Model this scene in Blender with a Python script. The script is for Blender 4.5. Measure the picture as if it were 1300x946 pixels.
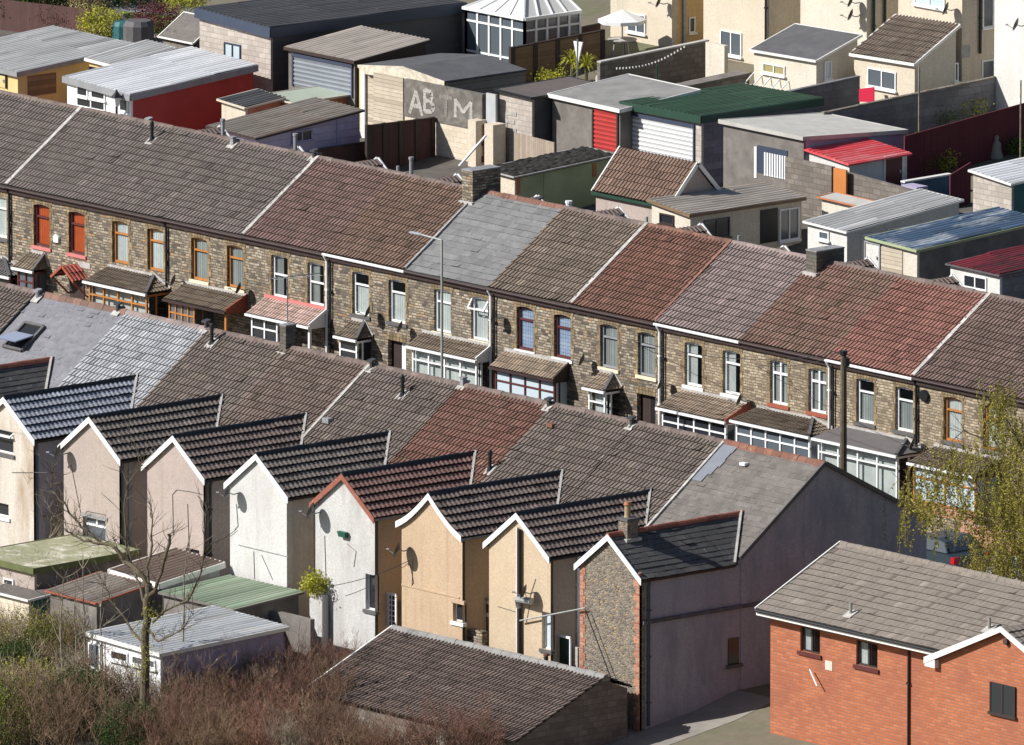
import bpy, math, random
from mathutils import Vector, Matrix
random.seed(7)
R = random.Random(11)
S = bpy.context.scene
for o in list(bpy.data.objects): bpy.data.objects.remove(o)
# ------------------------------------------------------------------ camera
YAW, PITCH, FPX, DIST = math.radians(139.473), math.radians(10.642), 22490.0, 650.0
FW = Vector((math.cos(YAW)*math.cos(PITCH), math.sin(YAW)*math.cos(PITCH), -math.sin(PITCH)))
RT = Vector((math.sin(YAW), -math.cos(YAW), 0)); UP = RT.cross(FW)
CAM = Vector((41.82, -10.05, 5.0)) - FW*DIST
cd = bpy.data.cameras.new('camera'); cam = bpy.data.objects.new('camera', cd); S.collection.objects.link(cam)
cd.sensor_width = 36; cd.lens = FPX/1300*36; cd.clip_start = 50; cd.clip_end = 4000
m = Matrix((RT, UP, -FW)).transposed().to_4x4(); m.translation = CAM; cam.matrix_world = m
S.camera = cam
# ------------------------------------------------------------------ light
SUN = Vector((0.60, 1.0, -0.86)).normalized()
elev = math.asin(-SUN.z); az = math.atan2(-SUN.x, -SUN.y)      # from +Y clockwise
w = bpy.data.worlds.new('World'); S.world = w; w.use_nodes = True
nt = w.node_tree; sk = nt.nodes.new('ShaderNodeTexSky'); sk.sky_type = 'NISHITA'; sk.sun_disc = False
sk.sun_elevation = elev; sk.sun_rotation = az; sk.altitude = 200
nt.nodes['Background'].inputs['Strength'].default_value = 0.060
nt.links.new(sk.outputs[0], nt.nodes['Background'].inputs[0])
sl = bpy.data.lights.new('sun', 'SUN'); sl.energy = 5.0; sl.angle = math.radians(.5); sl.color = (1, .965, .91)
so = bpy.data.objects.new('sun', sl); S.collection.objects.link(so); so.rotation_euler = SUN.to_track_quat('-Z', 'Y').to_euler()
S.view_settings.view_transform = 'Standard'; S.view_settings.look = 'None'; S.view_settings.gamma = 1
S.view_settings.use_curve_mapping = False; S.view_settings.exposure = 0.36
S.render.engine = 'CYCLES'; S.cycles.max_bounces = 6

# ------------------------------------------------------------------ pixel -> place helpers
def W(px, py, X=None, Y=None, Z=None):
    d = FW*FPX + RT*(px-650) + UP*(473-py)
    if X is not None: t = (X-CAM.x)/d.x
    elif Y is not None: t = (Y-CAM.y)/d.y
    else: t = (Z-CAM.z)/d.z
    return CAM + d*t
TP = [(-500,-30),(-200,-14),(-60,-6),(-34,-3.1),(-27,-2.6),(-23,-2.0),(-21,-1.5),(-12,-1.2),(-10,-1.0),(-3,-.3),(-1,0),(7.5,.3),(20,1.4),(30,2.6),(45,4.4),(60,5.2),(120,8),(600,60)]
def T(Y):
    for (a,za),(b,zb) in zip(TP, TP[1:]):
        if a <= Y <= b: return za+(zb-za)*(Y-a)/(b-a)
    return 0
def ray(px, py, h):                      # point on the pixel's line that stands h above the ground
    lo, hi = -8., 30.
    for _ in range(50):
        z = (lo+hi)/2; p = W(px, py, Z=z)
        if z-T(p.y) < h: lo = z
        else: hi = z
    return W(px, py, Z=(lo+hi)/2)
def Xat(px, Y, z):
    p = W(px, 400, Y=Y); a, b = p.x-60, p.x+60
    for _ in range(40):
        c = (a+b)/2; d = Vector((c,Y,z))-CAM
        if 650+FPX*d.dot(RT)/d.dot(FW) < px: a = c
        else: b = c
    return c

# ------------------------------------------------------------------ materials
def nodes(name):
    mt = bpy.data.materials.new(name); mt.use_nodes = True
    t = mt.node_tree; return mt, t, t.nodes['Principled BSDF']
def N(t, typ, **k):
    n = t.nodes.new(typ)
    for a, v in k.items():
        if a.startswith('i_'): n.inputs[a[2:]].default_value = v
        else: setattr(n, a, v)
    return n
def rgba(c): return (c[0], c[1], c[2], 1)
def mixc(t, fac, a, b, mode='MIX'):
    n = N(t, 'ShaderNodeMix', data_type='RGBA', blend_type=mode)
    for s, v in ((0, fac), (6, a), (7, b)):
        if hasattr(v, 'is_output') or hasattr(v, 'links'): t.links.new(v, n.inputs[s])
        else: n.inputs[s].default_value = v if s == 0 else rgba(v)
    return n.outputs[2]
def noise(t, scale, detail=3, rough=.6, vec=None):
    n = N(t, 'ShaderNodeTexNoise'); n.inputs['Scale'].default_value = scale
    n.inputs['Detail'].default_value = detail; n.inputs['Roughness'].default_value = rough
    t.links.new(vec if vec else geo(t), n.inputs['Vector']); return n.outputs['Fac']
def geo(t):
    for n in t.nodes:
        if n.type == 'NEW_GEOMETRY': return n.outputs['Position']
    return t.nodes.new('ShaderNodeNewGeometry').outputs['Position']
def ramp(t, fac, stops):
    n = t.nodes.new('ShaderNodeValToRGB'); t.links.new(fac, n.inputs[0])
    e = n.color_ramp.elements
    while len(e) < len(stops): e.new(.5)
    for el, (p, c) in zip(e, stops): el.position = p; el.color = rgba(c) if hasattr(c, '__len__') else (c, c, c, 1)
    return n.outputs[0]
def bump(t, h, p, dist=.02, strength=.6):
    b = N(t, 'ShaderNodeBump'); b.inputs['Distance'].default_value = dist; b.inputs['Strength'].default_value = strength
    t.links.new(h, b.inputs['Height']); t.links.new(b.outputs[0], p.inputs['Normal'])
def sc(c, k): return tuple(min(1, x*k) for x in c)
CACHE = {}
def plain(c, rough=.7, var=.25, scale=2., metal=0, stain=None, stain_amt=.5, fine=14., name=None, spec=.4):
    key = ('p', c, rough, var, scale, metal, stain, stain_amt, fine)
    if key in CACHE: return CACHE[key]
    mt, t, p = nodes(name or 'paint')
    a = mixc(t, ramp(t, noise(t, scale, 4), [(.3, 0), (.7, 1)]), sc(c, 1-var), sc(c, 1+var*.4))
    a = mixc(t, ramp(t, noise(t, fine, 3), [(.35, 0), (.65, 1)]), sc((1,1,1), 1-var*.5), (1,1,1), 'MULTIPLY') if False else a
    n2 = mixc(t, noise(t, fine, 3), sc((1,1,1), 1-var*.7), (1,1,1))
    a = mixc(t, 1.0, a, n2, 'MULTIPLY')
    if stain:
        a = mixc(t, ramp(t, noise(t, scale*.6+.2, 6, .7), [(.5, 0), (.5+.25/max(stain_amt,.1)*.5, stain_amt)]), a, stain)
    at = N(t, 'ShaderNodeAttribute', attribute_name='tone'); a = mixc(t, 1.0, a, at.outputs['Color'], 'MULTIPLY')
    t.links.new(a, p.inputs['Base Color']); p.inputs['Roughness'].default_value = rough; p.inputs['Metallic'].default_value = metal
    p.inputs['Specular IOR Level'].default_value = spec
    CACHE[key] = mt; return mt
def tiles(c, c2=None, mixamt=.6, moss=None, moss_amt=.35, rough=.85, name='roof_tiles', big=.35, tv=1.0, spots=.35):
    """tile colour x each tile's own tone, weathered by a second colour and lichen"""
    mt, t, p = nodes(name)
    at = N(t, 'ShaderNodeAttribute', attribute_name='tone')
    a = mixc(t, ramp(t, noise(t, big, 3, .5), [(.38, 0), (.62, mixamt)]), c, c2 or sc(c, .75))
    a = mixc(t, ramp(t, noise(t, 3.0, 5, .7), [(.35, 0), (.7, .55)]), a, sc(c, .62))
    if moss: a = mixc(t, ramp(t, noise(t, 1.4, 6, .75), [(.52, 0), (.66, moss_amt)]), a, moss)
    a = mixc(t, ramp(t, noise(t, 26, 2, .6), [(.3, 0), (.8, .5)]), a, sc(c, 1.5))
    a = mixc(t, ramp(t, noise(t, 7.5, 2, .5), [(.66, 0), (.72, spots)]), a, (.42,.40,.33))
    a = mixc(t, ramp(t, noise(t, 4.3, 3, .6), [(.30, .55), (.40, 0)]), a, sc(c, .40))
    a = mixc(t, 1.0, a, at.outputs['Color'], 'MULTIPLY')
    t.links.new(a, p.inputs['Base Color']); p.inputs['Roughness'].default_value = rough
    p.inputs['Specular IOR Level'].default_value = .3
    bump(t, noise(t, 30, 3), p, .01, .5)
    return mt
def planar(t):
    s = N(t, 'ShaderNodeSeparateXYZ'); t.links.new(geo(t), s.inputs[0])
    a = N(t, 'ShaderNodeMath', operation='ADD'); t.links.new(s.outputs[0], a.inputs[0]); t.links.new(s.outputs[1], a.inputs[1])
    c = N(t, 'ShaderNodeCombineXYZ'); t.links.new(a.outputs[0], c.inputs[0]); t.links.new(s.outputs[2], c.inputs[1]); return c.outputs[0]
def warp(t, v, scale, amt):
    n = N(t, 'ShaderNodeTexNoise'); n.inputs['Scale'].default_value = scale; t.links.new(v, n.inputs['Vector'])
    s = N(t, 'ShaderNodeVectorMath', operation='SUBTRACT'); t.links.new(n.outputs['Color'], s.inputs[0]); s.inputs[1].default_value = (.5,.5,.5)
    k = N(t, 'ShaderNodeVectorMath', operation='SCALE'); t.links.new(s.outputs[0], k.inputs[0]); k.inputs['Scale'].default_value = amt
    a = N(t, 'ShaderNodeVectorMath', operation='ADD'); t.links.new(v, a.inputs[0]); t.links.new(k.outputs[0], a.inputs[1]); return a.outputs[0]
def bricks(stops, mortar, bw, bh, mort=.012, wp=.05, name='stone', stain=None, bumpd=.03, off=.5, stain_amt=.6, blot=.6):
    mt, t, p = nodes(name); v = planar(t)
    if wp: v = warp(t, v, 2.2, wp)
    b = N(t, 'ShaderNodeTexBrick', offset=off, squash=1.0 if wp < .02 else 1.35, squash_frequency=3)
    b.inputs['Scale'].default_value = 1; b.inputs['Brick Width'].default_value = bw; b.inputs['Row Height'].default_value = bh
    b.inputs['Mortar Size'].default_value = mort; b.inputs['Mortar Smooth'].default_value = .3
    b.inputs['Color1'].default_value = (0,0,0,1); b.inputs['Color2'].default_value = (1,1,1,1); b.inputs['Mortar'].default_value = (.5,.5,.5,1)
    t.links.new(v, b.inputs['Vector'])
    a = ramp(t, b.outputs['Color'], stops)
    a = mixc(t, ramp(t, noise(t, 5, 4), [(.3, 0), (.7, blot)]), a, sc(stops[0][1], .8))
    a = mixc(t, b.outputs['Fac'], a, mortar)
    a = mixc(t, ramp(t, noise(t, 18, 3), [(.3, .55), (.75, 1)]), (0,0,0), a) if False else a
    if stain: a = mixc(t, ramp(t, noise(t, .55, 5, .65), [(.45, 0), (.7, stain_amt)]), a, stain)
    at = N(t, 'ShaderNodeAttribute', attribute_name='tone'); a = mixc(t, 1.0, a, at.outputs['Color'], 'MULTIPLY')
    t.links.new(a, p.inputs['Base Color']); p.inputs['Roughness'].default_value = .9; p.inputs['Specular IOR Level'].default_value = .2
    mx = N(t, 'ShaderNodeMath', operation='SUBTRACT'); t.links.new(noise(t, 9, 4), mx.inputs[0]); t.links.new(b.outputs['Fac'], mx.inputs[1])
    bump(t, mx.outputs[0], p, bumpd, .9)
    return mt
def rubble(stops, mortar, scale=4.2, name='rubble_stone'):
    mt, t, p = nodes(name); v = warp(t, planar(t), 3, .12)
    vo = N(t, 'ShaderNodeTexVoronoi', feature='F1'); vo.inputs['Scale'].default_value = scale
    ve = N(t, 'ShaderNodeTexVoronoi', feature='DISTANCE_TO_EDGE'); ve.inputs['Scale'].default_value = scale
    mp = N(t, 'ShaderNodeMapping'); mp.inputs['Scale'].default_value = (1,1.5,1); t.links.new(v, mp.inputs[0])
    t.links.new(mp.outputs[0], vo.inputs['Vector']); t.links.new(mp.outputs[0], ve.inputs['Vector'])
    s = N(t, 'ShaderNodeSeparateColor'); t.links.new(vo.outputs['Color'], s.inputs[0])
    a = ramp(t, s.outputs[0], stops)
    a = mixc(t, ramp(t, noise(t, 9, 4), [(.3, 0), (.75, .6)]), a, sc(stops[0][1], .9))
    e = ramp(t, ve.outputs['Distance'], [(.02, 1), (.09, 0)])
    a = mixc(t, e, a, mortar)
    t.links.new(a, p.inputs['Base Color']); p.inputs['Roughness'].default_value = .95
    bump(t, ve.outputs['Distance'], p, .08, .8); return mt
def boards(c, c2, w=.15, vertical=True, name='boards', rough=.85):
    mt, t, p = nodes(name); v = planar(t)
    s = N(t, 'ShaderNodeSeparateXYZ'); t.links.new(v, s.inputs[0])
    src = s.outputs[0 if vertical else 1]
    k = N(t, 'ShaderNodeMath', operation='DIVIDE'); t.links.new(src, k.inputs[0]); k.inputs[1].default_value = w
    fl = N(t, 'ShaderNodeMath', operation='FLOOR'); t.links.new(k.outputs[0], fl.inputs[0])
    wn = N(t, 'ShaderNodeTexWhiteNoise', noise_dimensions='1D'); t.links.new(fl.outputs[0], wn.inputs['W'])
    fr = N(t, 'ShaderNodeMath', operation='FRACT'); t.links.new(k.outputs[0], fr.inputs[0])
    a = mixc(t, wn.outputs['Value'], c, c2)
    a = mixc(t, ramp(t, noise(t, 2.5, 5, .7), [(.35, 0), (.7, .5)]), a, sc(c, .55))
    g = ramp(t, fr.outputs[0], [(.0, 0), (.07, 1)])
    a = mixc(t, g, sc(c, .3), a)
    t.links.new(a, p.inputs['Base Color']); p.inputs['Roughness'].default_value = rough
    bump(t, g, p, .015, .7); return mt
def glassmat(name, c=(.02,.025,.03), rough=.06, see=None):
    mt, t, p = nodes(name)
    p.inputs['Base Color'].default_value = rgba(c); p.inputs['Roughness'].default_value = rough; p.inputs['Specular IOR Level'].default_value = .8
    if see is not None:
        tr = N(t, 'ShaderNodeBsdfTransparent'); tr.inputs[0].default_value = (.85,.9,.9,1)
        mx = N(t, 'ShaderNodeMixShader'); mx.inputs[0].default_value = 1-see
        t.links.new(tr.outputs[0], mx.inputs[1]); t.links.new(p.outputs[0], mx.inputs[2])
        t.links.new(mx.outputs[0], t.nodes['Material Output'].inputs[0])
    return mt
def corr(c, c2, name='corrugated_sheet', rough=.6, rust=None, ra=.5, metal=0):
    mt, t, p = nodes(name)
    at = N(t, 'ShaderNodeAttribute', attribute_name='tone')
    mp = N(t, 'ShaderNodeMapping'); mp.inputs['Scale'].default_value = (1,.25,1); t.links.new(geo(t), mp.inputs[0])
    a = mixc(t, ramp(t, noise(t, 2.2, 5, .65, mp.outputs[0]), [(.35, 0), (.68, 1)]), c, c2)
    if rust: a = mixc(t, ramp(t, noise(t, 1.1, 6, .7, mp.outputs[0]), [(.5, 0), (.62, ra)]), a, rust)
    a = mixc(t, 1.0, a, at.outputs['Color'], 'MULTIPLY')
    t.links.new(a, p.inputs['Base Color']); p.inputs['Roughness'].default_value = rough; p.inputs['Metallic'].default_value = metal
    return mt

M = {}
M['stone'] = bricks([(0,(.103,.086,.071)),(.18,(.218,.182,.140)),(.42,(.356,.299,.224)),(.62,(.448,.380,.287)),(.85,(.575,.494,.380)),(1,(.483,.287,.149))], (.13,.11,.088), .23, .105, .015, .09, 'pennant_stone', (.10,.085,.07), stain_amt=.6)
M['stone2'] = bricks([(0,(.184,.146,.108)),(.22,(.346,.275,.194)),(.6,(.497,.410,.292)),(1,(.605,.508,.367))], (.19,.155,.115), .23, .105, .015, .08, 'buff_stone', (.15,.12,.085), stain_amt=.65)
M['quoin'] = bricks([(0,(.20,.15,.09)),(.5,(.32,.24,.14)),(1,(.42,.32,.19))], (.15,.12,.085), .16, .25, .012, .03, 'dressed_stone', (.2,.15,.1), stain_amt=.4)
M['brickred'] = bricks([(0,(.38,.12,.055)),(.5,(.44,.142,.065)),(1,(.50,.18,.088))], (.28,.15,.11), .34, .113, .016, .003, 'red_brick', (.27,.10,.07), bumpd=.006, blot=.3)
M['brickpale'] = bricks([(0,(.42,.17,.10)),(.5,(.52,.24,.15)),(1,(.60,.32,.20))], (.4,.3,.24), .225, .075, .01, .004, 'pink_brick', bumpd=.006)
M['quoinbrick'] = bricks([(0,(.36,.11,.06)),(.5,(.50,.19,.10)),(1,(.62,.34,.22))], (.40,.28,.22), .22, .085, .014, .03, 'quoin_brick', bumpd=.01)
M['block'] = bricks([(0,(.16,.14,.12)),(.5,(.22,.195,.17)),(1,(.28,.25,.22))], (.14,.12,.105), .44, .215, .012, .003, 'concrete_block', (.15,.13,.12), bumpd=.008)
M['blockpale'] = bricks([(0,(.42,.37,.33)),(.5,(.50,.45,.40)),(1,(.58,.53,.48))], (.36,.32,.28), .44, .215, .012, .003, 'pale_block', (.34,.30,.27), bumpd=.008)
M['blockcream'] = bricks([(0,(.62,.54,.43)),(.5,(.70,.62,.50)),(1,(.74,.67,.56))], (.55,.47,.37), .44, .215, .008, .003, 'cream_painted_block', (.45,.38,.28), bumpd=.006, stain_amt=.35)
M['rubble'] = rubble([(0,(.12,.10,.085)),(.35,(.20,.17,.135)),(.6,(.27,.23,.18)),(.88,(.36,.30,.22)),(1,(.42,.28,.12))], (.20,.175,.145), 8.0)
M['white'] = plain((.80,.79,.76), .45, .10, 1.5, name='white_paint')
M['pvc'] = plain((.82,.83,.84), .3, .04, 1, name='white_plastic')
M['wood'] = plain((.50,.20,.05), .5, .2, 3, name='orange_wood')
M['maroon'] = plain((.12,.03,.03), .5, .2, 3, name='dark_red_wood')
M['darkwood'] = plain((.045,.028,.025), .6, .2, 3, name='dark_brown_wood')
M['black'] = plain((.018,.019,.022), .35, .1, 3, name='black_plastic')
M['fascia'] = plain((.05,.028,.028), .6, .3, 2, name='dark_fascia')
M['lead'] = plain((.30,.30,.31), .6, .3, 4, stain=(.5,.5,.5), name='lead_flashing')
M['mortar'] = plain((.50,.48,.46), .9, .3, 4, stain=(.30,.28,.26), name='pale_mortar')
M['curtain'] = boards((.88,.87,.84), (.76,.76,.76), .09, True, 'net_curtain')
M['curtain2'] = boards((.50,.50,.48), (.30,.31,.31), .12, True, 'grey_curtain')
M['blind_orange'] = plain((.72,.11,.015), .7, .15, 3, name='orange_blind')
M['curtain_blue'] = boards((.45,.55,.80), (.62,.68,.85), .14, False, 'blue_blind')
M['glass'] = glassmat('window_glass', see=.80)
M['dark'] = glassmat('dark_glass', (.025,.028,.034), .1)
M['grey_glass'] = glassmat('grey_glass', (.10,.12,.14), .15)
M['pale_glass'] = glassmat('pale_glass', (.50,.60,.66), .2)
M['sill_pink'] = plain((.62,.20,.19), .6, .15, 3, name='pink_paint')
M['sill_red'] = plain((.38,.10,.06), .6, .2, 3, name='red_paint')
M['sill_cream'] = plain((.75,.68,.50), .6, .1, 3, name='cream_paint')
M['sill_grey'] = plain((.12,.115,.12), .7, .2, 3, name='grey_paint')
M['dish'] = plain((.06,.062,.068), .4, .1, 3, name='dish_grey')
M['greypaint'] = plain((.30,.31,.33), .5, .2, 2, name='grey_metal')
M['galv'] = plain((.42,.43,.42), .45, .2, 3, metal=.4, name='galvanised')
M['terracotta'] = plain((.50,.20,.10), .8, .3, 5, name='terracotta')
M['ochrepot'] = plain((.42,.31,.18), .8, .2, 5, name='buff_clay')
M['bark'] = plain((.15,.12,.085), .95, .4, 6, stain=(.16,.16,.05), name='bark')
M['barkpale'] = plain((.34,.29,.22), .9, .4, 6, name='pale_bark')
M['twig'] = plain((.30,.20,.13), .95, .4, 1, name='brown_twigs')
M['twigred'] = plain((.30,.16,.12), .95, .4, 1, name='red_twigs')
M['twiggrey'] = plain((.46,.39,.29), .95, .4, 1, name='grey_twigs')
def leafmat(c, name):
    mt, t, p = nodes(name)
    at = N(t, 'ShaderNodeAttribute', attribute_name='tone')
    a = mixc(t, 1.0, c, at.outputs['Color'], 'MULTIPLY'); t.links.new(a, p.inputs['Base Color'])
    p.inputs['Roughness'].default_value = .8; p.inputs['Specular IOR Level'].default_value = .15
    try: p.inputs['Subsurface Weight'].default_value = 0
    except Exception: pass
    tr = N(t, 'ShaderNodeBsdfTranslucent'); t.links.new(a, tr.inputs[0])
    mx = N(t, 'ShaderNodeMixShader'); mx.inputs[0].default_value = .3
    t.links.new(p.outputs[0], mx.inputs[1]); t.links.new(tr.outputs[0], mx.inputs[2]); t.links.new(mx.outputs[0], t.nodes['Material Output'].inputs[0])
    return mt
M['leafgold'] = leafmat((.33,.31,.055), 'golden_leaves'); M['leafgreen'] = leafmat((.10,.16,.03), 'green_leaves')
M['leafdark'] = leafmat((.05,.09,.025), 'dark_leaves'); M['leafyellow'] = leafmat((.42,.42,.06), 'yellow_leaves')
M['leafred'] = leafmat((.16,.05,.06), 'purple_leaves'); M['leafpale'] = leafmat((.45,.40,.20), 'pale_leaves')
M['grass'] = leafmat((.16,.24,.05), 'grass_blades')

# ------------------------------------------------------------------ mesh building
WL = {}
class MB:
    def __init__(s): s.v = []; s.f = []; s.t = []
    def face(s, pts, tone=1.0):
        n = len(s.v); s.v += [tuple(p) for p in pts]; s.f.append(tuple(range(n, n+len(pts)))); s.t.append(tone); return s
    def box(s, x0, x1, y0, y1, z0, z1, tone=1.0):
        if x0 > x1: x0, x1 = x1, x0
        if y0 > y1: y0, y1 = y1, y0
        if z0 > z1: z0, z1 = z1, z0
        n = len(s.v); s.v += [(x, y, z) for z in (z0, z1) for y in (y0, y1) for x in (x0, x1)]
        for q in ((0,2,3,1),(4,5,7,6),(0,1,5,4),(2,6,7,3),(0,4,6,2),(1,3,7,5)): s.f.append(tuple(n+i for i in q)); s.t.append(tone)
        return s
    def prism(s, poly, d, tone=1.0):          # planar polygon extruded by vector d
        d = Vector(d); a = [Vector(p) for p in poly]; b = [p+d for p in a]
        n = len(a); k = len(s.v); s.v += [tuple(p) for p in a+b]
        s.f.append(tuple(range(k+n-1, k-1, -1))); s.f.append(tuple(range(k+n, k+2*n))); s.t += [tone]*2
        for i in range(n): j = (i+1) % n; s.f.append((k+i, k+j, k+n+j, k+n+i)); s.t.append(tone)
        return s
    def bar(s, a, b, wd, ht=None, tone=1.0, up=(0,0,1)):   # rectangular bar between two points
        a, b = Vector(a), Vector(b); ht = ht or wd; d = (b-a)
        if d.length < 1e-6: return s
        dn = d.normalized(); u = Vector(up)
        if abs(dn.dot(u)) > .98: u = Vector((0,1,0))
        x = dn.cross(u).normalized(); y = x.cross(dn)
        return s.prism([a+x*wd/2+y*ht/2, a-x*wd/2+y*ht/2, a-x*wd/2-y*ht/2, a+x*wd/2-y*ht/2], d, tone)
    def tube(s, pts, r, n=8, cap=True, tone=1.0):
        pts = [Vector(p) for p in pts]; rs = r if hasattr(r, '__len__') else [r]*len(pts); k0 = len(s.v)
        for i, p in enumerate(pts):
            d = (pts[min(i+1, len(pts)-1)]-pts[max(i-1, 0)]).normalized()
            u = Vector((0,0,1)) if abs(d.z) < .95 else Vector((0,1,0)); x = d.cross(u).normalized(); y = x.cross(d)
            for j in range(n):
                a = 2*math.pi*j/n; s.v.append(tuple(p+(x*math.cos(a)+y*math.sin(a))*rs[i]))
        for i in range(len(pts)-1):
            for j in range(n):
                s.f.append((k0+i*n+j, k0+i*n+(j+1) % n, k0+(i+1)*n+(j+1) % n, k0+(i+1)*n+j)); s.t.append(tone)
        if cap:
            s.f.append(tuple(k0+j for j in range(n))); s.f.append(tuple(k0+(len(pts)-1)*n+j for j in range(n-1, -1, -1))); s.t += [tone]*2
        return s
    def build(s, name, mat, parent=None, smooth=False, origin=None):
        me = bpy.data.meshes.new(name); o = bpy.data.objects.new(name, me); S.collection.objects.link(o)
        if parent is not None: base = WL[parent]; o.parent = parent
        else:
            if origin is None:
                xs = [v[0] for v in s.v]; ys = [v[1] for v in s.v]; zs = [v[2] for v in s.v]
                origin = ((min(xs)+max(xs))/2, (min(ys)+max(ys))/2, min(zs))
            base = Vector(origin); o.location = base
        WL[o] = Vector(base); bx, by, bz = base
        me.from_pydata([(x-bx, y-by, z-bz) for x, y, z in s.v], [], s.f); me.update()
        at = me.attributes.new('tone', 'FLOAT', 'FACE'); at.data.foreach_set('value', s.t)
        if smooth: me.polygons.foreach_set('use_smooth', [True]*len(me.polygons))
        me.materials.append(M[mat] if isinstance(mat, str) else mat)
        return o
def empty(name, loc):
    o = bpy.data.objects.new(name, None); S.collection.objects.link(o); o.location = loc; WL[o] = Vector(loc); o.empty_display_size = .3; return o
def tag(o, label, cat=None, group=None, kind=None):
    if label: o['label'] = label
    if cat: o['category'] = cat
    if group: o['group'] = group
    if kind: o['kind'] = kind
    return o
def struct(o): o['kind'] = 'structure'; return o

ROMAN = [(0,0),(.10,0),(.125,.042),(.175,.042)]
FLAT = [(0,0)]
CORR = [(0,0),(.07,.0),(.11,.045),(.19,.045)]
def sheet(mb, P0, U, V, wu, lv, pitch=.2, prof=ROMAN, course=.345, lift=.055, clip=None, tv=.15, tile=2, lip=.13, phase=None, stagger=False):
    """ribbed tile courses laid on a plane; U along the eave, V up the slope"""
    P0, U, V = Vector(P0), Vector(U).normalized(), Vector(V).normalized(); Nn = U.cross(V).normalized()
    if Nn.z < 0: Nn = -Nn
    nc = max(1, round(lv/course)); c = lv/nc; rows = {}; lifts = {}; ox, oy = P0.x+P0.y*.7, P0.z*3
    amp = .009 if lv > 3 else .004
    wav = lambda u, v: amp*(math.sin((ox+u*U.x+u*U.y)*1.1+v*.9+oy)+.7*math.sin((ox+u*U.x+u*U.y)*2.7-v*1.7)+.4*math.sin(v*3.1+ox))
    for j in range(nc):
        v0, v1 = j*c, (j+1)*c; u = -(pitch*tile/2 if (stagger and j % 2) else 0); us = []
        k = 0
        while u < wu+pitch:
            for a, h in prof: us.append((u+a, h, k))
            u += pitch; k += 1
        us = [q for q in us]
        jit = R.uniform(-.006, .006)
        def lim(v):
            a, b = (0, wu) if clip is None else clip(v)
            return a, b
        a0, b0 = lim(v0); a1, b1 = lim(v1)
        for (ua, ha, ka), (ub, hb, kb) in zip(us, us[1:]):
            l0, l1 = max(ua, a0), min(ub, b0); m0, m1 = max(ua, a1), min(ub, b1)
            if l1 <= l0 and m1 <= m0: continue
            l0 = min(max(ua, a0), b0); l1 = min(max(ub, a0), b0); m0 = min(max(ua, a1), b1); m1 = min(max(ub, a1), b1)
            key = (j, ka//tile)
            if key not in rows: rows[key] = R.uniform(1-tv, 1+tv)
            tn = rows[key]
            if key not in lifts: lifts[key] = R.uniform(-.007, .007)+(R.random() < .012)*.03; rows[key] *= R.choice((1,)*24+(.72, 1.28))
            lj = lifts[key]+jit; w0 = wav(l0, v0); w1 = wav(l1, v0); w2 = wav(m1, v1); w3 = wav(m0, v1)
            A = P0+U*l0+V*v0+Nn*(ha+lift+lj+w0); B = P0+U*l1+V*v0+Nn*(hb+lift+lj+w1)
            C_ = P0+U*m1+V*v1+Nn*(hb+.004+w2); D_ = P0+U*m0+V*v1+Nn*(ha+.004+w3)
            mb.face([A, B, C_, D_], tn)
            if lift > .004: mb.face([P0+U*l0+V*v0-Nn*(.01-w0), P0+U*l1+V*v0-Nn*(.01-w1), B, A], tn*lip)  # lips toned dark for the gap's shade and algae under each course
    return mb
def ridge(mb, a, b, r=.12, seg=.45, tv=.2):
    a, b = Vector(a), Vector(b); n = max(1, round((b-a).length/seg)); d = (b-a)/n; dn = d.normalized()
    x = dn.cross(Vector((0,0,1))).normalized()
    for i in range(n):
        p = a+d*i; q = p+d*.97; tn = R.uniform(1-tv, 1+tv); pr = []; rr = r*R.uniform(.95, 1.06); dz = R.uniform(-.008,.012)
        arc = [(-1.25,-.75),(-.9,.1),(-.45,.62),(0,.8),(.45,.62),(.9,.1),(1.25,-.75)]
        mb.prism([p+x*ax*rr+Vector((0,0,az*rr+dz)) for ax, az in arc], q-p, tn)
def wallgrid(mb, P, U, Nn, w, z0, z1, holes=(), depth=.15, top=None):
    """wall face with real openings and reveals; P=(x,y) of the u=0 end, Nn outward"""
    U, Nn = Vector(U), Vector(Nn); P = Vector((P[0], P[1], 0))
    us = sorted({0, w, *[h[0] for h in holes], *[h[1] for h in holes]}); zs = sorted({z0, z1, *[h[2] for h in holes], *[h[3] for h in holes]})
    pt = lambda u, z, d=0: P+U*u+Vector((0,0,z))-Nn*d
    for a, b in zip(us, us[1:]):
        for c, d in zip(zs, zs[1:]):
            if any(h[0] <= a and b <= h[1] and h[2] <= c and d <= h[3] for h in holes): continue
            mb.face([pt(a,c), pt(b,c), pt(b,d), pt(a,d)])
    for u0, u1, a, b in holes:
        for p, q in (((u0,a),(u0,b)), ((u0,b),(u1,b)), ((u1,b),(u1,a)), ((u1,a),(u0,a))):
            mb.face([pt(*p), pt(*q), pt(*q, depth), pt(*p, depth)])


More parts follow.
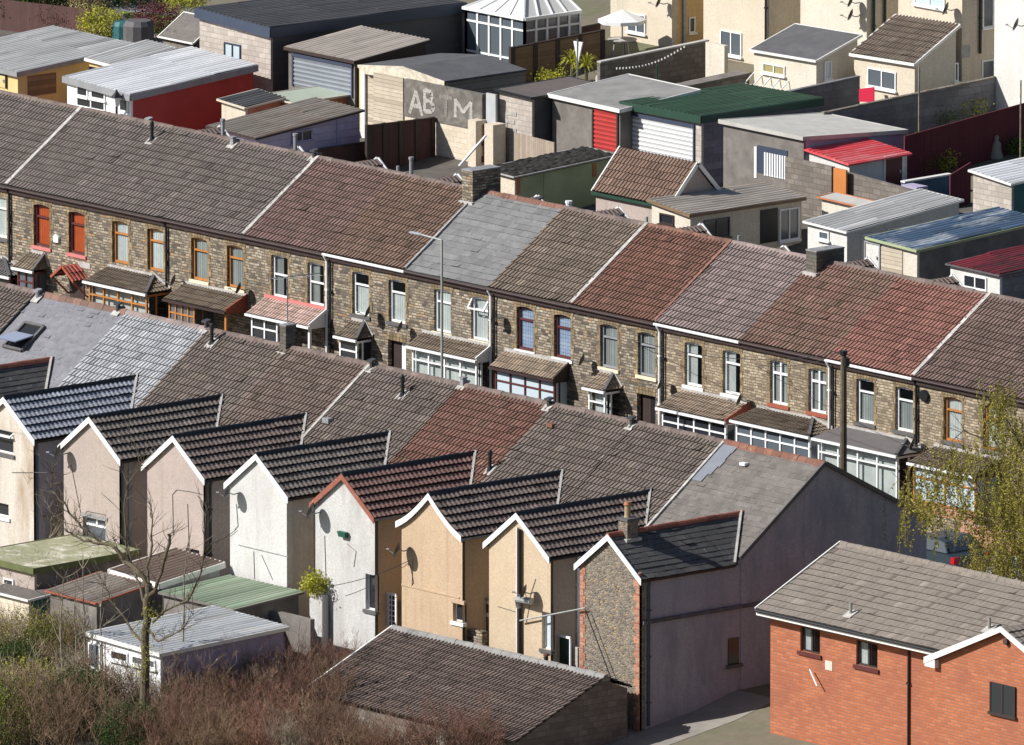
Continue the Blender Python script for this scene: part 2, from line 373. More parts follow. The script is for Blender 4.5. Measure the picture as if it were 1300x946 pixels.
# ================================================================== GROUND
def ground():
    mb = MB(); xs = list(range(-420, 561, 20))
    ys = sorted(set([a for a, _ in TP]+[-300,-250,-160,-120,-90,-45,-7,15,25,38,52,75,95,160,220,300,400,500]))
    for ya, yb in zip(ys, ys[1:]):
        for xa, xb in zip(xs, xs[1:]): mb.face([(xa,ya,T(ya)),(xb,ya,T(ya)),(xb,yb,T(yb)),(xa,yb,T(yb))])
    mt, t, p = nodes('earth')
    a = mixc(t, ramp(t, noise(t, .25, 5, .6), [(.42,0),(.58,1)]), (.12,.10,.07), (.07,.10,.03))
    a = mixc(t, noise(t, 3, 5), a, (.20,.17,.13)); t.links.new(a, p.inputs['Base Color']); p.inputs['Roughness'].default_value = 1
    struct(mb.build('ground', mt, origin=(0,0,0)))
ground()
def strip(name, x0, x1, ya, yb, mat, dz=.004, thick=0, sub=1):
    mb = MB(); ys = sorted({ya, yb, *[q for q, _ in TP if ya < q < yb]})
    for a, b in zip(ys, ys[1:]): mb.face([(x0,a,T(a)+dz),(x1,a,T(a)+dz),(x1,b,T(b)+dz),(x0,b,T(b)+dz)])
    if thick:
        for y in (ya, yb): mb.face([(x0,y,T(y)+dz),(x1,y,T(y)+dz),(x1,y,T(y)+dz-thick),(x0,y,T(y)+dz-thick)])
        for x in (x0, x1):
            for a, b in zip(ys, ys[1:]): mb.face([(x,a,T(a)+dz),(x,b,T(b)+dz),(x,b,T(b)+dz-thick),(x,a,T(a)+dz-thick)])
    return struct(mb.build(name, mat, origin=(x0, ya, 0)))
M['sootblock'] = bricks([(0,(.10,.09,.08)),(.5,(.15,.135,.12)),(1,(.20,.18,.155))], (.11,.10,.09), .3, .14, .012, .01, 'sooty_brick')
M['asphalt'] = plain((.055,.055,.058), .9, .2, 3, stain=(.09,.085,.08), name='asphalt')
M['paving'] = bricks([(0,(.24,.22,.20)),(1,(.34,.32,.29))], (.16,.15,.14), .6, .6, .01, .003, 'paving', bumpd=.004)
M['blockdark2'] = plain((.13,.12,.115), .95, .3, 2, name='dark_yard_wall')
M['concrete'] = plain((.30,.275,.245), .9, .25, 1.2, stain=(.17,.155,.14), name='concrete')
strip('road', -60, 110, -8.6, -3.6, 'asphalt', .008)
strip('pavement', -60, 110, -3.6, -2.1, 'paving', .12, .3)
strip('pavement', -60, 110, -10.2, -8.6, 'paving', .12, .3)
strip('back_lane', -60, 60, 17.5, 19.8, 'concrete', .008)
strip('yard_paving', 15, 69, -30, -21, 'concrete', .012)
strip('garden_path', -60, -14, 50.5, 53.5, 'concrete', .05)
strip('lawn', -70, -20, 54, 66, plain((.10,.15,.035), 1, .4, 2, name='lawn_green'), .03)

# ================================================================== window helpers (all face -Y)
def window(house, x0, x1, y, z0, z1, frame='pvc', style='sash', curtain=None, sill='sill_grey', arch='quoin', rec=.13, glass='glass', fw=.09, sp=.06, jamb=None):
    yf = y+rec; f = MB()
    f.box(x0, x0+fw, yf-.03, yf+.03, z0, z1); f.box(x1-fw, x1, yf-.03, yf+.03, z0, z1)
    f.box(x0+fw, x1-fw, yf-.028, yf+.028, z0, z0+fw); f.box(x0+fw, x1-fw, yf-.028, yf+.028, z1-fw, z1)
    h = z1-z0; xm = (x0+x1)/2
    def tr(z, w_=.05): f.box(x0+fw, x1-fw, yf-.035, yf+.026, z-w_/2, z+w_/2)
    if style == 'sash': tr(z1-h*.30, .07)
    if style == 'half': tr(z1-h*.47, .07)
    if style == 'cross': tr(z1-h*.30, .09); f.box(xm-.04, xm+.04, yf-.033, yf+.024, z0+fw, z1-fw)
    if style == 'two': f.box(xm-.045, xm+.045, yf-.033, yf+.024, z0+fw, z1-fw)
    if style == 'toplight': tr(z1-h*.3, .08); f.box(xm-.04, xm+.04, yf-.033, yf+.024, z1-h*.3+.04, z1-fw)
    if style == 'grid':
        for q in (.25, .5, .75): tr(z0+h*q, .035)
        f.box(xm-.05, xm+.05, yf-.033, yf+.024, z0+fw, z1-fw)
    if style == 'open':
        zt = z1-h*.3; tr(zt, .07)
        a = [(x0+.02, yf-.04, z1-.02), (x1-.02, yf-.04, z1-.02)]; k = (0, -.22, -.42*h*.75)
        for p, q in (((x0+.03,yf-.04,z1-.03),(x0+.03,yf-.30,zt+.06)), ((x1-.03,yf-.04,z1-.03),(x1-.03,yf-.30,zt+.06)), ((x0,yf-.30,zt+.06),(x1,yf-.30,zt+.06)), ((x0,yf-.04,z1-.03),(x1,yf-.04,z1-.03))): f.bar(p, q, .06, .05)
    wn = f.build('window', frame, house)
    g = MB().face([(x0+fw, yf, z0+fw), (x1-fw, yf, z0+fw), (x1-fw, yf, z1-fw), (x0+fw, yf, z1-fw)]).build('glass', glass, wn)
    if curtain:
        c = MB(); n = 14; a, b = x0+.02, x1-.02
        lo, hi = z0+.03, z1-.03
        if curtain.endswith('|half'): curtain = curtain[:-5]; b = a+(b-a)*.55
        if curtain.endswith('|low'): curtain = curtain[:-4]; hi = z1-h*.32
        for i in range(n):
            ua, ub = a+(b-a)*i/n, a+(b-a)*(i+1)/n; ya, yb = yf+.05+.02*(i % 2), yf+.05+.02*((i+1) % 2)
            c.face([(ua,ya,lo),(ub,yb,lo),(ub,yb,hi),(ua,ya,hi)])
        c.build('curtain', curtain, wn)
    if sill:
        MB().box(x0-.1, x1+.1, y-sp, y+rec-.03, z0-.13, z0-.002).build('sill', sill, wn)
    if arch:
        a = MB(); n = 7; rise = .10; zz = z1
        for i in range(n):
            ua, ub = x0-.07+(x1-x0+.14)*i/n, x0-.07+(x1-x0+.14)*(i+.93)/n
            f_ = lambda u: zz-.10+rise*(1-((u-xm)/((x1-x0)/2+.07))**2)+.01
            fan = lambda u: (u-xm)*.22
            a.prism([(ua, y-.018, f_(ua)), (ub, y-.018, f_(ub)), (ub+fan(ub), y-.018, f_(ub)+.27), (ua+fan(ua), y-.018, f_(ua)+.27)], (0, .11, 0), R.uniform(.8,1.15))
        a.build('arch_lintel', arch, wn)
        if jamb:
            for sd in (0, 1):
                j = MB(); q = z0; i = sd
                while q < z1-.12:
                    hh = R.uniform(.2,.34); wl = R.uniform(.08,.14) if i % 2 else R.uniform(.16,.26)
                    xa_, xb_ = (x0-wl, x0-.001) if sd == 0 else (x1+.001, x1+wl)
                    j.box(xa_, xb_, y-R.uniform(.006,.018), y+.05, q+.0, min(q+hh, z1-.05)+.001, R.uniform(.7,1.2)); q += hh; i += 1
                j.build('dressed_jamb', jamb, wn)
    return wn
def dish(house, p, side=1, r=.30, tilt=.35, mat='dish'):
    p = Vector(p); r *= .74; n = Vector((-.80, -.50, tilt)).normalized(); x = n.cross(Vector((0,0,1))).normalized(); y = x.cross(n)
    c = p+Vector((-.02, -.42, .05)); mb = MB(); K = 18; ring = []
    for rr, dd in ((0,0),(r*.55,.025),(r,.085)):
        ring.append([c+(x*math.cos(2*math.pi*i/K)*rr+y*math.sin(2*math.pi*i/K)*rr*1.1)+n*dd for i in range(K)])
    for k in (0,1):
        for i in range(K):
            j = (i+1) % K
            if k == 0: mb.face([ring[0][0], ring[1][i], ring[1][j]])
            else: mb.face([ring[1][i], ring[2][i], ring[2][j], ring[1][j]])
    o = mb.build('satellite_dish', mat, house)
    a = MB(); a.tube([p, p+Vector((0,-.25,-.02)), c-n*.02], .022, 6); a.tube([c-y*r*.8+n*.03, c+n*.42-y*.16], .014, 5); a.tube([c+n*.36-y*.14, c+n*.46-y*.18], .035, 6)
    a.build('dish_arm', 'greypaint', o); return o
def pipe(house, pts, mat='pvc', r=.045, name='downpipe'):
    mb = MB(); mb.tube(pts, r, 8)
    a, b = Vector(pts[-2]), Vector(pts[-1])
    n = max(1, int((b-a).length/1.6))
    for i in range(n): p = a.lerp(b, (i+.5)/n); mb.box(p.x-.07, p.x+.07, p.y-.05, p.y+.07, p.z-.03, p.z+.03)
    return mb.build(name, mat, house)
def vent(house, x, y, z, kind='box', slope=.69, lean=1):
    """roof terminals; (x,y,z) on the roof surface"""
    fl = MB(); fl.prism([(x-.2, y-.22, z-.22*slope*lean+.045), (x+.2, y-.22, z-.22*slope*lean+.045), (x+.2, y+.18, z+.18*slope*lean+.045), (x-.2, y+.18, z+.18*slope*lean+.045)], (0,0,.03))
    f = fl.build('flashing', 'mortar', house)
    if kind == 'pipe':
        p = MB(); p.tube([(x,y,z-.05),(x,y,z+.55)], .065, 10); p.tube([(x,y,z+.55),(x,y,z+.60),(x,y,z+.72),(x,y,z+.78)], [.10,.085,.085,.05], 10); p.tube([(x,y,z-.02),(x,y,z+.18)], [.14,.075], 10)
        p.build('vent_pipe', 'black', house)
    elif kind == 'tall':
        p = MB(); p.tube([(x,y,z-.3),(x,y,z+.85)], .075, 10); p.tube([(x,y,z+.80),(x,y,z+.9)], .10, 10); p.build('vent_pipe', 'greypaint', house)
    elif kind == 'wall':
        p = MB(); p.box(x-.09,x+.09,y-.09,y+.09,z-.2,z+.28); p.box(x-.12,x+.12,y-.12,y+.12,z+.28,z+.33); p.build('vent_terminal', 'lead', house)
    elif kind == 'white':
        p = MB(); p.tube([(x,y,z-.2),(x,y,z+.42)], .11, 10); p.tube([(x,y,z+.36),(x,y,z+.45)], .14, 10); p.build('vent_pipe', 'pvc', house)
    elif kind == 'steel':
        p = MB(); p.tube([(x,y,z-.1),(x,y,z+.45)], .06, 10); p.build('vent_pipe', 'galv', house)
    else:
        p = MB(); p.tube([(x,y,z-.1),(x,y,z+.25)], .085, 8); p.prism([(x-.14,y-.12,z+.25),(x+.14,y-.12,z+.25),(x+.12,y+.12,z+.30),(x-.12,y+.12,z+.30)], (0,0,.07))
        p.bar((x+.08,y+.02,z+.05), (x+.2,y+.16,z+.2), .12, .10); p.build('ridge_vent', 'dish' if kind == 'dark' else 'greypaint', house)
def chimney(house, x0, x1, y0, y1, z0, z1, mat='stone', pots=0, cap=True):
    c = MB().box(x0, x1, y0, y1, z0, z1).build('chimney', mat, house)
    k = MB(); q = .05 if cap else .012; k.box(x0-q, x1+q, y0-q, y1+q, z1+.001, z1+(.09 if cap else .05)); k.build('chimney_cap', 'sill_grey' if cap else 'lead', c)
    f = MB(); f.box(x0-.09, x1+.09, y0-.1, y1+.1, z0-.02, z0+.14); f.build('lead_flashing', 'mortar', c)
    for i in range(pots):
        px = x0+(x1-x0)*(i+.5)/pots; p = MB(); p.tube([(px,(y0+y1)/2,z1+.08),(px,(y0+y1)/2,z1+.42)], [.12,.10], 10); p.build('chimney_pot', 'ochrepot', c)
    return c

# ================================================================== ROW A (stone fronts, facing the street)
EZ, RUN, RISE, OV = 5.285, 3.667, 2.522, .12
SL = RISE/RUN
def porch(house, TL, TR, EL, ER, d, body='pvc', roof='A_porch', glass='dark', dwarf='stone', hip_r=None, hip_l=False, panes=4, verge=None, flash='mortar', style='glazed', course=.28, barge=None, flat=False, soff='pvc'):
    """lean-to porch or bay against the facade; pixel corners give the real roof corners on the wall (y=0) and on the eave plane (y=-d)"""
    a, b = W(*TL, Y=0), W(*TR, Y=0); c, e = W(*EL, Y=-d), W(*ER, Y=-d)
    zt = (a.z+b.z)/2; ze = (c.z+e.z)/2; xl, xr = c.x, e.x
    tl, tr = a.x, b.x
    if not hip_l: tl = xl
    if hip_r is None: tr = xr
    else: xr = e.x
    r = MB(); U = Vector((1,0,0)); V = Vector((0, d, zt-ze)); L = V.length; vn = V.normalized()
    clip = lambda v: ((tl-xl)*v/L, (xr-xl)+(tr-xr)*v/L)
    if flat: r.prism([(xl,-d,ze+.02),(xr,-d,ze+.02),(tr,0,zt+.02),(tl,0,zt+.02)], (0,0,-.05), 1)
    else: sheet(r, (xl,-d,ze), U, V, xr-xl, L, .17, [(0,0),(.075,0),(.1,.028),(.15,.028)], course, .035, clip)
    r.prism([(xl+.03,-d+.03,ze-.02),(xr-.03,-d+.03,ze-.02),(tr-.03 if hip_r else tr,0.0,zt-.02),(tl,0.0,zt-.02)], (0,0,-.05), .5)
    pr = r.build('porch_roof', roof, house)
    if hip_r is not None:
        s = MB(); A, B_, C_ = Vector((xr,-d,ze)), Vector((xr,0,ze)), Vector((tr,0,zt))
        if flat: s.prism([A,B_,C_], (0,0,-.03))
        else:
            Vh = Vector((tr-xr,0,zt-ze)); Lh = Vh.length
            sheet(s, (xr,-d,ze), (0,1,0), Vh, d, Lh, .17, [(0,0),(.075,0),(.1,.028),(.15,.028)], course, .035, lambda v: (d*v/Lh, d))
        s.build('hip_slope', roof, pr)
        MB().bar(A+Vector((0,0,.05)), C_+Vector((0,0,.05)), .11, .07).build('hip_tiles', 'sill_grey', pr)
        MB().bar(B_+Vector((0,-.03,.06)), C_+Vector((0,-.03,.06)), .05, .16, 1).build('hip_flashing', flash, pr)
    else:
        g = MB().prism([(xr-.02,-d,ze-.13),(xr-.02,-d,ze+.03),(xr-.02,0,zt+.03),(xr-.02,0,ze-.13)], (-.03,0,0)); g.build('gable_board', verge or body, pr)
        g = MB(); g.bar((xr+.01,-d,ze+.02),(xr+.01,0,zt+.02), .05, .14); g.build('verge_board', barge or verge or body, pr)
    if hip_l:
        Vh = Vector((tl-xl,0,zt-ze)); s = MB().prism([(xl,-d,ze),(tl,0,zt),(xl,0,ze)], (0,0,-.03), .8); s.build('hip_slope', roof, pr)
    MB().bar((xl,0-.03,zt+.03) if not hip_l else (tl,-.03,zt+.03), (tr,-.03,zt+.03), .10, .12).build('flashing_strip', flash, pr)
    gt = MB(); gt.box(xl-.03, xr+.03, -d-.07, -d+.02, ze-.10, ze-.01); gt.build('porch_gutter', soff, pr)
    # body
    y0 = -d+.14; zt2 = ze-.10; zb = T(-1)-.3; sillz = zt2-1.25 if style != 'door' else .1; xl2, xr2 = xl+.12, xr-.12
    if style == 'open':
        f = MB(); f.box(xr2-.1, xr2, y0, y0+.1, zb, zt2); f.build('porch_post', body, house)
        xr3 = xl2+(xr2-xl2)*.45
    else: xr3 = xr2
    f = MB(); n = panes
    f.box(xl2, xr3, y0, y0+.07, zt2-.08, zt2); f.box(xl2, xr3, y0-.02, y0+.09, sillz-.07, sillz)
    for i in range(n+1): x = xl2+(xr3-xl2-.07)*i/n; f.box(x, x+.07, y0-.004, y0+.074, sillz, zt2-.08)
    zl = zt2-.42
    f.box(xl2, xr3, y0-.002, y0+.072, zl-.03, zl+.03)
    f.box(xr3-.07, xr3, y0+.07, -.02, zt2-.08, zt2); f.box(xr3-.06, xr3+.01, y0+.07, -.02, sillz-.07, sillz); f.box(xr3-.07, xr3, -.5*d-.03, -.5*d+.04, sillz, zt2-.08)
    pf = f.build('porch_frame', body, house)
    g = MB(); g.face([(xl2,y0+.04,sillz),(xr3,y0+.04,sillz),(xr3,y0+.04,zt2),(xl2,y0+.04,zt2)]); g.face([(xr3-.03,y0+.04,sillz),(xr3-.03,0,sillz),(xr3-.03,0,zt2),(xr3-.03,y0+.04,zt2)])
    g.build('porch_glass', glass, pf)
    dw = MB(); dw.box(xl2, xr3, y0+.005, y0+.16, zb, sillz-.07); dw.box(xr3-.16, xr3-.002, y0+.16, 0, zb, sillz-.07); dw.box(xl2, xl2+.16, y0+.16, 0, zb, zt2)
    dw.build('dwarf_wall', dwarf, pf)
    c = MB(); k = 0
    if glass == 'glass':
        c.face([(xl2+.1,y0+.2,sillz),(xr3-.1,y0+.2,sillz),(xr3-.1,y0+.2,zt2),(xl2+.1,y0+.2,zt2)]); c.build('blind', 'curtain', pf)
    return pr

TA = {
 'grey': tiles((.165,.138,.128), (.145,.12,.11), moss=(.17,.155,.10), moss_amt=.3),
 'grey2': tiles((.15,.115,.105), (.115,.085,.075), moss=(.18,.16,.10), moss_amt=.45),
 'purple': tiles((.165,.105,.098), (.17,.115,.085), moss=(.12,.09,.08), big=.2),
 'purple2': tiles((.175,.115,.088), (.155,.10,.075), moss=(.12,.09,.08), big=.2),
 'brown': tiles((.19,.150,.12), (.15,.118,.098), moss=(.12,.10,.075)),
 'red': tiles((.175,.090,.066), (.13,.078,.06), moss=(.075,.05,.04), moss_amt=.6),
 'pinkgrey': tiles((.235,.185,.175), (.21,.165,.155)),
 'mottled': tiles((.20,.112,.09), (.155,.112,.085), mixamt=.9, moss=(.115,.11,.065), moss_amt=.75, big=.45),
 'brightred': tiles((.235,.115,.092), (.20,.10,.08), moss=(.15,.09,.07), moss_amt=.3),
 'brownpurple': tiles((.16,.11,.095), (.14,.095,.085), moss=(.12,.09,.08)),
}
def slatemat(c, name, c2=None, tv=1, patch=None):
    return tiles(c, c2 or sc(c,.8), .5, sc(c,1.35), .5, .6, name, .8)
TA['slate'] = slatemat((.165,.165,.168), 'grey_slate', (.135,.135,.138))
M['A_porch'] = tiles((.155,.12,.09), (.12,.095,.075), moss=(.20,.18,.12), moss_amt=.6, name='porch_tiles', big=1)
M['A_porch2'] = tiles((.26,.20,.15), (.20,.16,.12), moss=(.14,.12,.09), moss_amt=.6, name='porch_tiles_worn', big=1)
M['pinkporch'] = tiles((.42,.30,.26), (.36,.25,.22), name='pink_porch_tiles')
M['redporch'] = tiles((.33,.09,.07), (.28,.08,.07), name='red_porch_tiles')
M['greyfelt'] = plain((.135,.125,.125), .9, .15, 2, name='grey_felt')
A = {  # frame, style, curtain, sill, glass ; roof ; label
 -2: dict(roof='grey', f='pvc', st='sash', cu='curtain', si='sill_grey', lb='stone terraced house beyond the left end of the upper row'),
 -1: dict(roof='grey', f='pvc', st='sash', cu='curtain', si='sill_grey', lb='stone terraced house cut off by the left edge, left of the first white verge line'),
 0: dict(roof='grey', f='maroon', st='sash', cu='blind_orange', si='sill_pink', lb='stone terraced house with bright orange blinds and pink sills'),
 1: dict(roof='grey', f='wood', st='sash', cu='curtain', si=None, lb='stone terraced house with orange wood windows over a long hipped wood framed porch'),
 2: dict(roof='grey', f='wood', st='sash', cu='curtain2', si='sill_cream', lb='stone terraced house with wood windows on cream sills and a brown sided lean-to porch'),
 3: dict(roof='purple', f='pvc', st='half', cu='curtain2|half', si='pvc', lb='stone terraced house with white windows over a pink tiled porch edged in red'),
 4: dict(roof='purple2', f='pvc', st='sash', cu='curtain|low', si='sill_grey', lb='stone terraced house with brown roof beside the tall stone chimney, small white bay below'),
 5: dict(roof='slate', f='pvc', st='open', cu='curtain', si='sill_cream', lb='stone terraced house with the pale grey slate roof behind the street lamp'),
 6: dict(roof='brown', f='maroon', st='sash', cu='curtain_blue', si='pvc', lb='stone terraced house with blue blinds and a dark red framed porch'),
 7: dict(roof='red', f='greypaint', st='sash', cu='curtain2', si='sill_cream', lb='stone terraced house with dark weathered red roof and dark windows on cream sills'),
 8: dict(roof='pinkgrey', f='pvc', st='sash', cu='curtain|half', si='pvc', lb='stone terraced house with pale pinkish grey roof and white gutter, below the small chimney'),
 9: dict(roof='mottled', f='pvc', st='cross', cu='curtain2', si='sill_red', lb='stone terraced house with mottled red and green roof, white cross windows on red sills'),
 10: dict(roof='brightred', f='pvc', st='sash', cu='curtain2|low', si='sill_grey', lb='stone terraced house with brighter red roof above the large white glazed porch'),
 11: dict(roof='brownpurple', f='wood', st='sash', cu='curtain', si='sill_grey', lb='stone terraced house with orange framed windows, partly behind the birch tree'),
 12: dict(roof='brownpurple', f='pvc', st='sash', cu='curtain', si='sill_grey', lb='stone terraced house at the right edge, mostly hidden by the birch tree'),
 13: dict(roof='brownpurple', f='pvc', st='sash', cu='curtain', si='sill_grey', lb='stone terraced house beyond the right end of the upper row'),
}
HA = {}
GA = 'stone terraced houses of the upper row'
W1, W2, WW = 2.03, 4.18, .98
for k, q in A.items():
    x0, x1 = 4.8*k, 4.8*(k+1)
    if k == 13: x1 = x0+4.8
    h = tag(empty('terraced_house', ((x0+x1)/2, RUN, 0)), q['lb'], 'house', GA); HA[k] = h
    zw0, zw1 = 3.05, 4.70
    holes = [(W1-WW/2, W1+WW/2, zw0, zw1), (W2-WW/2, W2+WW/2, zw0, zw1)]
    if k in (4, 7): holes.append((W2-.55, W2+.5, .1, 2.35))
    f = MB(); wallgrid(f, (x0, 0), (1,0,0), (0,-1,0), x1-x0, -.5, 5.16, holes, .2); f.build('front_wall', 'stone2' if k >= 8 else 'stone', h)
    b = MB(); b.face([(x0,2*RUN,-.5),(x1,2*RUN,-.5),(x1,2*RUN,5.2),(x0,2*RUN,5.2)])
    for x in ([x0] if k == -2 else [])+([x1] if k == 13 else []): b.face([(x,0,-.5),(x,2*RUN,-.5),(x,2*RUN,EZ),(x,RUN,EZ+RISE-.05),(x,0,EZ)])
    b.build('rear_wall', 'concrete', h)
    for i, wc in enumerate((W1, W2)):
        st = q['st']
        if st == 'open' and i == 0: st = 'sash'
        zoff = 0
        window(h, x0+wc-WW/2, x0+wc+WW/2, 0, zw0, zw1, q['f'], st, q['cu'], q['si'], 'quoin', jamb='quoin' if k not in (5,) else None, rec=.12)
    # roof
    r = MB(); V = Vector((0, RUN, RISE)); L = math.hypot(RUN+OV, RISE*(RUN+OV)/RUN)
    P0 = (x0, -OV, EZ-SL*OV)
    if q['roof'] == 'slate': sheet(r, P0, (1,0,0), V, x1-x0, L, .42, FLAT, .30, .02, tile=1, tv=.15, lip=.25, stagger=True)
    else: sheet(r, P0, (1,0,0), V, x1-x0, L)
    r.face([(x0,RUN,EZ+RISE),(x1,RUN,EZ+RISE),(x1,2*RUN+OV,EZ-SL*OV),(x0,2*RUN+OV,EZ-SL*OV)])
    r.prism([(x0,-OV+.02,EZ-SL*OV-.03),(x1,-OV+.02,EZ-SL*OV-.03),(x1,RUN,EZ+RISE-.05),(x0,RUN,EZ+RISE-.05)], (0,0,-.04), .5)
    ro = r.build('roof', TA[q['roof']], h)
    rm = MB(); ridge(rm, (x0,RUN,EZ+RISE-.02), (x1,RUN,EZ+RISE-.02)); rm.build('ridge_tiles', {'slate': 'terracotta_old', 'mottled': 'ridge_brown'}.get(q['roof'], None) or 'ridge_brown', ro) if False else rm.build('ridge_tiles', TA['red'] if q['roof'] in ('slate','red') else (TA['pinkgrey'] if q['roof'] == 'pinkgrey' else TA['grey2']), ro)
    # fascia + gutter
    MB().box(x0, x1, -OV-.0, -OV+.10, EZ-.36, EZ-SL*OV-.05).build('fascia', 'fascia', h)
    g = MB(); g.tube([(x0,-OV-.06,EZ-.15),(x1,-OV-.06,EZ-.17)], .055, 8); g.build('gutter', 'pvc' if k in (4, 8, 10) else 'fascia', h)
    if k >= 0: pass
# party lines (mortar fillets)
def party(k, mat='mortar', w_=.17, seg=True):
    mb = MB(); x = 4.8*k; n = 16 if seg else 1
    for i in range(n):
        a, b = i/n, (i+.97)/n; y0, y1 = -OV+(RUN+OV)*a, -OV+(RUN+OV)*b; dw = R.uniform(-.02,.02)
        mb.bar((x,y0,EZ+SL*y0+.055),(x,y1,EZ+SL*y1+.055), w_+dw, .09, R.uniform(.85,1.15))
    mb.build('verge_strip', mat, HA[k])
party(0); party(3); party(7); party(11); party(5, 'lead', .09, False); party(8, TA['brightred'], .10)
# downpipes on facade
for k, z0_, mt_ in ((0,1.0,'black'),(2,1.2,'black'),(4,.5,'pvc'),(6,1.2,'pvc'),(8,1.2,'pvc'),(10,1.5,'pvc'),(11,2.4,'black')):
    x = 4.8*k+(.12 if k not in (8,) else .2); pipe(HA[k], [(x-.05,-OV-.06,EZ-.2),(x,-.08,EZ-.42),(x,-.08,z0_)], mt_, .05)
    if k in (4,6,8,10): pipe(HA[k], [(x+.22,-OV-.02,EZ-.3),(x+.22,-.07,EZ-.5),(x+.22,-.07,z0_)], 'black', .035)
# porches and bays, row A
porch(HA[-1], (-25,322), (5,328), (-40,340), (12,352), .9, 'maroon', 'greyfelt', panes=3, hip_r=1)
porch(HA[0], (41.5,320.7), (57,321.5), (16,338.7), (41.5,344), .8, 'maroon', 'A_porch', glass='grey_glass', hip_r=1, hip_l=True, panes=2)
porch(HA[1], (142,338.5), (195.5,350), (106.5,356), (185,373), 1.25, 'wood', 'A_porch', glass='glass', hip_r=1, panes=4)
porch(HA[2], (237,359.6), (311,375), (208,378.6), (286,396), 1.1, 'wood', 'A_porch', glass='grey_glass', panes=4, verge='sill_red', style='open', soff='fascia')
porch(HA[3], (338,376), (417,393.5), (312.7,397), (392,415), .96, 'pvc', 'pinkporch', glass='dark', panes=2, verge='pvc', flash='sill_pink', style='open')
porch(HA[4], (448,405.7), (463,408.5), (424.7,425.8), (452,431.5), .85, 'pvc', 'A_porch', glass='dark', hip_r=1, hip_l=True, panes=1)
porch(HA[5], (536,420.5), (627,440.5), (517,438), (604,457.5), .8, 'pvc', 'A_porch', glass='glass', panes=4, verge='pvc', dwarf='pvc')
porch(HA[6], (642,444.6), (727,462.6), (622,464.7), (703,482.5), .78, 'maroon', 'A_porch2', glass='pale_glass', panes=4, verge='darkwood', soff='fascia')
porch(HA[7], (763,471), (779,474.5), (740.6,491), (767,497), .9, 'pvc', 'A_porch2', glass='glass', hip_r=1, hip_l=True, panes=1)
porch(HA[8], (868.5,494.6), (933,509), (834,516), (920.5,536), 1.25, 'pvc', 'A_porch2', glass='dark', panes=4, verge='sill_red', dwarf='pvc')
porch(HA[9], (968,518), (1032,532), (928,532), (1027,554.5), 1.35, 'pvc', 'A_porch', glass='grey_glass', hip_r=1, panes=5, dwarf='pvc')
porch(HA[10], (1076,542), (1151,558.5), (1032,555), (1138,578.5), 1.45, 'pvc', 'greyfelt', glass='glass', hip_r=1, panes=4, flat=True, style='door', dwarf='pvc')
porch(HA[11], (1197,567.6), (1253,580), (1153,586.6), (1238,605), 1.35, 'wood', 'A_porch', glass='pale_glass', panes=2, verge='darkwood', dwarf='brickpale')
# door canopy of house 0
h = HA[0]; ap = W(79,338,Y=-.75); el = W(65,351.5,Y=-.75); er = W(93.5,357.5,Y=-.75)
c = MB(); zz = (el.z+er.z)/2
for xe in (el.x, er.x):
    V = Vector((ap.x-xe,0,ap.z-zz)); sheet(c, (xe,-.75,zz), (0,1,0), V, .75, V.length, .19, [(0,0),(.09,0),(.1,.04),(.16,.04)], .4, .03)
ca = c.build('door_canopy', 'redporch', h)
c = MB(); c.bar((el.x,-.77,zz),(ap.x,-.77,ap.z),.05,.1); c.bar((er.x,-.77,zz),(ap.x,-.77,ap.z),.05,.1); c.bar((el.x+.1,-.7,zz-.05),(el.x+.1,0,zz-.7),.06); c.bar((er.x-.1,-.7,zz-.05),(er.x-.1,0,zz-.7),.06); c.build('canopy_frame', 'sill_red', ca)
MB().box(ap.x+.05, er.x+.1, -.02, -.0, ap.z-.1, ap.z+.12).build('canopy_flashing', 'mortar', ca)
dm = MB(); dm.box(ap.x-.45, ap.x+.45, -.03, -.0, 0, 2.1); dm.build('front_door', 'darkwood', h)
# recessed doors
for k in (4, 7):
    x = 4.8*k+W2; d_ = MB().box(x-.5,x+.02,.2,.25,.1,2.3); d_.build('door_panel', 'darkwood', HA[k])
    d_ = MB().box(x+.04,x+.48,.2,.25,.1,2.3); d_.build('front_door', 'pvc' if k == 4 else 'black', HA[k])
    a = MB()
    for i in range(6): a.box(x-.6+i*.19, x-.43+i*.19, -.02, .05, 2.35, 2.62, R.uniform(.8,1.1))
    a.build('door_lintel', 'quoin', HA[k])
# dishes on row A, and the white alarm box
for k, p in ((2,(233,357)),(3,(316,367)),(4,(480,397)),(4,(521,416)),(6,(640,403)),(7,(752,458)),(8,(852,488)),(9,(952,508)),(11,(1172,564))):
    if k == 4 and p[0] == 521: k = 5
    dish(HA[k], W(*p, Y=0), r=.30)
p = W(73,302,Y=0); MB().prism([(p.x-.14,-.1,p.z-.17),(p.x+.14,-.1,p.z-.17),(p.x+.16,-.1,p.z+.05),(p.x,-.1,p.z+.17),(p.x-.16,-.1,p.z+.05)], (0,.09,0)).build('alarm_box', 'pvc', HA[0])
p = W(1175,502,Y=0); MB().tube([(p.x,-.02,p.z),(p.x,-.12,p.z)], .22, 12).build('wall_vent', 'black', HA[11])
# chimneys of row A
c5 = HA[4]; chimney(c5, 24.0-.42, 24.0+.2, RUN-.62, RUN+.78, EZ+RISE-.5, EZ+RISE+.80, 'stone', cap=False)
chimney(HA[9], 43.2+.12, 43.2+.70, RUN-.66, RUN+.72, EZ+RISE-.5, EZ+RISE+.42, 'sootblock', cap=False)
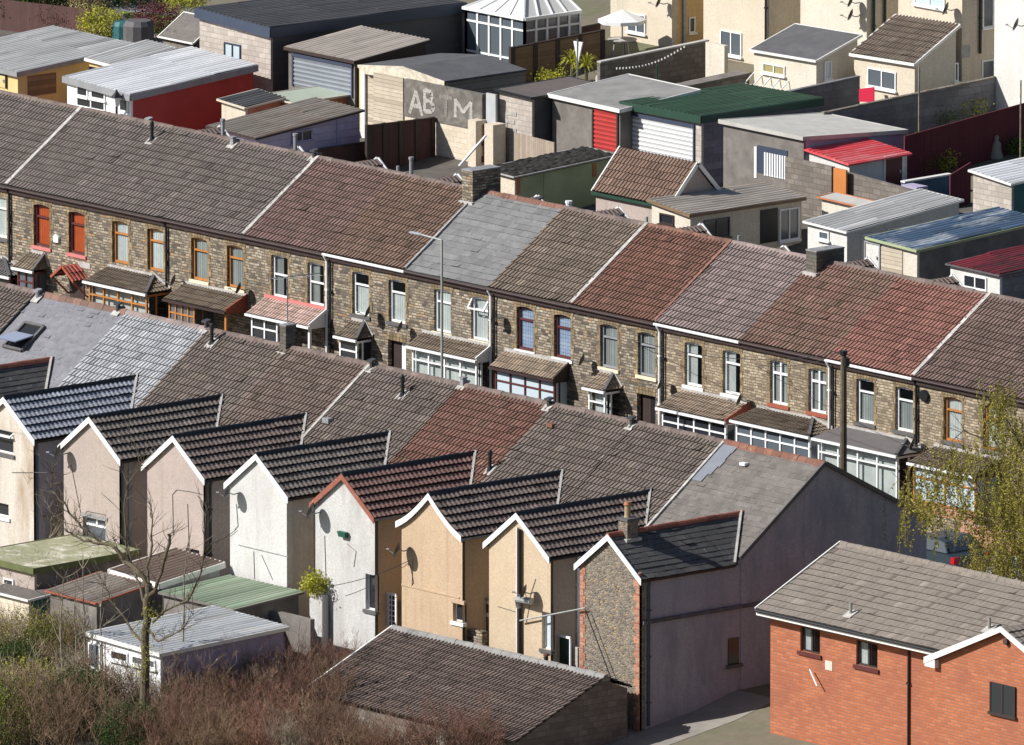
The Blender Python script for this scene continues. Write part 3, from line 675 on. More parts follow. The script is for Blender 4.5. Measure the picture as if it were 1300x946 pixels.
# vents
def onroofA(px, py):
    # intersection of the pixel's line with the front slope z = EZ+SL*y
    lo, hi = -.1, RUN
    d = FW*FPX+RT*(px-650)+UP*(473-py); t_ = (EZ+SL*(-CAM.y)*-1-0) if False else None
    # z = EZ+SL*y  ->  CAM.z+d.z t = EZ+SL*(CAM.y+d.y t)
    t_ = (EZ+SL*CAM.y-CAM.z)/(d.z-SL*d.y); return CAM+d*t_
def houseA(x): return HA[max(-2, min(13, int(math.floor(x/4.8))))]
for px, py, kd in ((193,179,'pipe'),(296,184,'wall'),(399,201,'dark'),(505,218,'steel'),(821,283,'steel'),(938,301,'steel'),(684,246,'dark'),(283,160,'tall'),(189,145,'box'),(375,178,'tall'),(522,210,'tall'),(722,249,'white'),(787,266,'dark')):
    p = onroofA(px, py)
    if p.y > RUN-.05:
        p = W(px, py, Y=RUN+.3); p.z = EZ+RISE-.25; p.x = Xat(px, RUN+.3, p.z)
    vent(houseA(p.x), p.x, p.y, p.z, kd, SL)

# ================================================================== rear wings of row A (only their far roof ends show over the ridge)
for k in range(-1, 13):
    xc = 4.8*k+1.6; h = HA[k]; zr = 5.55 if k % 3 else 5.35; y1 = 13.2
    b = MB(); b.prism([(xc-1.6,2*RUN,-.2),(xc+1.6,2*RUN,-.2),(xc+1.6,2*RUN,zr-1.25),(xc,2*RUN,zr-.05),(xc-1.6,2*RUN,zr-1.25)], (0,y1-2*RUN,0)); wg = b.build('rear_wing', 'concrete', h)
    r = MB()
    for s in (-1, 1):
        V = Vector((-s*1.75,0,1.28)); sheet(r, (xc+s*1.75,2*RUN-.4,zr-1.28), (0,1,0), V, y1-2*RUN+.5, V.length)
    r.build('wing_roof', TA['grey2'], wg)
    for s in (-1, 1): MB().bar((xc+s*1.75,y1+.13,zr-1.30),(xc,y1+.13,zr+.02), .05, .2).build('bargeboard', 'pvc', wg)

strip('back_yards', -20, 68, 2*RUN+.1, 17.4, 'concrete', .012)
for k in range(0, 12):
    mb = MB(); x = 4.8*k+.05; n_ = 5
    for i in range(n_): ya, yb_ = 13.0+i*.9, 13.0+(i+1)*.9; mb.box(x, x+.18, ya, yb_, T(ya)-.4, T(yb_)+1.75)
    mb2 = tag(mb.build('yard_wall', 'blockdark2' if k % 3 else 'concrete'), 'yard wall between two back yards behind the upper row', 'wall', 'walls between the back yards')
    mb = MB(); mb.box(x+.2, x+4.78, 17.0, 17.2, T(17)-.4, T(17)+1.9); tag(mb.build('lane_wall', 'block'), 'back lane wall closing a yard behind the upper row', 'wall', 'back lane walls')
M['concreteshadow'] = plain((.115,.105,.095), .95, .3, 1.5, stain=(.18,.165,.145), name='shadow_dark_concrete')  # ground colour darkened to stand for the shadow over the yards
strip('garage_forecourt', -45, 68, 19.8, 34, 'concreteshadow', .012)
# ================================================================== ROW B (backs of the lower row, gabled rear wings towards us)
BY, BZ = -17.0, 6.17
RS = .73; RY = -20.95; RZ = BZ+RS*(RY-BY)          # rear eave
FY, FZ = -12.0, 3.53
TB = {
 'brown': tiles((.150,.122,.108), (.125,.10,.088), moss=(.17,.155,.10), moss_amt=.45),
 'brownred': tiles((.150,.115,.10), (.15,.105,.09), moss=(.15,.13,.09), moss_amt=.35),
 'light': tiles((.36,.365,.385), (.31,.315,.33), tv=.5),
 'red': tiles((.165,.082,.064), (.13,.088,.07), moss=(.13,.10,.07), moss_amt=.5),
 'smooth': slatemat((.175,.175,.195), 'smooth_slate', (.165,.165,.185)),
 'slate': slatemat((.145,.130,.120), 'brown_slate', (.115,.105,.10)),
 'wingblue': tiles((.27,.285,.33), (.23,.245,.285), rough=.4),
 'wingdark': tiles((.155,.132,.118), (.13,.11,.098), moss=(.14,.12,.08), rough=.6),
 'wingbrown': tiles((.155,.120,.105), (.13,.10,.088), rough=.6),
 'wingred': tiles((.175,.10,.086), (.14,.085,.075), rough=.6),
 'wingslate': slatemat((.085,.082,.082), 'dark_slate'),
}
BX = [12.8, 17.8, 22.85, 28.06, 32.73, 37.4, 42.05, 47.18, 52.22, 56.93, 61.62, 66.9]
BR = ['brown','brown','smooth','light','brown','brownred','brown','red','brown','brown','slate']
BL = ['lower row house beyond the left edge', 'lower row house with brown tiled roof at the left edge beside smooth grey slates',
 'lower row house with smooth grey slate roof and an open skylight', 'lower row house with pale silver grey ribbed roof and stained cream rear wing',
 'lower row house with brown roof right of the silver one, pinkish wing with dish', 'lower row house with the small stone chimney on its ridge and plain pinkish wing',
 'lower row house right of the white verge line, white wing with black downpipe', 'lower row house with the orange red roof and red edged wing',
 'lower row house right of the red roof, tan wing with curved white bargeboards', 'lower row house left of the grey slates, light tan wing carrying thick soil pipes',
 'end house of the lower row with grey slate roof and big unlit rendered gable wall']
HB = []
for i in range(11):
    x0, x1 = BX[i], BX[i+1]; h = tag(empty('terraced_house', ((x0+x1)/2, BY, -1.3)), BL[i], 'house', 'rendered terraced houses of the lower row'); HB.append(h)
    b = MB(); b.face([(x0,RY+.12,-4.5),(x1,RY+.12,-4.5),(x1,RY+.12,RZ+.05),(x0,RY+.12,RZ+.05)]); b.build('rear_wall', 'concrete', h)
    b = MB(); wallgrid(b, (x1, FY-.1), (-1,0,0), (0,1,0), x1-x0, -1.6, FZ-.02, [(1,2,.6+.9,3.1),(3,4,1.5,3.1)], .15); b.build('front_wall', 'stone', h)
    b = MB()
    for u in (1,3): b.box(x1-u-1, x1-u, FY-.25, FY-.2, 1.5, 3.1)
    b.build('window', 'dark', h)
    if i in (0, 10):
        x = x0 if i == 0 else x1
        e = MB().prism([(x,FY-.08,-1.8),(x,FY-.08,FZ-.02),(x,BY,BZ-.05),(x,RY+.1,RZ-.02),(x,RY+.1,-4.5)], (-.2 if i else .2,0,0)); e.build('gable_wall', 'purplewall' if 'purplewall' in M else plain((.36,.315,.33), .9, .12, .8, stain=(.27,.235,.25), name='mauve_render'), h)
    r = MB(); V = Vector((0, BY-RY, BZ-RZ)); L = V.length; xa = x1+.1 if i == 10 else x1
    tp = BR[i]
    if tp == 'smooth': sheet(r, (x0,RY,RZ), (1,0,0), V, x1-x0, L, .3, FLAT, .22, .006, tile=1, tv=.05, lip=.75, stagger=True)
    elif tp == 'slate': sheet(r, (x0,RY,RZ), (1,0,0), V, xa-x0, L, .35, FLAT, .24, .012, tile=1, tv=.16, lip=.5, stagger=True)
    else: sheet(r, (x0,RY,RZ), (1,0,0), V, x1-x0, L)
    V2 = Vector((0, BY-FY, BZ-FZ)); sheet(r, (xa,FY,FZ), (-1,0,0), V2, xa-x0, V2.length)
    r.prism([(x0,RY,RZ-.03),(xa-.02,RY,RZ-.03),(xa-.02,BY,BZ-.06),(x0,BY,BZ-.06)], (0,0,-.04), .5)
    ro = r.build('roof', TB[tp], h)
    rm = MB(); ridge(rm, (x0,BY,BZ-.01), (xa,BY,BZ-.01), .13); rm.build('ridge_tiles', 'terracotta2' if False else (TA['mottled'] if tp in ('smooth',) else (tiles((.19,.085,.06),(.15,.08,.06),moss=(.2,.17,.1),name='red_ridge') if tp == 'slate' else (TA['pinkgrey'] if tp == 'light' else TA['grey2']))), ro)
def verge(h, x, mat='mortar', w_=.13, seg=True, top=0, y1=None):
    mb = MB(); n = 14 if seg else 1
    for i in range(n):
        a, b = i/n, (i+.96)/n; ya, yb = RY+(BY-RY)*a, RY+(BY-RY)*b
        mb.bar((x,ya,BZ+RS*(ya-BY)+.055),(x,yb,BZ+RS*(yb-BY)+.055), w_+R.uniform(-.015,.015), .08, R.uniform(.9,1.1))
    mb.build('verge_strip', mat, h)
verge(HB[6], BX[6]); verge(HB[10], BX[10], 'mortar', .10); verge(HB[2], BX[2], 'black', .05, False)
MB().bar((BX[11]+.12,RY-.05,RZ-.02),(BX[11]+.12,BY,BZ+.03), .06, .14).build('verge_board', 'sill_grey', HB[10])
MB().bar((BX[11]+.12,FY+.05,FZ-.02),(BX[11]+.12,BY,BZ+.03), .06, .14).build('verge_board', 'sill_grey', HB[10])
# patch of newer grey slates + a lifted slate, bird-like pale scrap
def onB(px, py):
    d = FW*FPX+RT*(px-650)+UP*(473-py); t_ = (BZ+RS*(CAM.y-BY)-CAM.z)/(d.z-RS*d.y); return CAM+d*t_
pt = MB(); q = onB(921,565); nn = Vector((0,-RS,1)).normalized()
for (a, b), w_ in zip([(0,.3),(.3,.6),(.6,.9),(.9,1.25),(1.25,1.6)], (.75,.7,.75,.65,.5)):
    ya, yb = BY-.12-a*.95, BY-.12-b*.95; x = BX[10]+.08
    pt.prism([(x,ya,BZ+RS*(ya-BY)+.04),(x+w_,ya,BZ+RS*(ya-BY)+.04),(x+w_,yb,BZ+RS*(yb-BY)+.045),(x,yb,BZ+RS*(yb-BY)+.045)], (0,0,.012))
pt.build('slate_patch', plain((.19,.205,.24), .6, .1, 3, name='new_slate'), HB[10])
p = onB(945,592); MB().box(p.x-.16,p.x+.12,p.y-.1,p.y+.1,p.z+.03,p.z+.13).build('roof_vent', 'pvc', HB[10])
p = onB(700,543); MB().box(p.x-.17,p.x+.17,p.y-.12,p.y+.12,p.z+.03,p.z+.16).build('roof_vent', TA['red'], HB[8])
p = onB(416,538); MB().box(p.x-.17,p.x+.17,p.y-.12,p.y+.12,p.z+.03,p.z+.22).build('roof_vent', 'lead', HB[6])
def houseB(x):
    for i in range(11):
        if x < BX[i+1]: return HB[i]
    return HB[10]
for px, py, kd in ((48,379,'box'),(150,396,'dark'),(262,418,'dark'),(269,437,'pipe'),(472,468,'dark'),(511,503,'pipe'),(588,490,'wall'),(622,598,'pipe'),(697,517,'dark'),(802,541,'dark')):
    p = onB(px, py)
    if p.y > BY: p = Vector((Xat(px, BY-.1, BZ), BY-.12, BZ-.08))
    vent(houseB(p.x), p.x, p.y, p.z, kd, RS)
chimney(HB[5], 37.15, 37.5, BY-.25, BY+.25, BZ-.3, BZ+.80, 'sootblock', cap=False)
an = MB(); an.tube([(37.3,BY,BZ+.9),(37.3,BY,BZ+2.6)], .025, 6); an.bar((37.0,BY-.6,BZ+2.55),(37.5,BY+1.4,BZ+2.6), .03)
for i in range(9): y = BY-.5+i*.22; an.bar((37.0-.1+i*.055,y,BZ+2.56),(37.35+i*.055,y,BZ+2.56), .015)
tag(an.build('tv_aerial', 'greypaint'), 'thin television aerial on the small chimney of the lower row', 'aerial')
# open skylight on the smooth slate roof
a = onB(8,437); nrm = Vector((0,-RS,1)).normalized(); up = Vector((0,1,RS)).normalized(); Ux = Vector((1,0,0))
c0 = onB(30,430)-Ux*.55-up*.6; f = MB()
for p, q in ((c0,c0+Ux*1.1),(c0+up*1.3,c0+Ux*1.1+up*1.3),(c0,c0+up*1.3),(c0+Ux*1.1,c0+Ux*1.1+up*1.3)): f.bar(p+nrm*.06, q+nrm*.06, .12, .12, up=nrm)
sk_ = f.build('skylight', 'sill_grey', HB[2])
MB().face([c0+nrm*.05,c0+Ux*1.1+nrm*.05,c0+Ux*1.1+up*1.3+nrm*.05,c0+up*1.3+nrm*.05]).build('skylight_opening', 'black', sk_)
sa = MB(); o1 = c0+up*.75+nrm*.1; tl_ = (-up*.8+nrm*.42); sa.prism([o1, o1+Ux*1.1, o1+Ux*1.1+tl_, o1+tl_], nrm*.05); sa.build('skylight_sash', plain((.30,.34,.45), .15, .05, 1, name='sky_glass'), sk_)

# -------- rear wings of row B
def wing(h, xc, zr=4.45, wall=None, roofm='wingdark', barge='pvc', yf=-25.55, half=1.6, ridgem='black', side=None, pipe_=None, curved=False, slate=False, rise=1.22, ov=.16):
    ze = zr-rise*(half+ov)/half; zwall = zr-rise
    b = MB(); zb = -4.6
    b.prism([(xc-half,yf,zb),(xc+half,yf,zb),(xc+half,yf,zwall),(xc,yf,zr-.04),(xc-half,yf,zwall)], (0,.25,0))
    gw = b.build('rear_wing', wall, h)
    s = MB(); s.box(xc-half, xc-half+.2, yf+.25, RY+.12, zb, zwall-.02); s.box(xc+half-.2, xc+half, yf+.25, RY+.12, zb, zwall-.02); s.build('wing_side_wall', side or wall, gw)
    r = MB(); yb = -18.9
    for sg in (-1, 1):
        V = Vector((-sg*(half+ov),0,zr-ze))
        if sg == 1: P0, U = (xc+half+ov, yf-.12, ze), (0,1,0)
        else: P0, U = (xc-half-ov, yb, ze), (0,-1,0)
        vl = V.length; tot = yb-yf+.12; yend = lambda z: BY+(z-BZ)/RS+.12
        cl = (lambda v: (0, yend(ze+(zr-ze)*v/vl)-yf+.12)) if sg == 1 else (lambda v: (yb-yend(ze+(zr-ze)*v/vl), tot))
        if slate: sheet(r, P0, U, V, yb-yf+.12, V.length, .35, FLAT, .25, .02, cl, tile=1, tv=.14, lip=.25, stagger=True)
        else: sheet(r, P0, U, V, yb-yf+.12, V.length, .21, [(0,0),(.07,.006),(.105,.03),(.165,.03)], .35, .075, cl, lip=.07, tv=.1)
        r.prism([(xc+sg*(half+ov),yf-.1,ze-.01),(xc,yf-.1,zr-.02),(xc,yend(zr),zr-.02),(xc+sg*(half+ov),yend(ze),ze-.01)], (0,0,-.04), .4)
    ro = r.build('wing_roof', TB[roofm], gw)
    rm = MB(); ridge(rm, (xc,yf-.12,zr+.03), (xc,-19.25,zr+.03), .10); rm.build('ridge_tiles', ridgem, gw)
    vy = MB(); ye_ = BY+(ze-BZ)/RS; yr_ = BY+(zr-BZ)/RS
    vy.bar((xc+half+ov,ye_-.02,ze+.07),(xc,yr_-.02,zr+.10), .09, .06); vy.build('valley_mortar', 'mortar', gw)
    bb = MB()
    for sg in (-1, 1):
        n = 6
        for i in range(n):
            def P(f_):
                x = sg*(half+ov+.04)*f_; z = zr+.02-(zr-ze)*f_
                if curved: z += -.10*math.sin(f_*math.pi)*1.0+.05*max(0, f_-.75)*4
                return Vector((xc+x, yf-.13, z))
            if curved or i == 0:
                a_, c_ = (P(i/n), P((i+1)/n)) if curved else (P(0), P(1))
                bb.prism([a_+Vector((0,0,.03)), c_+Vector((0,0,.03)), c_+Vector((0,0,-.20)), a_+Vector((0,0,-.20))], (0,.035,0))
            if not curved: break
        # flat box end
    bb.build('bargeboard', barge, gw)
    v = MB()
    v.bar((xc+half+ov-.01,yf-.1,ze-.05),(xc+half+ov-.01,ye_,ze-.05), .09, .09); v.build('wing_gutter', 'black' if barge == 'pvc' and not curved else 'lead', gw); v = MB(); v.bar((xc-half-ov+.01,yf-.1,ze-.05),(xc-half-ov+.01,ye_,ze-.05), .09, .09); v.build('wing_gutter', 'black' if barge == 'pvc' and not curved else 'lead', gw)
    if pipe_: pipe(gw, [(xc+half+ov-.02, pipe_[0], ze-.08), (xc+half+.08, pipe_[0], ze-.3), (xc+half+.08, pipe_[0], -2.2)], pipe_[1], .055)
    return gw
dash = lambda c, nm, stain=None, sa=.6: (lambda: plain(c, .95, .22, 1.3, stain=stain, stain_amt=sa, fine=40, name=nm))()
def render_mat(c, nm, stain=None, amt=.6, sscale=.8, joint=False):
    mt, t, p = nodes(nm)
    a = mixc(t, ramp(t, noise(t, 13, 3, .85), [(.32,0),(.68,1)]), sc(c,.74), sc(c,1.10)); a = mixc(t, ramp(t, noise(t, .8, 6, .65), [(.38,0),(.62,.45)]), a, sc(c,.74))
    m2 = N(t, 'ShaderNodeMapping'); m2.inputs['Scale'].default_value = (3.2,3.2,.22); t.links.new(geo(t), m2.inputs[0])
    a = mixc(t, ramp(t, noise(t, 1.0, 4, .6, m2.outputs[0]), [(.56,0),(.70,.45)]), a, sc(c,.62))
    m3 = N(t, 'ShaderNodeMapping'); m3.inputs['Scale'].default_value = (1,1,1); t.links.new(geo(t), m3.inputs[0])
    ck = noise(t, 1.3, 8, .8, m3.outputs[0]); a = mixc(t, ramp(t, ck, [(.492,0),(.5,.35),(.508,0)]), a, sc(c,.45))
    if stain:
        mp = N(t, 'ShaderNodeMapping'); mp.inputs['Scale'].default_value = (1,1,.35); t.links.new(geo(t), mp.inputs[0])
        a = mixc(t, ramp(t, noise(t, sscale, 6, .7, mp.outputs[0]), [(.48,0),(.68,amt)]), a, stain)
    t.links.new(a, p.inputs['Base Color']); p.inputs['Roughness'].default_value = .95; p.inputs['Specular IOR Level'].default_value = .15
    bump(t, noise(t, 45, 2), p, .02, .7); return mt
M['w_cream'] = render_mat((.68,.62,.55), 'stained_cream_render', (.34,.25,.17), .85, .6)
M['w_pink'] = render_mat((.47,.40,.36), 'pinkish_pebbledash', (.40,.31,.25), .4)
M['w_pink2'] = render_mat((.49,.41,.375), 'pale_brown_pebbledash', (.42,.34,.29), .3)
M['w_white'] = render_mat((.66,.655,.645), 'white_render', (.46,.44,.41), .6)
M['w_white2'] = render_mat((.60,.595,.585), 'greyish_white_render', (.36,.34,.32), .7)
M['w_tan'] = render_mat((.58,.435,.30), 'tan_render', (.42,.29,.18), .35)
M['w_tan2'] = render_mat((.61,.49,.355), 'light_tan_render', (.50,.36,.20), .3)
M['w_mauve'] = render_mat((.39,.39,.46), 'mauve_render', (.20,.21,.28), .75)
HB[10].children  # end house
for o in HB[10].children:
    if o.name.startswith('gable_wall'): o.data.materials[0] = M['w_mauve']
XW = [None, None, 26.5, 31.45, 36.4, 41.2, 45.9, 50.7, 55.5, 60.3, 65.25]
TB['ridgered'] = tiles((.28,.10,.07), (.22,.09,.06), name='red_ridge')
wing(HB[1], 21.7, 4.45, 'w_cream', 'wingslate', slate=True, ridgem=TB['ridgered'])
wg = {}
wg[2] = wing(HB[2], XW[2], 4.45, 'w_cream', 'wingslate', slate=True, ridgem=TB['ridgered'])
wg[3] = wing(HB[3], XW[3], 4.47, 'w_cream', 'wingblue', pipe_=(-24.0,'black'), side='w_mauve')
wg[4] = wing(HB[4], XW[4], 4.45, 'w_pink', 'wingdark', pipe_=(-25.1,'greypaint'), side='w_pink')
wg[5] = wing(HB[5], XW[5], 4.45, 'w_pink2', 'wingbrown', pipe_=(-25.3,'black'), side='w_pink2')
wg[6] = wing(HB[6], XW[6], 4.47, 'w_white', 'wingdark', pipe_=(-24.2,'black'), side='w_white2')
wg[7] = wing(HB[7], XW[7], 4.45, 'w_white2', 'wingred', barge=TB['ridgered'], side='w_tan')
wg[8] = wing(HB[8], XW[8], 4.45, 'w_tan', 'wingbrown', curved=True, pipe_=(-23.4,'greypaint'), side='w_tan')
wg[9] = wing(HB[9], XW[9], 4.45, 'w_tan2', 'wingbrown', pipe_=(-24.2,'pvc'), side='w_tan2')
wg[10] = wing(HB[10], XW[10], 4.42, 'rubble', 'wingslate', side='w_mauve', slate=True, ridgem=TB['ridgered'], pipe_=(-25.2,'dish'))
# white sloping flashing where slate wing meets the end roof
YF = -25.55
def wwin(i, tl, br, frame='pvc', style='plain', sill='sill_grey', glass='dark', head=None):
    """window proud-cut into the wing's gable face: opening recessed behind a reveal"""
    a, b = W(*tl, Y=YF), W(*br, Y=YF); x0, x1, z1, z0 = a.x, b.x, a.z, b.z
    return x0, x1, z0, z1
def cutwindow(i, tl, br, frame='pvc', style='plain', sill='sill_grey', glass='dark', head=None):
    x0, x1, z0, z1 = wwin(i, tl, br)
    g = wg[i]; xc = XW[i]; half = 1.6
    holes.setdefault(i, []).append((x0, x1, z0, z1, frame, style, sill, glass, head))
holes = {}
cutwindow(3, (-12,542), (17,578), 'pvc', 'open', 'sill_grey'); cutwindow(3, (-10,636), (11,658), 'pvc', 'plain', 'pvc')
cutwindow(4, (105,655), (134,694), 'pvc', 'toplight', 'pvc', 'grey_glass', 'lead')
cutwindow(5, (236,695), (253,707), 'pvc', 'plain', None)
cutwindow(7, (464,728), (476,776), 'pvc', 'plain', 'sill_grey', 'dark')
cutwindow(8, (575,765), (587,791), 'pvc', 'plain', 'pvc', 'dark', 'w_tan')
cutwindow(9, (688,776), (699,826), 'pvc', 'plain', 'sill_grey', 'pale_glass')
for i, hs in holes.items():
    o = wg[i]; xc = XW[i]; half = 1.6; base = WL[o]
    zr = 4.47 if i in (3,6) else 4.45; zwl = zr-1.22
    mb = MB(); wallgrid(mb, (xc-half, YF), (1,0,0), (0,-1,0), 2*half, -4.6, zwl, [(a-xc+half if a-xc+half > .05 else .05, b-xc+half, c_, d_) for a, b, c_, d_, *_ in hs], .2)
    mb.face([(xc-half,YF,zwl),(xc+half,YF,zwl),(xc,YF,zr-.04)])
    mb.face([(xc-half,YF+.25,zwl),(xc+half,YF+.25,zwl),(xc,YF+.25,zr-.04)])
    me = o.data; tmp = mb.build('tmp', me.materials[0], WL and o.parent); o.data = tmp.data; bpy.data.objects.remove(tmp); o.data.name = 'rear_wing'
    for a, b, c_, d_, fr, st, si, gl, hd in hs:
        a = max(a, xc-half+.05)
        window(HB[i], a, b, YF, c_, d_, fr, st, None, si, None, .16, gl, .045, .06)
        if hd: MB().box(a-.12, b+.12, YF-.03, YF+.05, d_+.002, d_+.14).build('lintel', hd, HB[i])
# fixtures on wings
dish(HB[4], W(87,575,Y=YF), r=.36); dish(HB[6], W(303,626,Y=YF), r=.36); dish(HB[7], W(408,650,Y=YF), r=.42); dish(HB[8], W(519,698,Y=YF), r=.42); dish(HB[9], W(679,752,Y=YF), r=.34)
p = W(438,678,Y=YF); MB().prism([(p.x-.18,YF-.16,p.z-.1),(p.x+.18,YF-.16,p.z-.1),(p.x+.22,YF-.2,p.z+.1),(p.x-.22,YF-.2,p.z+.1)], (0,.16,0)).build('flood_light', plain((.02,.10,.07), .5, .1, 3, name='dark_green'), HB[7])
# render joint lines
for i, (a, b) in ((8, ((523,745),(586,762))),): 
    A_, B_ = W(*a,Y=YF), W(*b,Y=YF); MB().box(XW[i]-1.6, XW[i]+1.6, YF-.025, YF, A_.z-.03, A_.z+.03).build('render_bead', 'w_tan', HB[i])
def cable(i, pts, mat='sill_grey', r=.012):
    MB().tube([W(x, y, Y=YF-.015) for x, y in pts], r, 4).build('wall_cable', mat, HB[i])
cable(4, [(134,654),(110,649),(107,660),(107,690)]); cable(4, [(90,590),(100,640),(102,650)])
cable(5, [(220,680),(219,628),(224,622),(240,624),(257,628)]); cable(5, [(240,695),(238,640)])
cable(6, [(300,640),(302,668),(298,672)]); cable(6, [(303,692),(366,707)], 'lead', .02); cable(6, [(322,700),(323,735)]); cable(6, [(332,705),(346,736)])
cable(7, [(412,680),(414,745),(420,790)]); cable(7, [(440,690),(452,700),(449,720)]); cable(8, [(520,715),(525,740),(522,744)]); cable(8, [(524,710),(523,742)])
cable(9, [(632,770),(658,778)]); cable(9, [(664,745),(672,770),(668,790)]); cable(9, [(680,735),(672,760)]); cable(3, [(15,600),(60,600)])
# soil pipes on tan wing 9
x = Xat(659, YF-.1, 2.0); pp = MB(); zt = W(659,672,Y=YF-.1).z; pp.tube([(x,YF-.1,zt),(x,YF-.1,-4)], .075, 8); pp.build('soil_pipe', 'darkwood', HB[9])
x2 = x-.16; pp = MB(); pp.tube([(x2,YF-.06,zt+.05),(x2,YF-.06,-.8)], .035, 8); pp.build('downpipe', 'pvc', HB[9])
q = W(672,764,Y=YF-.3); pp = MB(); pp.tube([(x,YF-.12,q.z-.35),(x+.03,YF-.2,q.z-.05),(q.x-.1,YF-.3,q.z+.02),(q.x+.12,YF-.3,q.z+.03)], [.10,.12,.13,.13], 10); pp.build('extract_duct', 'galv', HB[9])
# brick quoins on the rubble gable, chimney
for sg in (-1, 1):
    mb = MB(); z = -4.6; i = 0
    while z < 3.1: 
        wd = .30 if i % 2 else .20; xe = XW[10]+sg*1.6; mb.box(xe, xe-sg*wd, YF-.02, YF+.1, z+.004, z+.25, R.uniform(.85,1.1))
        z += .255; i += 1
    mb.build('brick_quoins', 'quoinbrick', HB[10])
mb = MB()
cz = 4.42; chm = chimney(HB[10], XW[10]-.18, XW[10]+.30, YF+.55, YF+1.05, cz-.3, cz+.46, 'rubble')
pt_ = MB(); pt_.tube([(XW[10]+.02,YF+.8,cz+.5),(XW[10]+.02,YF+.8,cz+.62),(XW[10]+.02,YF+.8,cz+.95),(XW[10]+.02,YF+.8,cz+1.0)], [.14,.11,.11,.15], 12); pt_.build('chimney_pot', 'ochrepot', chm)
pt_ = MB(); pt_.tube([(XW[10]+.02,YF+.8,cz+1.0),(XW[10]+.02,YF+.8,cz+1.10)], [.15,.11], 12); pt_.build('chimney_cowl', 'terracotta', chm)
# horizontal scaffold tube between wings 9 and 10 and a leaning black rod
a_, b_ = W(660,788,Y=YF-.15), W(743,772,Y=YF-.15)
tag(MB().tube([a_, b_], .03, 6).build('washing_pole', 'galv'), 'long grey metal pole spanning between the tan wing and the stone gable', 'pole')
a_, b_ = W(743,774,Y=YF-.2), W(776,862,Y=YF-.2); a2 = a_+(b_-a_)*1.4
tag(MB().tube([a_, a2], .022, 6).build('cable', 'black'), 'black cable running down in front of the rubble stone gable', 'cable')
# step line across the end wall (raised render band, shade below painted dark)
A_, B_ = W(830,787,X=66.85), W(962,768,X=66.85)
mb = MB(); mb.box(66.84, 66.95, YF+.1, -13, A_.z-.10, A_.z+.03); mb.build('render_ledge', plain((.13,.12,.14), .95, .4, 2, stain=(.28,.27,.34), name='shade_dark_ledge'), HB[10])
A_, B_ = W(924,811,X=66.85), W(937,842,X=66.85)
mb = MB(); mb.box(66.84,66.89,A_.y,B_.y,B_.z,A_.z); wdw = mb.build('window', 'dark', HB[10])
mb = MB(); mb.box(66.88,67.0,A_.y-.12,B_.y+.12,B_.z-.12,B_.z); mb.build('sill', 'sill_grey', wdw)
# ================================================================== BACK GARDENS: garages and sheds
M['c_grey'] = corr((.47,.47,.465), (.36,.36,.355), 'grey_corrugated'); M['c_pale'] = corr((.72,.73,.74), (.62,.63,.65), 'pale_corrugated')
M['c_rust'] = corr((.27,.235,.205), (.18,.155,.13), 'weathered_corrugated', rust=(.16,.10,.07)); M['c_fibre'] = corr((.43,.38,.33), (.31,.275,.24), 'fibre_cement')
M['c_green'] = corr((.035,.085,.045), (.03,.07,.04), 'green_corrugated', .5); M['c_mint'] = corr((.24,.31,.22), (.19,.25,.17), 'mint_corrugated', rust=(.33,.36,.28))
M['c_red'] = corr((.72,.075,.085), (.60,.06,.075), 'red_corrugated', rust=(.78,.34,.33)); M['c_darkred'] = corr((.20,.02,.03), (.08,.015,.02), 'dark_red_corrugated', rust=(.04,.02,.02), ra=.7)
M['c_blue'] = corr((.07,.12,.20), (.055,.085,.135), 'blue_grey_felt', rust=(.42,.46,.50), ra=.85); M['c_brown'] = corr((.15,.105,.085), (.11,.08,.065), 'brown_corrugated')
M['c_dark'] = corr((.09,.09,.095), (.065,.065,.07), 'dark_corrugated'); M['c_zinc'] = corr((.46,.48,.50), (.37,.39,.41), 'zinc_sheet', rust=(.5,.48,.42))
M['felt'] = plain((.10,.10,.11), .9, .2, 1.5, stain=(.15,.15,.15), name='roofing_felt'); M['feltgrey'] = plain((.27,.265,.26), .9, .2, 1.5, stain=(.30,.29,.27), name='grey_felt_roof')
M['feltpale'] = plain((.50,.485,.455), .9, .15, 1.5, stain=(.3,.29,.27), name='pale_flat_roof'); M['moss'] = plain((.035,.033,.03), 1, .6, 6, stain=(.12,.11,.10), name='black_moss')
M['redwall'] = plain((.48,.06,.05), .7, .12, 1, name='red_wall_paint'); M['navy'] = plain((.045,.06,.10), .5, .1, 1, name='navy_fascia')
M['yellow'] = plain((.68,.53,.25), .8, .12, 1, stain=(.5,.38,.2), name='yellow_render'); M['cream'] = render_mat((.70,.62,.50), 'cream_render', (.6,.5,.38), .3)
M['cream2'] = render_mat((.74,.68,.58), 'pale_cream_render', (.6,.52,.42), .3); M['whitewall'] = render_mat((.76,.75,.72), 'white_wall', (.58,.54,.48), .45)
M['ochre'] = render_mat((.72,.52,.28), 'warm_lit_render'); M['purplewall'] = boards((.52,.46,.64), (.46,.40,.57), .3, False, 'purple_boards')
M['orangewall'] = plain((.55,.20,.10), .8, .2, 2, name='orange_wall'); M['darkgreen'] = plain((.02,.06,.04), .5, .1, 2, name='green_paint')
M['mintwall'] = plain((.40,.46,.27), .8, .2, 1, stain=(.28,.33,.18), name='pale_green_wall'); M['greyrender'] = plain((.21,.19,.175), .95, .3, 1.3, stain=(.33,.31,.28), name='grey_render')
M['planks'] = boards((.60,.52,.41), (.36,.30,.23), .16, False, 'pale_planks'); M['plankgrey'] = boards((.30,.275,.245), (.24,.215,.19), .30, False, 'grey_boards')
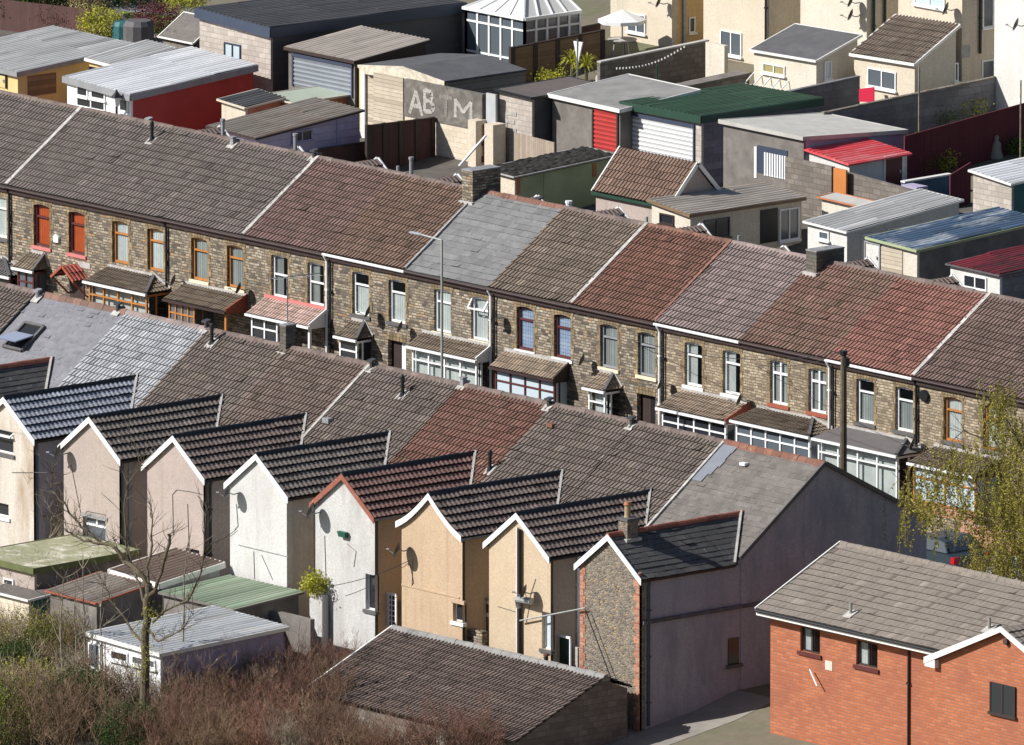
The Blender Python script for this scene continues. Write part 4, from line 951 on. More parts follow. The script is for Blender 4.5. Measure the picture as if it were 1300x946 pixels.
M['fence'] = boards((.10,.045,.04), (.07,.035,.032), .16, True, 'dark_fence_boards'); M['fencered'] = boards((.13,.02,.03), (.10,.015,.025), .12, True, 'crimson_fence_boards')
M['fencewood'] = boards((.26,.17,.10), (.18,.115,.07), .18, False, 'timber_sleepers'); M['slats'] = boards((.42,.34,.27), (.30,.24,.19), .12, True, 'weathered_slats')
M['rollwhite'] = plain((.78,.79,.80), .45, .05, 1, name='white_shutter'); M['rollgrey'] = plain((.30,.335,.38), .5, .1, 1, name='grey_shutter'); M['rollred'] = plain((.55,.055,.05), .5, .1, 1, name='red_shutter')
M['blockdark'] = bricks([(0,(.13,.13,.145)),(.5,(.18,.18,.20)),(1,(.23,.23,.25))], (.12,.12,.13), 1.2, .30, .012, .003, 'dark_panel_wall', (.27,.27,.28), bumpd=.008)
M['mauve_paint_shade'] = plain((.40,.36,.50), .8, .1, 1, name='lilac_paint_and_shade'); M['bluewall'] = plain((.06,.12,.20), .8, .2, 2, name='blue_wall'); M['teal'] = plain((.03,.14,.15), .6, .2, 2, name='teal_paint')

def shed(name, label, cat, near, left, back, h, roof='c_grey', front='greyrender', side=None, kind='corr', fas=None, fh=.18, feats=(), group=None, ov=.12, P=None, clampz=None):
    Np = P or ray(near[0], near[1], h); L_ = W(*left, Y=Np.y); B_ = W(*back, X=Np.x)
    n, l, b = Np, Vector((L_.x, Np.y, L_.z)), Vector((Np.x, B_.y, B_.z)); f4 = l+b-n
    zb = min(T(n.y), T(b.y))-.4
    o = tag(empty(name, ((n.x+l.x)/2, (n.y+b.y)/2, T((n.y+b.y)/2))), label, cat, group)
    drop = .10
    def zr(x, y): return n.z+(l.z-n.z)*(x-n.x)/(l.x-n.x)+(b.z-n.z)*(y-n.y)/(b.y-n.y)-drop
    x0, x1, y0, y1 = l.x+ov, n.x-ov, n.y+ov, b.y-ov
    w_ = MB(); w_.prism([(x0,y0,zb),(x1,y0,zb),(x1,y0,zr(x1,y0)),(x0,y0,zr(x0,y0))], (0,.12,0)); fr_ = w_.build('front_wall', front, o)
    w_ = MB(); w_.prism([(x1,y0+.12,zb),(x1,y1,zb),(x1,y1,zr(x1,y1)),(x1,y0+.12,zr(x1,y0+.12))], (-.12,0,0)); sd = w_.build('side_wall', side or front, o)
    w_ = MB(); w_.prism([(x0,y0+.12,zb),(x0,y1,zb),(x0,y1,zr(x0,y1)),(x0,y0+.12,zr(x0,y0+.12))], (.12,0,0)); w_.prism([(x0+.12,y1,zb),(x1-.12,y1,zb),(x1-.12,y1,zr(x1,y1)),(x0+.12,y1,zr(x0,y1))], (0,-.12,0)); w_.build('back_wall', side or front, o)
    r = MB()
    if kind == 'corr':
        V = b-n; sheet(r, l, n-l, V, (n-l).length, V.length, .26, CORR, 2.2, .012, tv=.12, tile=1, lip=.6)
        r.prism([l-Vector((0,0,.015)), n-Vector((0,0,.015)), b-Vector((0,0,.015)), f4-Vector((0,0,.015))], (0,0,-.05), .8)
    elif kind == 'corrx':
        V = l-n; sheet(r, n, b-n, V, (b-n).length, V.length, .26, CORR, 2.2, .012, tv=.12, tile=1, lip=.6)
        r.prism([l-Vector((0,0,.015)), n-Vector((0,0,.015)), b-Vector((0,0,.015)), f4-Vector((0,0,.015))], (0,0,-.05), .8)
    elif kind == 'tile':
        V = b-n; sheet(r, l, n-l, V, (n-l).length, V.length); r.prism([l-Vector((0,0,.015)), n-Vector((0,0,.015)), b-Vector((0,0,.015)), f4-Vector((0,0,.015))], (0,0,-.05), .8)
    elif kind == 'moss':
        nx, ny = 22, 40
        g = [[l+(n-l)*i/nx+(b-n)*j/ny+Vector((0,0,R.uniform(0,.09) if 0 < i < nx and 0 < j < ny else 0)) for i in range(nx+1)] for j in range(ny+1)]
        for j in range(ny):
            for i in range(nx): r.face([g[j][i], g[j][i+1], g[j+1][i+1], g[j+1][i]])
        r.prism([l-Vector((0,0,.01)), n-Vector((0,0,.01)), b-Vector((0,0,.01)), f4-Vector((0,0,.01))], (0,0,-.07), .8)
    else: r.prism([l, n, b, f4], (0,0,-.08))
    ro = r.build('roof', roof, o)
    if fas:
        g = MB(); e = Vector((0,0,-fh/2+.02)); g.bar(l+e+Vector((-.0,-.03,0)), n+e+Vector((.03,-.03,0)), .05, fh); g.bar(n+e+Vector((.03,-.0,0)), b+e+Vector((.03,0,0)), .05, fh)
        g.bar(b+e, f4+e, .05, fh); g.bar(f4+e, l+e, .05, fh); g.build('fascia_board', fas, ro)
    for ft in feats: feat(o, y0, x1, *ft)
    return o
def Pback(near, back, Yb): return W(*near, X=W(*back, Y=Yb).x)
def feat(o, yf, xs, face, tl, br, kind, mat, mat2='pvc'):
    if face == 'f':
        a, b = W(*tl, Y=yf), W(*br, Y=yf); x0, x1, z0, z1 = a.x, b.x, b.z, a.z
        bx = lambda mb, p0, p1, q0, q1, d0, d1, t=1: mb.box(p0, p1, yf-d1, yf-d0, q0, q1, t)
    else:
        a, b = W(*tl, X=xs), W(*br, X=xs); x0, x1, z0, z1 = a.y, b.y, b.z, a.z
        bx = lambda mb, p0, p1, q0, q1, d0, d1, t=1: mb.box(xs+d0, xs+d1, p0, p1, q0, q1, t)
    if z1-z0 < .05: z0 = z1-.3
    if kind == 'roller':
        m_ = MB(); z = z0; k = 0
        while z < z1-.01: bx(m_, x0+.06, x1-.06, z, min(z+.085, z1), .002, .035 if k % 2 else .012, 1 if k % 2 else .62); z += .09; k += 1  # set-back slats toned darker, recess shade put into the colour
        d = m_.build('roller_door', mat, o); f = MB(); bx(f, x0-.02, x0+.06, z0, z1, .002, .06); bx(f, x1-.06, x1+.02, z0, z1, .002, .06); bx(f, x0-.02, x1+.02, z1+.001, z1+.14, .002, .08); f.build('door_frame', mat2, d)
    elif kind == 'door':
        m_ = MB(); bx(m_, x0, x1, z0, z1, .002, .04); d = m_.build('door', mat, o); f = MB(); bx(f, x0-.07, x0-.001, z0, z1, .002, .07); bx(f, x1+.001, x1+.07, z0, z1, .002, .07); bx(f, x0-.07, x1+.07, z1+.001, z1+.08, .002, .07); f.build('door_frame', mat2, d)
        f = MB(); bx(f, x1-.14, x1-.08, z0+(z1-z0)*.45, z0+(z1-z0)*.45+.12, .04, .08); f.build('handle', 'galv', d)
    elif kind == 'ribdoor':
        m_ = MB(); x = x0
        while x < x1-.02: bx(m_, x, x+.09, z0, z1, .002, .045); bx(m_, x+.09, min(x+.15, x1), z0, z1, .002, .02, .7); x += .15
        m_.build('ribbed_door', mat, o)
    elif kind == 'window':
        m_ = MB(); bx(m_, x0, x1, z0, z1, .002, .012); f = MB(); q = .06
        bx(f, x0, x1, z0, z0+q, .013, .05); bx(f, x0, x1, z1-q, z1, .013, .05); bx(f, x0, x0+q, z0+q, z1-q, .013, .05); bx(f, x1-q, x1, z0+q, z1-q, .013, .05)
        if x1-x0 > 1.0: xm = (x0+x1)/2; bx(f, xm-q/2, xm+q/2, z0+q, z1-q, .013, .048)
        wn = f.build('window', mat2, o); m_.build('window_pane', mat, wn); s = MB(); bx(s, x0-.06, x1+.06, z0-.07, z0-.001, .002, .12); s.build('sill', mat2, wn)
    else:
        m_ = MB(); bx(m_, x0, x1, z0, z1, .002, .03); m_.build(kind, mat, o)
G1 = 'garages and sheds behind the upper row'
G2 = 'sheds in the yards below the lower row'
shed('garage', 'yellow walled outbuilding with broad grey corrugated roof at the top left', 'garage', (22,92), (-90,68), (178,57), 2.6, 'c_grey', 'yellow', fas='greypaint', fh=.2, group=G1,
     feats=[('s',(35,97),(71,118),'boarded_window','fencewood'),('f',(-8,93),(8,112),'door','yellow','black')])
o = shed('garage', 'small yellow wing of the grey roofed outbuilding, beside the white garage doors', 'garage', (146,84), (108,74), (224,61), 2.6, 'c_grey', 'yellow', fas='white', fh=.12, group=G1, feats=[('f',(84+30,84),(120+4,92),'window','dark','black')])
shed('garage', 'garage with bright red side wall and pale ribbed roof behind the upper row', 'garage', (165,121), (80,97), (327,83), 2.7, 'c_pale', 'pvc', 'redwall', fas='greypaint', fh=.26, group=G1,
     feats=[('f',(98,107),(112,124),'window','dark'),('f',(116,112),(134,128),'window','dark'),('f',(98,122),(134,142),'window','dark'),('f',(152,124),(163,143),'window','dark')])
shed('garden_shed', 'small cream and orange shed with dark corrugated roof by the red wall', 'shed', (311,137), (276,126), (362,124), 2.1, 'c_dark', 'cream', 'orangewall', fas='cream', fh=.08, group=G1)
shed('garden_shed', 'low orange shed with pale green flat roof below the grey roller door', 'shed', (371,131), (331,120), (447,120), 1.9, plain((.38,.43,.36), .8, .1, 1, name='pale_green_felt'), 'orangewall', kind='flat', fas='cream', fh=.06, group=G1)
shed('workshop', 'large block building with dark ribbed roof and deep navy edge, small pale blue window', 'building', (343,36), (248,10), (592,4), 3.7, 'c_dark', 'blockpale', 'c_dark', fas='navy', fh=.42, group=G1,
     feats=[('f',(285,53),(306,79),'window','pale_glass','navy')])
shed('outhouse', 'low brick outhouse with dark slate lean-to roof left of the navy edged building', 'outhouse', (245,55), (201,46), (278,24), 2.3, TB['slate'], 'block', kind='flat', fas='white', fh=.07, group=G1)
shed('garage', 'garage with pale grey sheet roof and blue grey roller door', 'garage', (450,78), (361,60), (546,51), 3.0, 'c_fibre', 'greyrender', 'darkwood', kind='corr', fas='darkwood', fh=.12, group=G1,
     feats=[('f',(372,71),(448,124),'roller','rollgrey','navy')])
shed('garden_shed', 'lilac boarded shed with weathered corrugated roof behind the upper row', 'shed', (325,176), (262,160), (462,140), 2.5, 'c_rust', 'purplewall', kind='corr', fas='fascia', fh=.08, group=G1,
     feats=[('s',(370,167),(396,178),'window','dark','mauve_paint_shade'),('s',(427,151),(430,182),'corner_post','mauve_paint_shade')])
# --- gabled timber garage with painted letters
Np = ray(566,103,3.0); yA = Np.y; xR = Np.x; xL = W(456,82,Y=yA).x; zl = W(456,82,Y=yA).z; ap = W(513,84,Y=yA); bk = W(669,85,X=xR)
zb = T(yA)-.4; o = tag(empty('timber_garage', ((xL+xR)/2, yA, T(yA))), 'low gabled timber garage with dark felt roof and white gable board', 'garage', G1)
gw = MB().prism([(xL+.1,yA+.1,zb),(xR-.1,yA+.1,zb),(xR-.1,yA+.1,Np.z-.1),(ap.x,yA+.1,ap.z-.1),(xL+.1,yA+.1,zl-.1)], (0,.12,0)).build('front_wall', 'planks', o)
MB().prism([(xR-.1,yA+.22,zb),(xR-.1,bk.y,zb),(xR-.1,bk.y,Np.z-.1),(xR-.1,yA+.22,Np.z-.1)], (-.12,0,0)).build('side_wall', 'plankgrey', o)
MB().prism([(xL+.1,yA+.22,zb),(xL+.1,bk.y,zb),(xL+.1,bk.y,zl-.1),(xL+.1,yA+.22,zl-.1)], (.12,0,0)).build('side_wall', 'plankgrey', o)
r = MB(); D = bk.y-yA
for (p, q, zp, zq) in ((xL, ap.x, zl, ap.z), (ap.x, xR, ap.z, Np.z)): r.prism([(p,yA-.05,zp),(q,yA-.05,zq),(q,bk.y,zq),(p,bk.y,zp)], (0,0,-.07))
ro = r.build('roof', 'felt', o)
g = MB(); g.prism([(xL,yA-.09,zl),(ap.x,yA-.09,ap.z),(xR,yA-.09,Np.z),(xR,yA-.09,Np.z-.2),(xL+.5,yA-.09,zl-.32),(xL,yA-.09,zl-.1)], (0,.035,0)); g.build('gable_board', M['planks'] if False else plain((.70,.64,.52), .8, .3, 4, stain=(.4,.34,.27), stain_amt=.8, name='flaking_white_paint'), o)
fl = MB(); fl.box(xL+.12,xL+.35,yA-.02,yA+.08,zb,zl-.2); fl.build('door_post', 'pvc', o); fl = MB(); fl.box(xL-.0,xL+.11,yA-.0,yA+.1,zb,zl-.1); fl.build('corner_post', 'yellow', o)
# lane wall: painted letters on dark board over cream block
yW = yA-.35
def panelwall(name, label, cat, tl, tr, ybot, mats, th=.2, group=None, yy=None):
    yy = yW if yy is None else yy
    a, b = W(*tl, Y=yy), W(*tr, Y=yy); zt = (a.z+b.z)/2; o = tag(empty(name, ((a.x+b.x)/2, yy, T(yy))), label, cat, group)
    zm = W(tl[0], ybot, Y=yy).z if ybot else None
    z_ = T(yy)-.4
    if zm: MB().box(a.x, b.x, yy, yy+th, zm, zt).build('upper_boards', mats[0], o); MB().box(a.x+.002, b.x-.002, yy+.03, yy+th, z_, zm-.001).build('lower_wall', mats[1], o)
    else: MB().box(a.x, b.x, yy, yy+th, z_, zt).build('wall', mats[0], o)
    return o, a.x, b.x, zm, zt
M['charred'] = plain((.17,.155,.14), .95, .35, 2.5, stain=(.30,.28,.25), stain_amt=.7, name='dirty_grey_board')
wl_, xa, xb, zm, zt = panelwall('lane_wall', 'lane wall with large faded white letters over a cream painted base', 'wall', (513,99), (612,121), 147, ('charred','blockcream'), yy=yA-.30)
def stroke(mb, pts, wd, y, jitter=.012, tone=1):
    for a, b in zip(pts, pts[1:]):
        n = 7
        for i in range(n):
            p = Vector(a).lerp(Vector(b), i/n); q = Vector(a).lerp(Vector(b), (i+1.08)/n)
            mb.bar((p.x+R.uniform(-jitter,jitter),y,p.y+R.uniform(-jitter,jitter)), (q.x+R.uniform(-jitter,jitter),y,q.y+R.uniform(-jitter,jitter)), .012, wd*R.uniform(.85,1.15), tone, up=(0,1,0)) if False else \
            mb.prism(_ribbon(p, q, wd*R.uniform(.82,1.15), y, jitter), (0,.010,0), tone*R.uniform(.9,1.05))
def _ribbon(p, q, wd, y, j):
    d = (q-p).normalized(); nrm_ = Vector((-d.y, d.x))*wd/2
    return [(p.x+nrm_.x, y, p.y+nrm_.y), (q.x+nrm_.x, y, q.y+nrm_.y), (q.x-nrm_.x, y, q.y-nrm_.y), (p.x-nrm_.x, y, p.y-nrm_.y)]
yl = yA-.312
def lt(ch, x0, x1, z0, z1, mat, par, y=None, wd=.15):
    mb = MB(); y = y or yl; P = lambda u, v: (x0+(x1-x0)*u, z0+(z1-z0)*v)
    sh = {'A': [[(0,0),(.5,1)],[(.5,1),(1,0)],[(.22,.36),(.78,.36)]], 'B': [[(0,0),(0,1)],[(0,1),(.7,.93),(.8,.75),(.65,.55),(0,.5)],[(.65,.5),(1,.3),(.8,.06),(0,0)]],
          'T': [[(0,1),(1,1)],[(.5,1),(.5,0)]], 'M': [[(0,0),(0,1)],[(0,1),(.5,.35)],[(.5,.35),(1,1)],[(1,1),(1,0)]], 'E': [[(0,0),(0,1)],[(0,1),(1,1)],[(0,.5),(.8,.5)],[(0,0),(1,0)]]}[ch]
    for k, s in enumerate(sh): stroke(mb, [P(*q) for q in s], wd, y-.001*k)
    mb.build('painted_letter', mat, par)
def px2(x, y): p = W(x, y, Y=yl); return p.x, p.z
M['chalk'] = plain((.50,.48,.45), .95, .25, 5, stain=(.28,.26,.23), stain_amt=.8, name='faded_white_paint'); M['chalkfaint'] = plain((.27,.25,.23), .95, .25, 5, stain=(.15,.13,.12), stain_amt=.8, name='very_faded_paint')
for ch, (ax, ay), (bx_, by), mt_ in (('A',(520,114),(536,147),'chalk'),('B',(539,114),(551,144),'chalk'),('T',(558,122),(574,150),'chalkfaint'),('M',(578,126),(598,153),'chalk')):
    x0_, z1_ = px2(ax, ay); x1_, z0_ = px2(bx_, by); lt(ch, x0_, x1_, z0_, z1_, mt_, wl_, wd=.17)
p = W(512,99,Y=yA-.3)
panelwall('plank_screen', 'pale yellow plank screen left of the painted letters', 'fence', (474,92), (511.5,99), None, ('planks',), .06, yy=yA-.16)
for (x0p,y0p),(x1p,y1p),lb,mt_ in (((594,152),(604,154),'cream gate pillar left of the leaning brown gate','cream'),((615,157),(626,159),'cream gate pillar right of the leaning brown gate','cream')):
    a, b = W(x0p,y0p,Y=yA-.75), W(x1p,y1p,Y=yA-.75); tag(MB().box(a.x,b.x,yA-.75,yA-.1,T(yA)-.4,a.z).build('gate_pillar', mt_), lb, 'pillar', 'cream gate pillars')
a, b = W(604,156,Y=yA-.4), W(615,158,Y=yA-.4); g = tag(empty('gate', ((a.x+b.x)/2,yA-.4,T(yA))), 'brown braced timber gate between the cream pillars', 'gate')
MB().box(a.x,b.x,yA-.40,yA-.36,T(yA)+.1,a.z).build('gate_panel', M['sill_red'], g); q = MB()
for z0_, z1_ in ((T(yA)+.15, (a.z+T(yA))/2), ((a.z+T(yA))/2, a.z-.1)): q.bar((a.x,yA-.43,z0_),(b.x,yA-.43,z0_),.05,.08); q.bar((a.x,yA-.43,z1_),(b.x,yA-.43,z0_),.05,.08)
q.build('gate_brace', 'maroon', g)
a, b = W(617,118,Y=yA-.2), W(629,121,Y=yA-.2); tag(MB().box(a.x,b.x,yA-.2,yA-.1,T(yA),a.z).build('metal_panel', 'c_zinc'), 'narrow ribbed metal panel standing above the right gate pillar', 'panel')
a_, b_ = W(583,211,Y=12.5), W(617,172,Y=13.3); tag(MB().tube([a_, b_], .05, 8).build('leaning_pole', 'pvc'), 'white pole leaning across the yard in front of the brown gate', 'pole')
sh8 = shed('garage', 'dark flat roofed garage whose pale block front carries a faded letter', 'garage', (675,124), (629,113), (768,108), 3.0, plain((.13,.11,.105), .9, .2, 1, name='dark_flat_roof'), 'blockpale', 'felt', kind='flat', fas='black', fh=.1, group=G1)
n8 = ray(675,124,3.0); yl = n8.y+.10; x0_, z1_ = px2(642,143); x1_, z0_ = px2(655,166); lt('E', x0_, x1_, z0_, z1_, 'chalk', sh8, wd=.16)
shed('garage', 'grey garage with a red roller door and white front edge', 'garage', (787,139), (696,119), (889,114), 2.9, plain((.27,.26,.255), .85, .2, 1.2, stain=(.4,.39,.38), name='grey_sheet_roof'), 'greyrender', 'greyrender', kind='flat', fas='white', fh=.16, group=G1,
     feats=[('f',(753,137),(785,194),'roller','rollred','darkwood')])
shed('garage', 'garage with dark green ribbed roof and wide white roller door', 'garage', (890,148), (787,129), (1045,125), 3.0, 'c_green', 'blockpale', 'blockdark', fas='darkgreen', fh=.3, group=G1,  # side wall's shade put into its colour, darker than the front blocks
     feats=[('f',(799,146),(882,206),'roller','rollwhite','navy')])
shed('garage', 'grey flat roofed garage with white ribbed door, right of the green roof', 'garage', (1020,174), (913,152), (1152,165), 2.9, 'feltpale', 'greyrender', 'mauve_paint_shade', kind='flat', fas='feltpale', fh=.16, group=G1,  # lilac side wall carries its bluish shade in the colour
     feats=[('f',(962,184),(1000,226),'recess','navy'),('f',(971,193),(998,228),'ribdoor','rollwhite'),('f',(958,186),(961,226),'door_post','pvc')])
shed('garden_shed', 'white shed with bright red corrugated roof and brown door', 'shed', (1078,209), (1022,190), (1157,195), 2.1, 'c_red', 'whitewall', 'whitewall', fas='c_red', fh=.06, group=G1,
     feats=[('s',(1123,201),(1144,236),'door','maroon','white')])
shed('garden_shed', 'long low shed roofed with black moss, pale green side boards', 'shed', (653,225), (612,214), (784,197), 2.1, 'moss', 'cream', 'mintwall', kind='moss', fas='mortar', fh=.06, group=G1,
     feats=[('s',(656,226),(660,246),'door_edge','orangewall'),('s',(752,208),(757,224),'panel_strip','orangewall'),('s',(690,222),(692,250),'panel_strip','mintwall')])
shed('outbuilding', 'cream outbuilding with long pale corrugated roof and dark open doorway', 'outbuilding', (876,273), (822,253), (1023,251), 2.5, 'c_fibre', 'cream2', 'cream', fas='fencewood', fh=.12, group=G1,
     feats=[('f',(838,270),(856,287),'window','dark','darkwood'),('s',(965,267),(987,306),'doorway','black'),('s',(989,266),(1014,303),'window','grey_glass','pvc'),('s',(893,280),(926,300),'window','dark','sill_grey')])
shed('garage', 'white garage with grey corrugated roof in front of the red roofed shed', 'garage', (1075,295), (1020,281), (1223,254), 2.6, 'c_grey', 'whitewall', 'whitewall', fas='white', fh=.08, group=G1,
     feats=[('f',(1040,292),(1053,306),'window','grey_glass'),('s',(1126,290),(1150,330),'window','grey_glass'),('s',(1095,300),(1112,340),'door','sill_grey')])
shed('garage', 'garage under a wide blue grey roof streaked with white', 'garage', (1164,318), (1099,301), (1330,280), 2.6, 'c_blue', 'cream2', 'greyrender', kind='corr', fas='mintwall', fh=.1, group=G1,
     feats=[('f',(1119,313),(1146,350),'board','planks'),('f',(1100,308),(1117,345),'door','whitewall','greypaint')])
shed('garden_shed', 'shed with dark crimson streaked roof at the right edge', 'shed', (1269,350), (1201,335), (1420,314), 2.2, 'c_darkred', 'whitewall', 'blockdark', fas='sill_grey', fh=.06, group=G1,
     feats=[('f',(1224,347),(1253,370),'window','dark')])
shed('garage', 'white garage with pale ribbed roof at the right edge, below the crimson fence', 'garage', (1284,234), (1230,216), (1420,203), 2.6, 'c_pale', 'blockpale', 'teal', fas='white', fh=.08, group=G1)
shed('outhouse', 'low cream walled enclosure beside the grey corrugated garage roof', 'outhouse', (1090,262), (1038,250), (1112,256), 1.6, 'feltpale', 'cream2', 'cream', kind='flat', fas='orangewall', fh=.06, group=G1)
# --- tiled outbuilding with gable to the right
Ne = ray(850,262,2.3); zE = Ne.z; xr = Ne.x; xl = W(752,240,Y=Ne.y).x; rp = W(886,207,X=xr); yr, zr_ = rp.y, rp.z
o = tag(empty('outbuilding', ((xl+xr)/2, yr, T(yr))), 'small outbuilding with brown tiled gable roof behind the brown and red roofs', 'outbuilding', G1)
b = MB(); zb = T(Ne.y)-.4; yb = 2*yr-Ne.y
b.prism([(xr-.1,Ne.y+.1,zb),(xr-.1,yb-.1,zb),(xr-.1,yb-.1,zE-.1),(xr-.1,yr,zr_-.12),(xr-.1,Ne.y+.1,zE-.1)], (-(xr-xl-.2),0,0)); b.build('walls', 'w_pink2', o)
r = MB(); V = Vector((0,yr-Ne.y,zr_-zE)); sheet(r, (xl,Ne.y,zE), (1,0,0), V, xr-xl, V.length); V = Vector((0,yr-yb,zr_-zE)); sheet(r, (xr,yb,zE), (-1,0,0), V, xr-xl, V.length); ro = r.build('roof', TA['purple2'], o)
g = MB(); g.bar((xr+.02,Ne.y,zE-.03),(xr+.02,yr,zr_),.05,.16); g.bar((xr+.02,yb,zE-.03),(xr+.02,yr,zr_),.05,.16); g.bar((xl-.02,Ne.y,zE-.03),(xl-.02,yr,zr_+.03),.06,.12); g.build('bargeboard', 'white', ro)
g = MB(); g.box(xl,xr,Ne.y-.08,Ne.y+.0,zE-.14,zE-.03); g.build('gutter', 'darkgreen', o)
# ---- walls and fences (top edge given by two points)
def wallseg(name, label, cat, p0, p1, h, mat, th=.15, cap=None, group=None, h1=None, posts=None, along=None):
    A_ = ray(*p0, h); B_ = ray(*p1, h1 or h)
    if along == 'y': B_ = W(*p1, X=A_.x)
    if along == 'x': B_ = W(*p1, Y=A_.y)
    o = tag(empty(name, ((A_.x+B_.x)/2, (A_.y+B_.y)/2, T((A_.y+B_.y)/2))), label, cat, group)
    d = Vector((B_.x-A_.x, B_.y-A_.y, 0)).normalized(); n_ = Vector((-d.y, d.x, 0))*th/2
    zb = min(T(A_.y), T(B_.y))-.5; mb = MB(); a0, b0 = Vector((A_.x,A_.y,zb)), Vector((B_.x,B_.y,zb))
    mb.prism([a0-n_, b0-n_, B_-n_, A_-n_], n_*2); mb.build('wall_panel' if cat == 'wall' else 'boards', mat, o)
    if cap: MB().bar(A_+Vector((0,0,.035)), B_+Vector((0,0,.035)), th+.06, .06).build('coping', cap, o)
    if posts:
        for i in range(posts+1):
            p = A_.lerp(B_, i/posts); pp = MB(); pp.box(p.x-.07,p.x+.07,p.y-.07-th/2,p.y+.07+th/2,zb,p.z+.08); pp.build('post', cap or mat, o)
    return o
GW = 'garden walls and fences behind the upper row'
wallseg('garden_wall', 'tall grey panelled garden wall running up to the white house at right', 'wall', (1048,144), (1263,99), 2.0, 'blockdark', .15, 'block', GW, posts=5, along='y')
wallseg('garden_wall', 'shorter grey wall below the dark roofed cream kitchen', 'wall', (994,119), (1090,98), 1.9, 'blockdark', .15, 'blockdark', GW, along='y')
wallseg('garden_wall', 'block garden wall hung with fairy lights behind the parasol patio', 'wall', (760,80), (898,52), 2.0, 'block', .18, 'feltpale', GW, along='y')
wallseg('garden_wall', 'thick low concrete wall behind the green roofed garage', 'wall', (863,110), (944,93), 1.3, 'block', .7, 'greyrender', GW, along='y')
wallseg('fence', 'crimson board fence at the right edge beside the grey wall', 'fence', (1148,173), (1310,128), 2.0, 'fencered', .06, None, GW, along='y')
wallseg('fence', 'short crimson fence below the statue', 'fence', (1206,222), (1232,206), 1.4, 'fencered', .06, None, GW, along='y')
wallseg('fence', 'dark board fence left of the painted letters', 'fence', (467,161), (549,151), 2.0, 'fence', .06, 'darkwood', GW, posts=4, along='y')
wallseg('fence', 'low dark board fence above the upper row ridge, beside the lilac shed', 'fence', (404,191), (467,181), 1.4, 'fence', .06, 'darkwood', GW, along='y')
wallseg('fence', 'timber sleeper terrace fence beside the conservatory', 'fence', (650,62), (764,40), 1.6, 'fencewood', .1, 'darkwood', GW, posts=4, along='y')
wallseg('fence', 'dark slatted fence under the conservatory windows', 'fence', (640,58), (762,31), 1.0, 'fence', .05, 'darkwood', GW, along='y')
wallseg('fence', 'pale upright slat fence right of the faded letter', 'fence', (653,168), (704,181), 1.7, 'slats', .05, None, GW, along='x')
wallseg('garden_wall', 'dark rendered wall behind the navy edged building', 'wall', (455,40), (591,10), 2.1, 'greyrender', .2, 'w_pink2', GW, along='y')
wallseg('garden_wall', 'block yard wall left of the orange door', 'wall', (999,199), (1058,212), 2.2, 'block', .2, None, GW, along='x')
wallseg('garden_wall', 'block yard wall right of the orange door', 'wall', (1074,218), (1165,243), 2.0, 'block', .2, None, GW, along='x')
wallseg('garden_wall', 'low blue wall with white top right of the red roofed shed', 'wall', (1146,232), (1206,222), 1.0, 'bluewall', .2, 'white', GW, along='y')
wallseg('garden_wall', 'cream wall stub on the patio below the second cream house', 'wall', (898,53), (922,58), 2.0, 'cream2', .2, None, GW, along='x')
A_ = ray(1058,213,2.2); B_ = W(1074,216,Y=A_.y); tag(MB().box(A_.x,B_.x,A_.y,A_.y+.08,T(A_.y),A_.z).build('yard_door', plain((.55,.20,.05), .7, .15, 1, name='orange_door_paint')), 'orange yard door set between two block walls', 'door')
A_ = ray(1157,237,1.4); tag(MB().box(A_.x-.6,A_.x+.3,A_.y,A_.y+.6,T(A_.y),A_.z).build('storage_box', 'mauve_paint_shade'), 'lilac storage box against the block yard wall', 'box')
A_ = ray(351,66,2.3); B_ = W(369,67,Y=A_.y); tag(MB().box(A_.x,B_.x,A_.y,A_.y+.35,T(A_.y)-.3,A_.z).build('gate_pillar', 'cream2'), 'tall white pillar at the left of the grey roller door', 'pillar')
# ---- upper terrace rear wings (row C)
YC = 44.0
GC = 'cream houses along the top'
CL = ['cream house wing behind the parasol, with one window and ochre side wall', 'cream house wing with white two-pane window above the fairy light wall',
      'pale cream house wing with two satellite dishes behind the dark roofed kitchen', 'cream house wing above the tiled kitchen roof', 'tall white rendered house at the right edge']
corners = [(775,853),(893,976),(1016,1100),(1140,1221),(1262,1345)]
HC = []
for i, (xa, xb) in enumerate(corners):
    z = T(YC)+1; x0, x1 = Xat(xa, YC, z), Xat(xb, YC, z)
    o = tag(empty('house', ((x0+x1)/2, YC+4, T(YC))), CL[i], 'house', GC); HC.append((o, x0, x1))
    mt_ = ['cream','cream','cream2','cream','whitewall'][i]
    MB().box(x0, x1, YC, YC+.25, T(YC)-.5, T(YC)+5.4).build('front_wall', mt_, o)
    MB().box(x1-.25, x1, YC+.251, YC+6, T(YC)-.5, T(YC)+5.4).build('side_wall', ['ochre','cream','cream2','cream','whitewall'][i], o)  # first house's ochre side paints warm light onto a cream wall
    MB().box(x0, x0+.25, YC+.251, YC+6, T(YC)-.5, T(YC)+5.4).build('side_wall', mt_, o)
    nx = x0+5.6; MB().box(x0-.3, nx-.3, YC+6.001, YC+6.3, T(YC)-.5, T(YC)+6.0).build('rear_wall', mt_, o)
    xm = (x0+x1)/2; rf = MB()
    for sg in (-1,1):
        V = Vector((-sg*((x1-x0)/2+.15),0,1.3)); sheet(rf, (xm+sg*((x1-x0)/2+.15),YC-.1,T(YC)+5.3), (0,1,0), V, 6.5, V.length)
    rf.face([(x0-.3,YC+5.9,T(YC)+5.9),(nx-.3,YC+5.9,T(YC)+5.9),(nx-.3,YC+10,T(YC)+8.8),(x0-.3,YC+10,T(YC)+8.8)]); rf.build('roof', TA['grey2'], o)
    # back gable fill
    MB().prism([(x0,YC,T(YC)+5.401),(x1,YC,T(YC)+5.401),(xm,YC,T(YC)+6.5)], (0,.2,0)).build('gable', mt_, o)
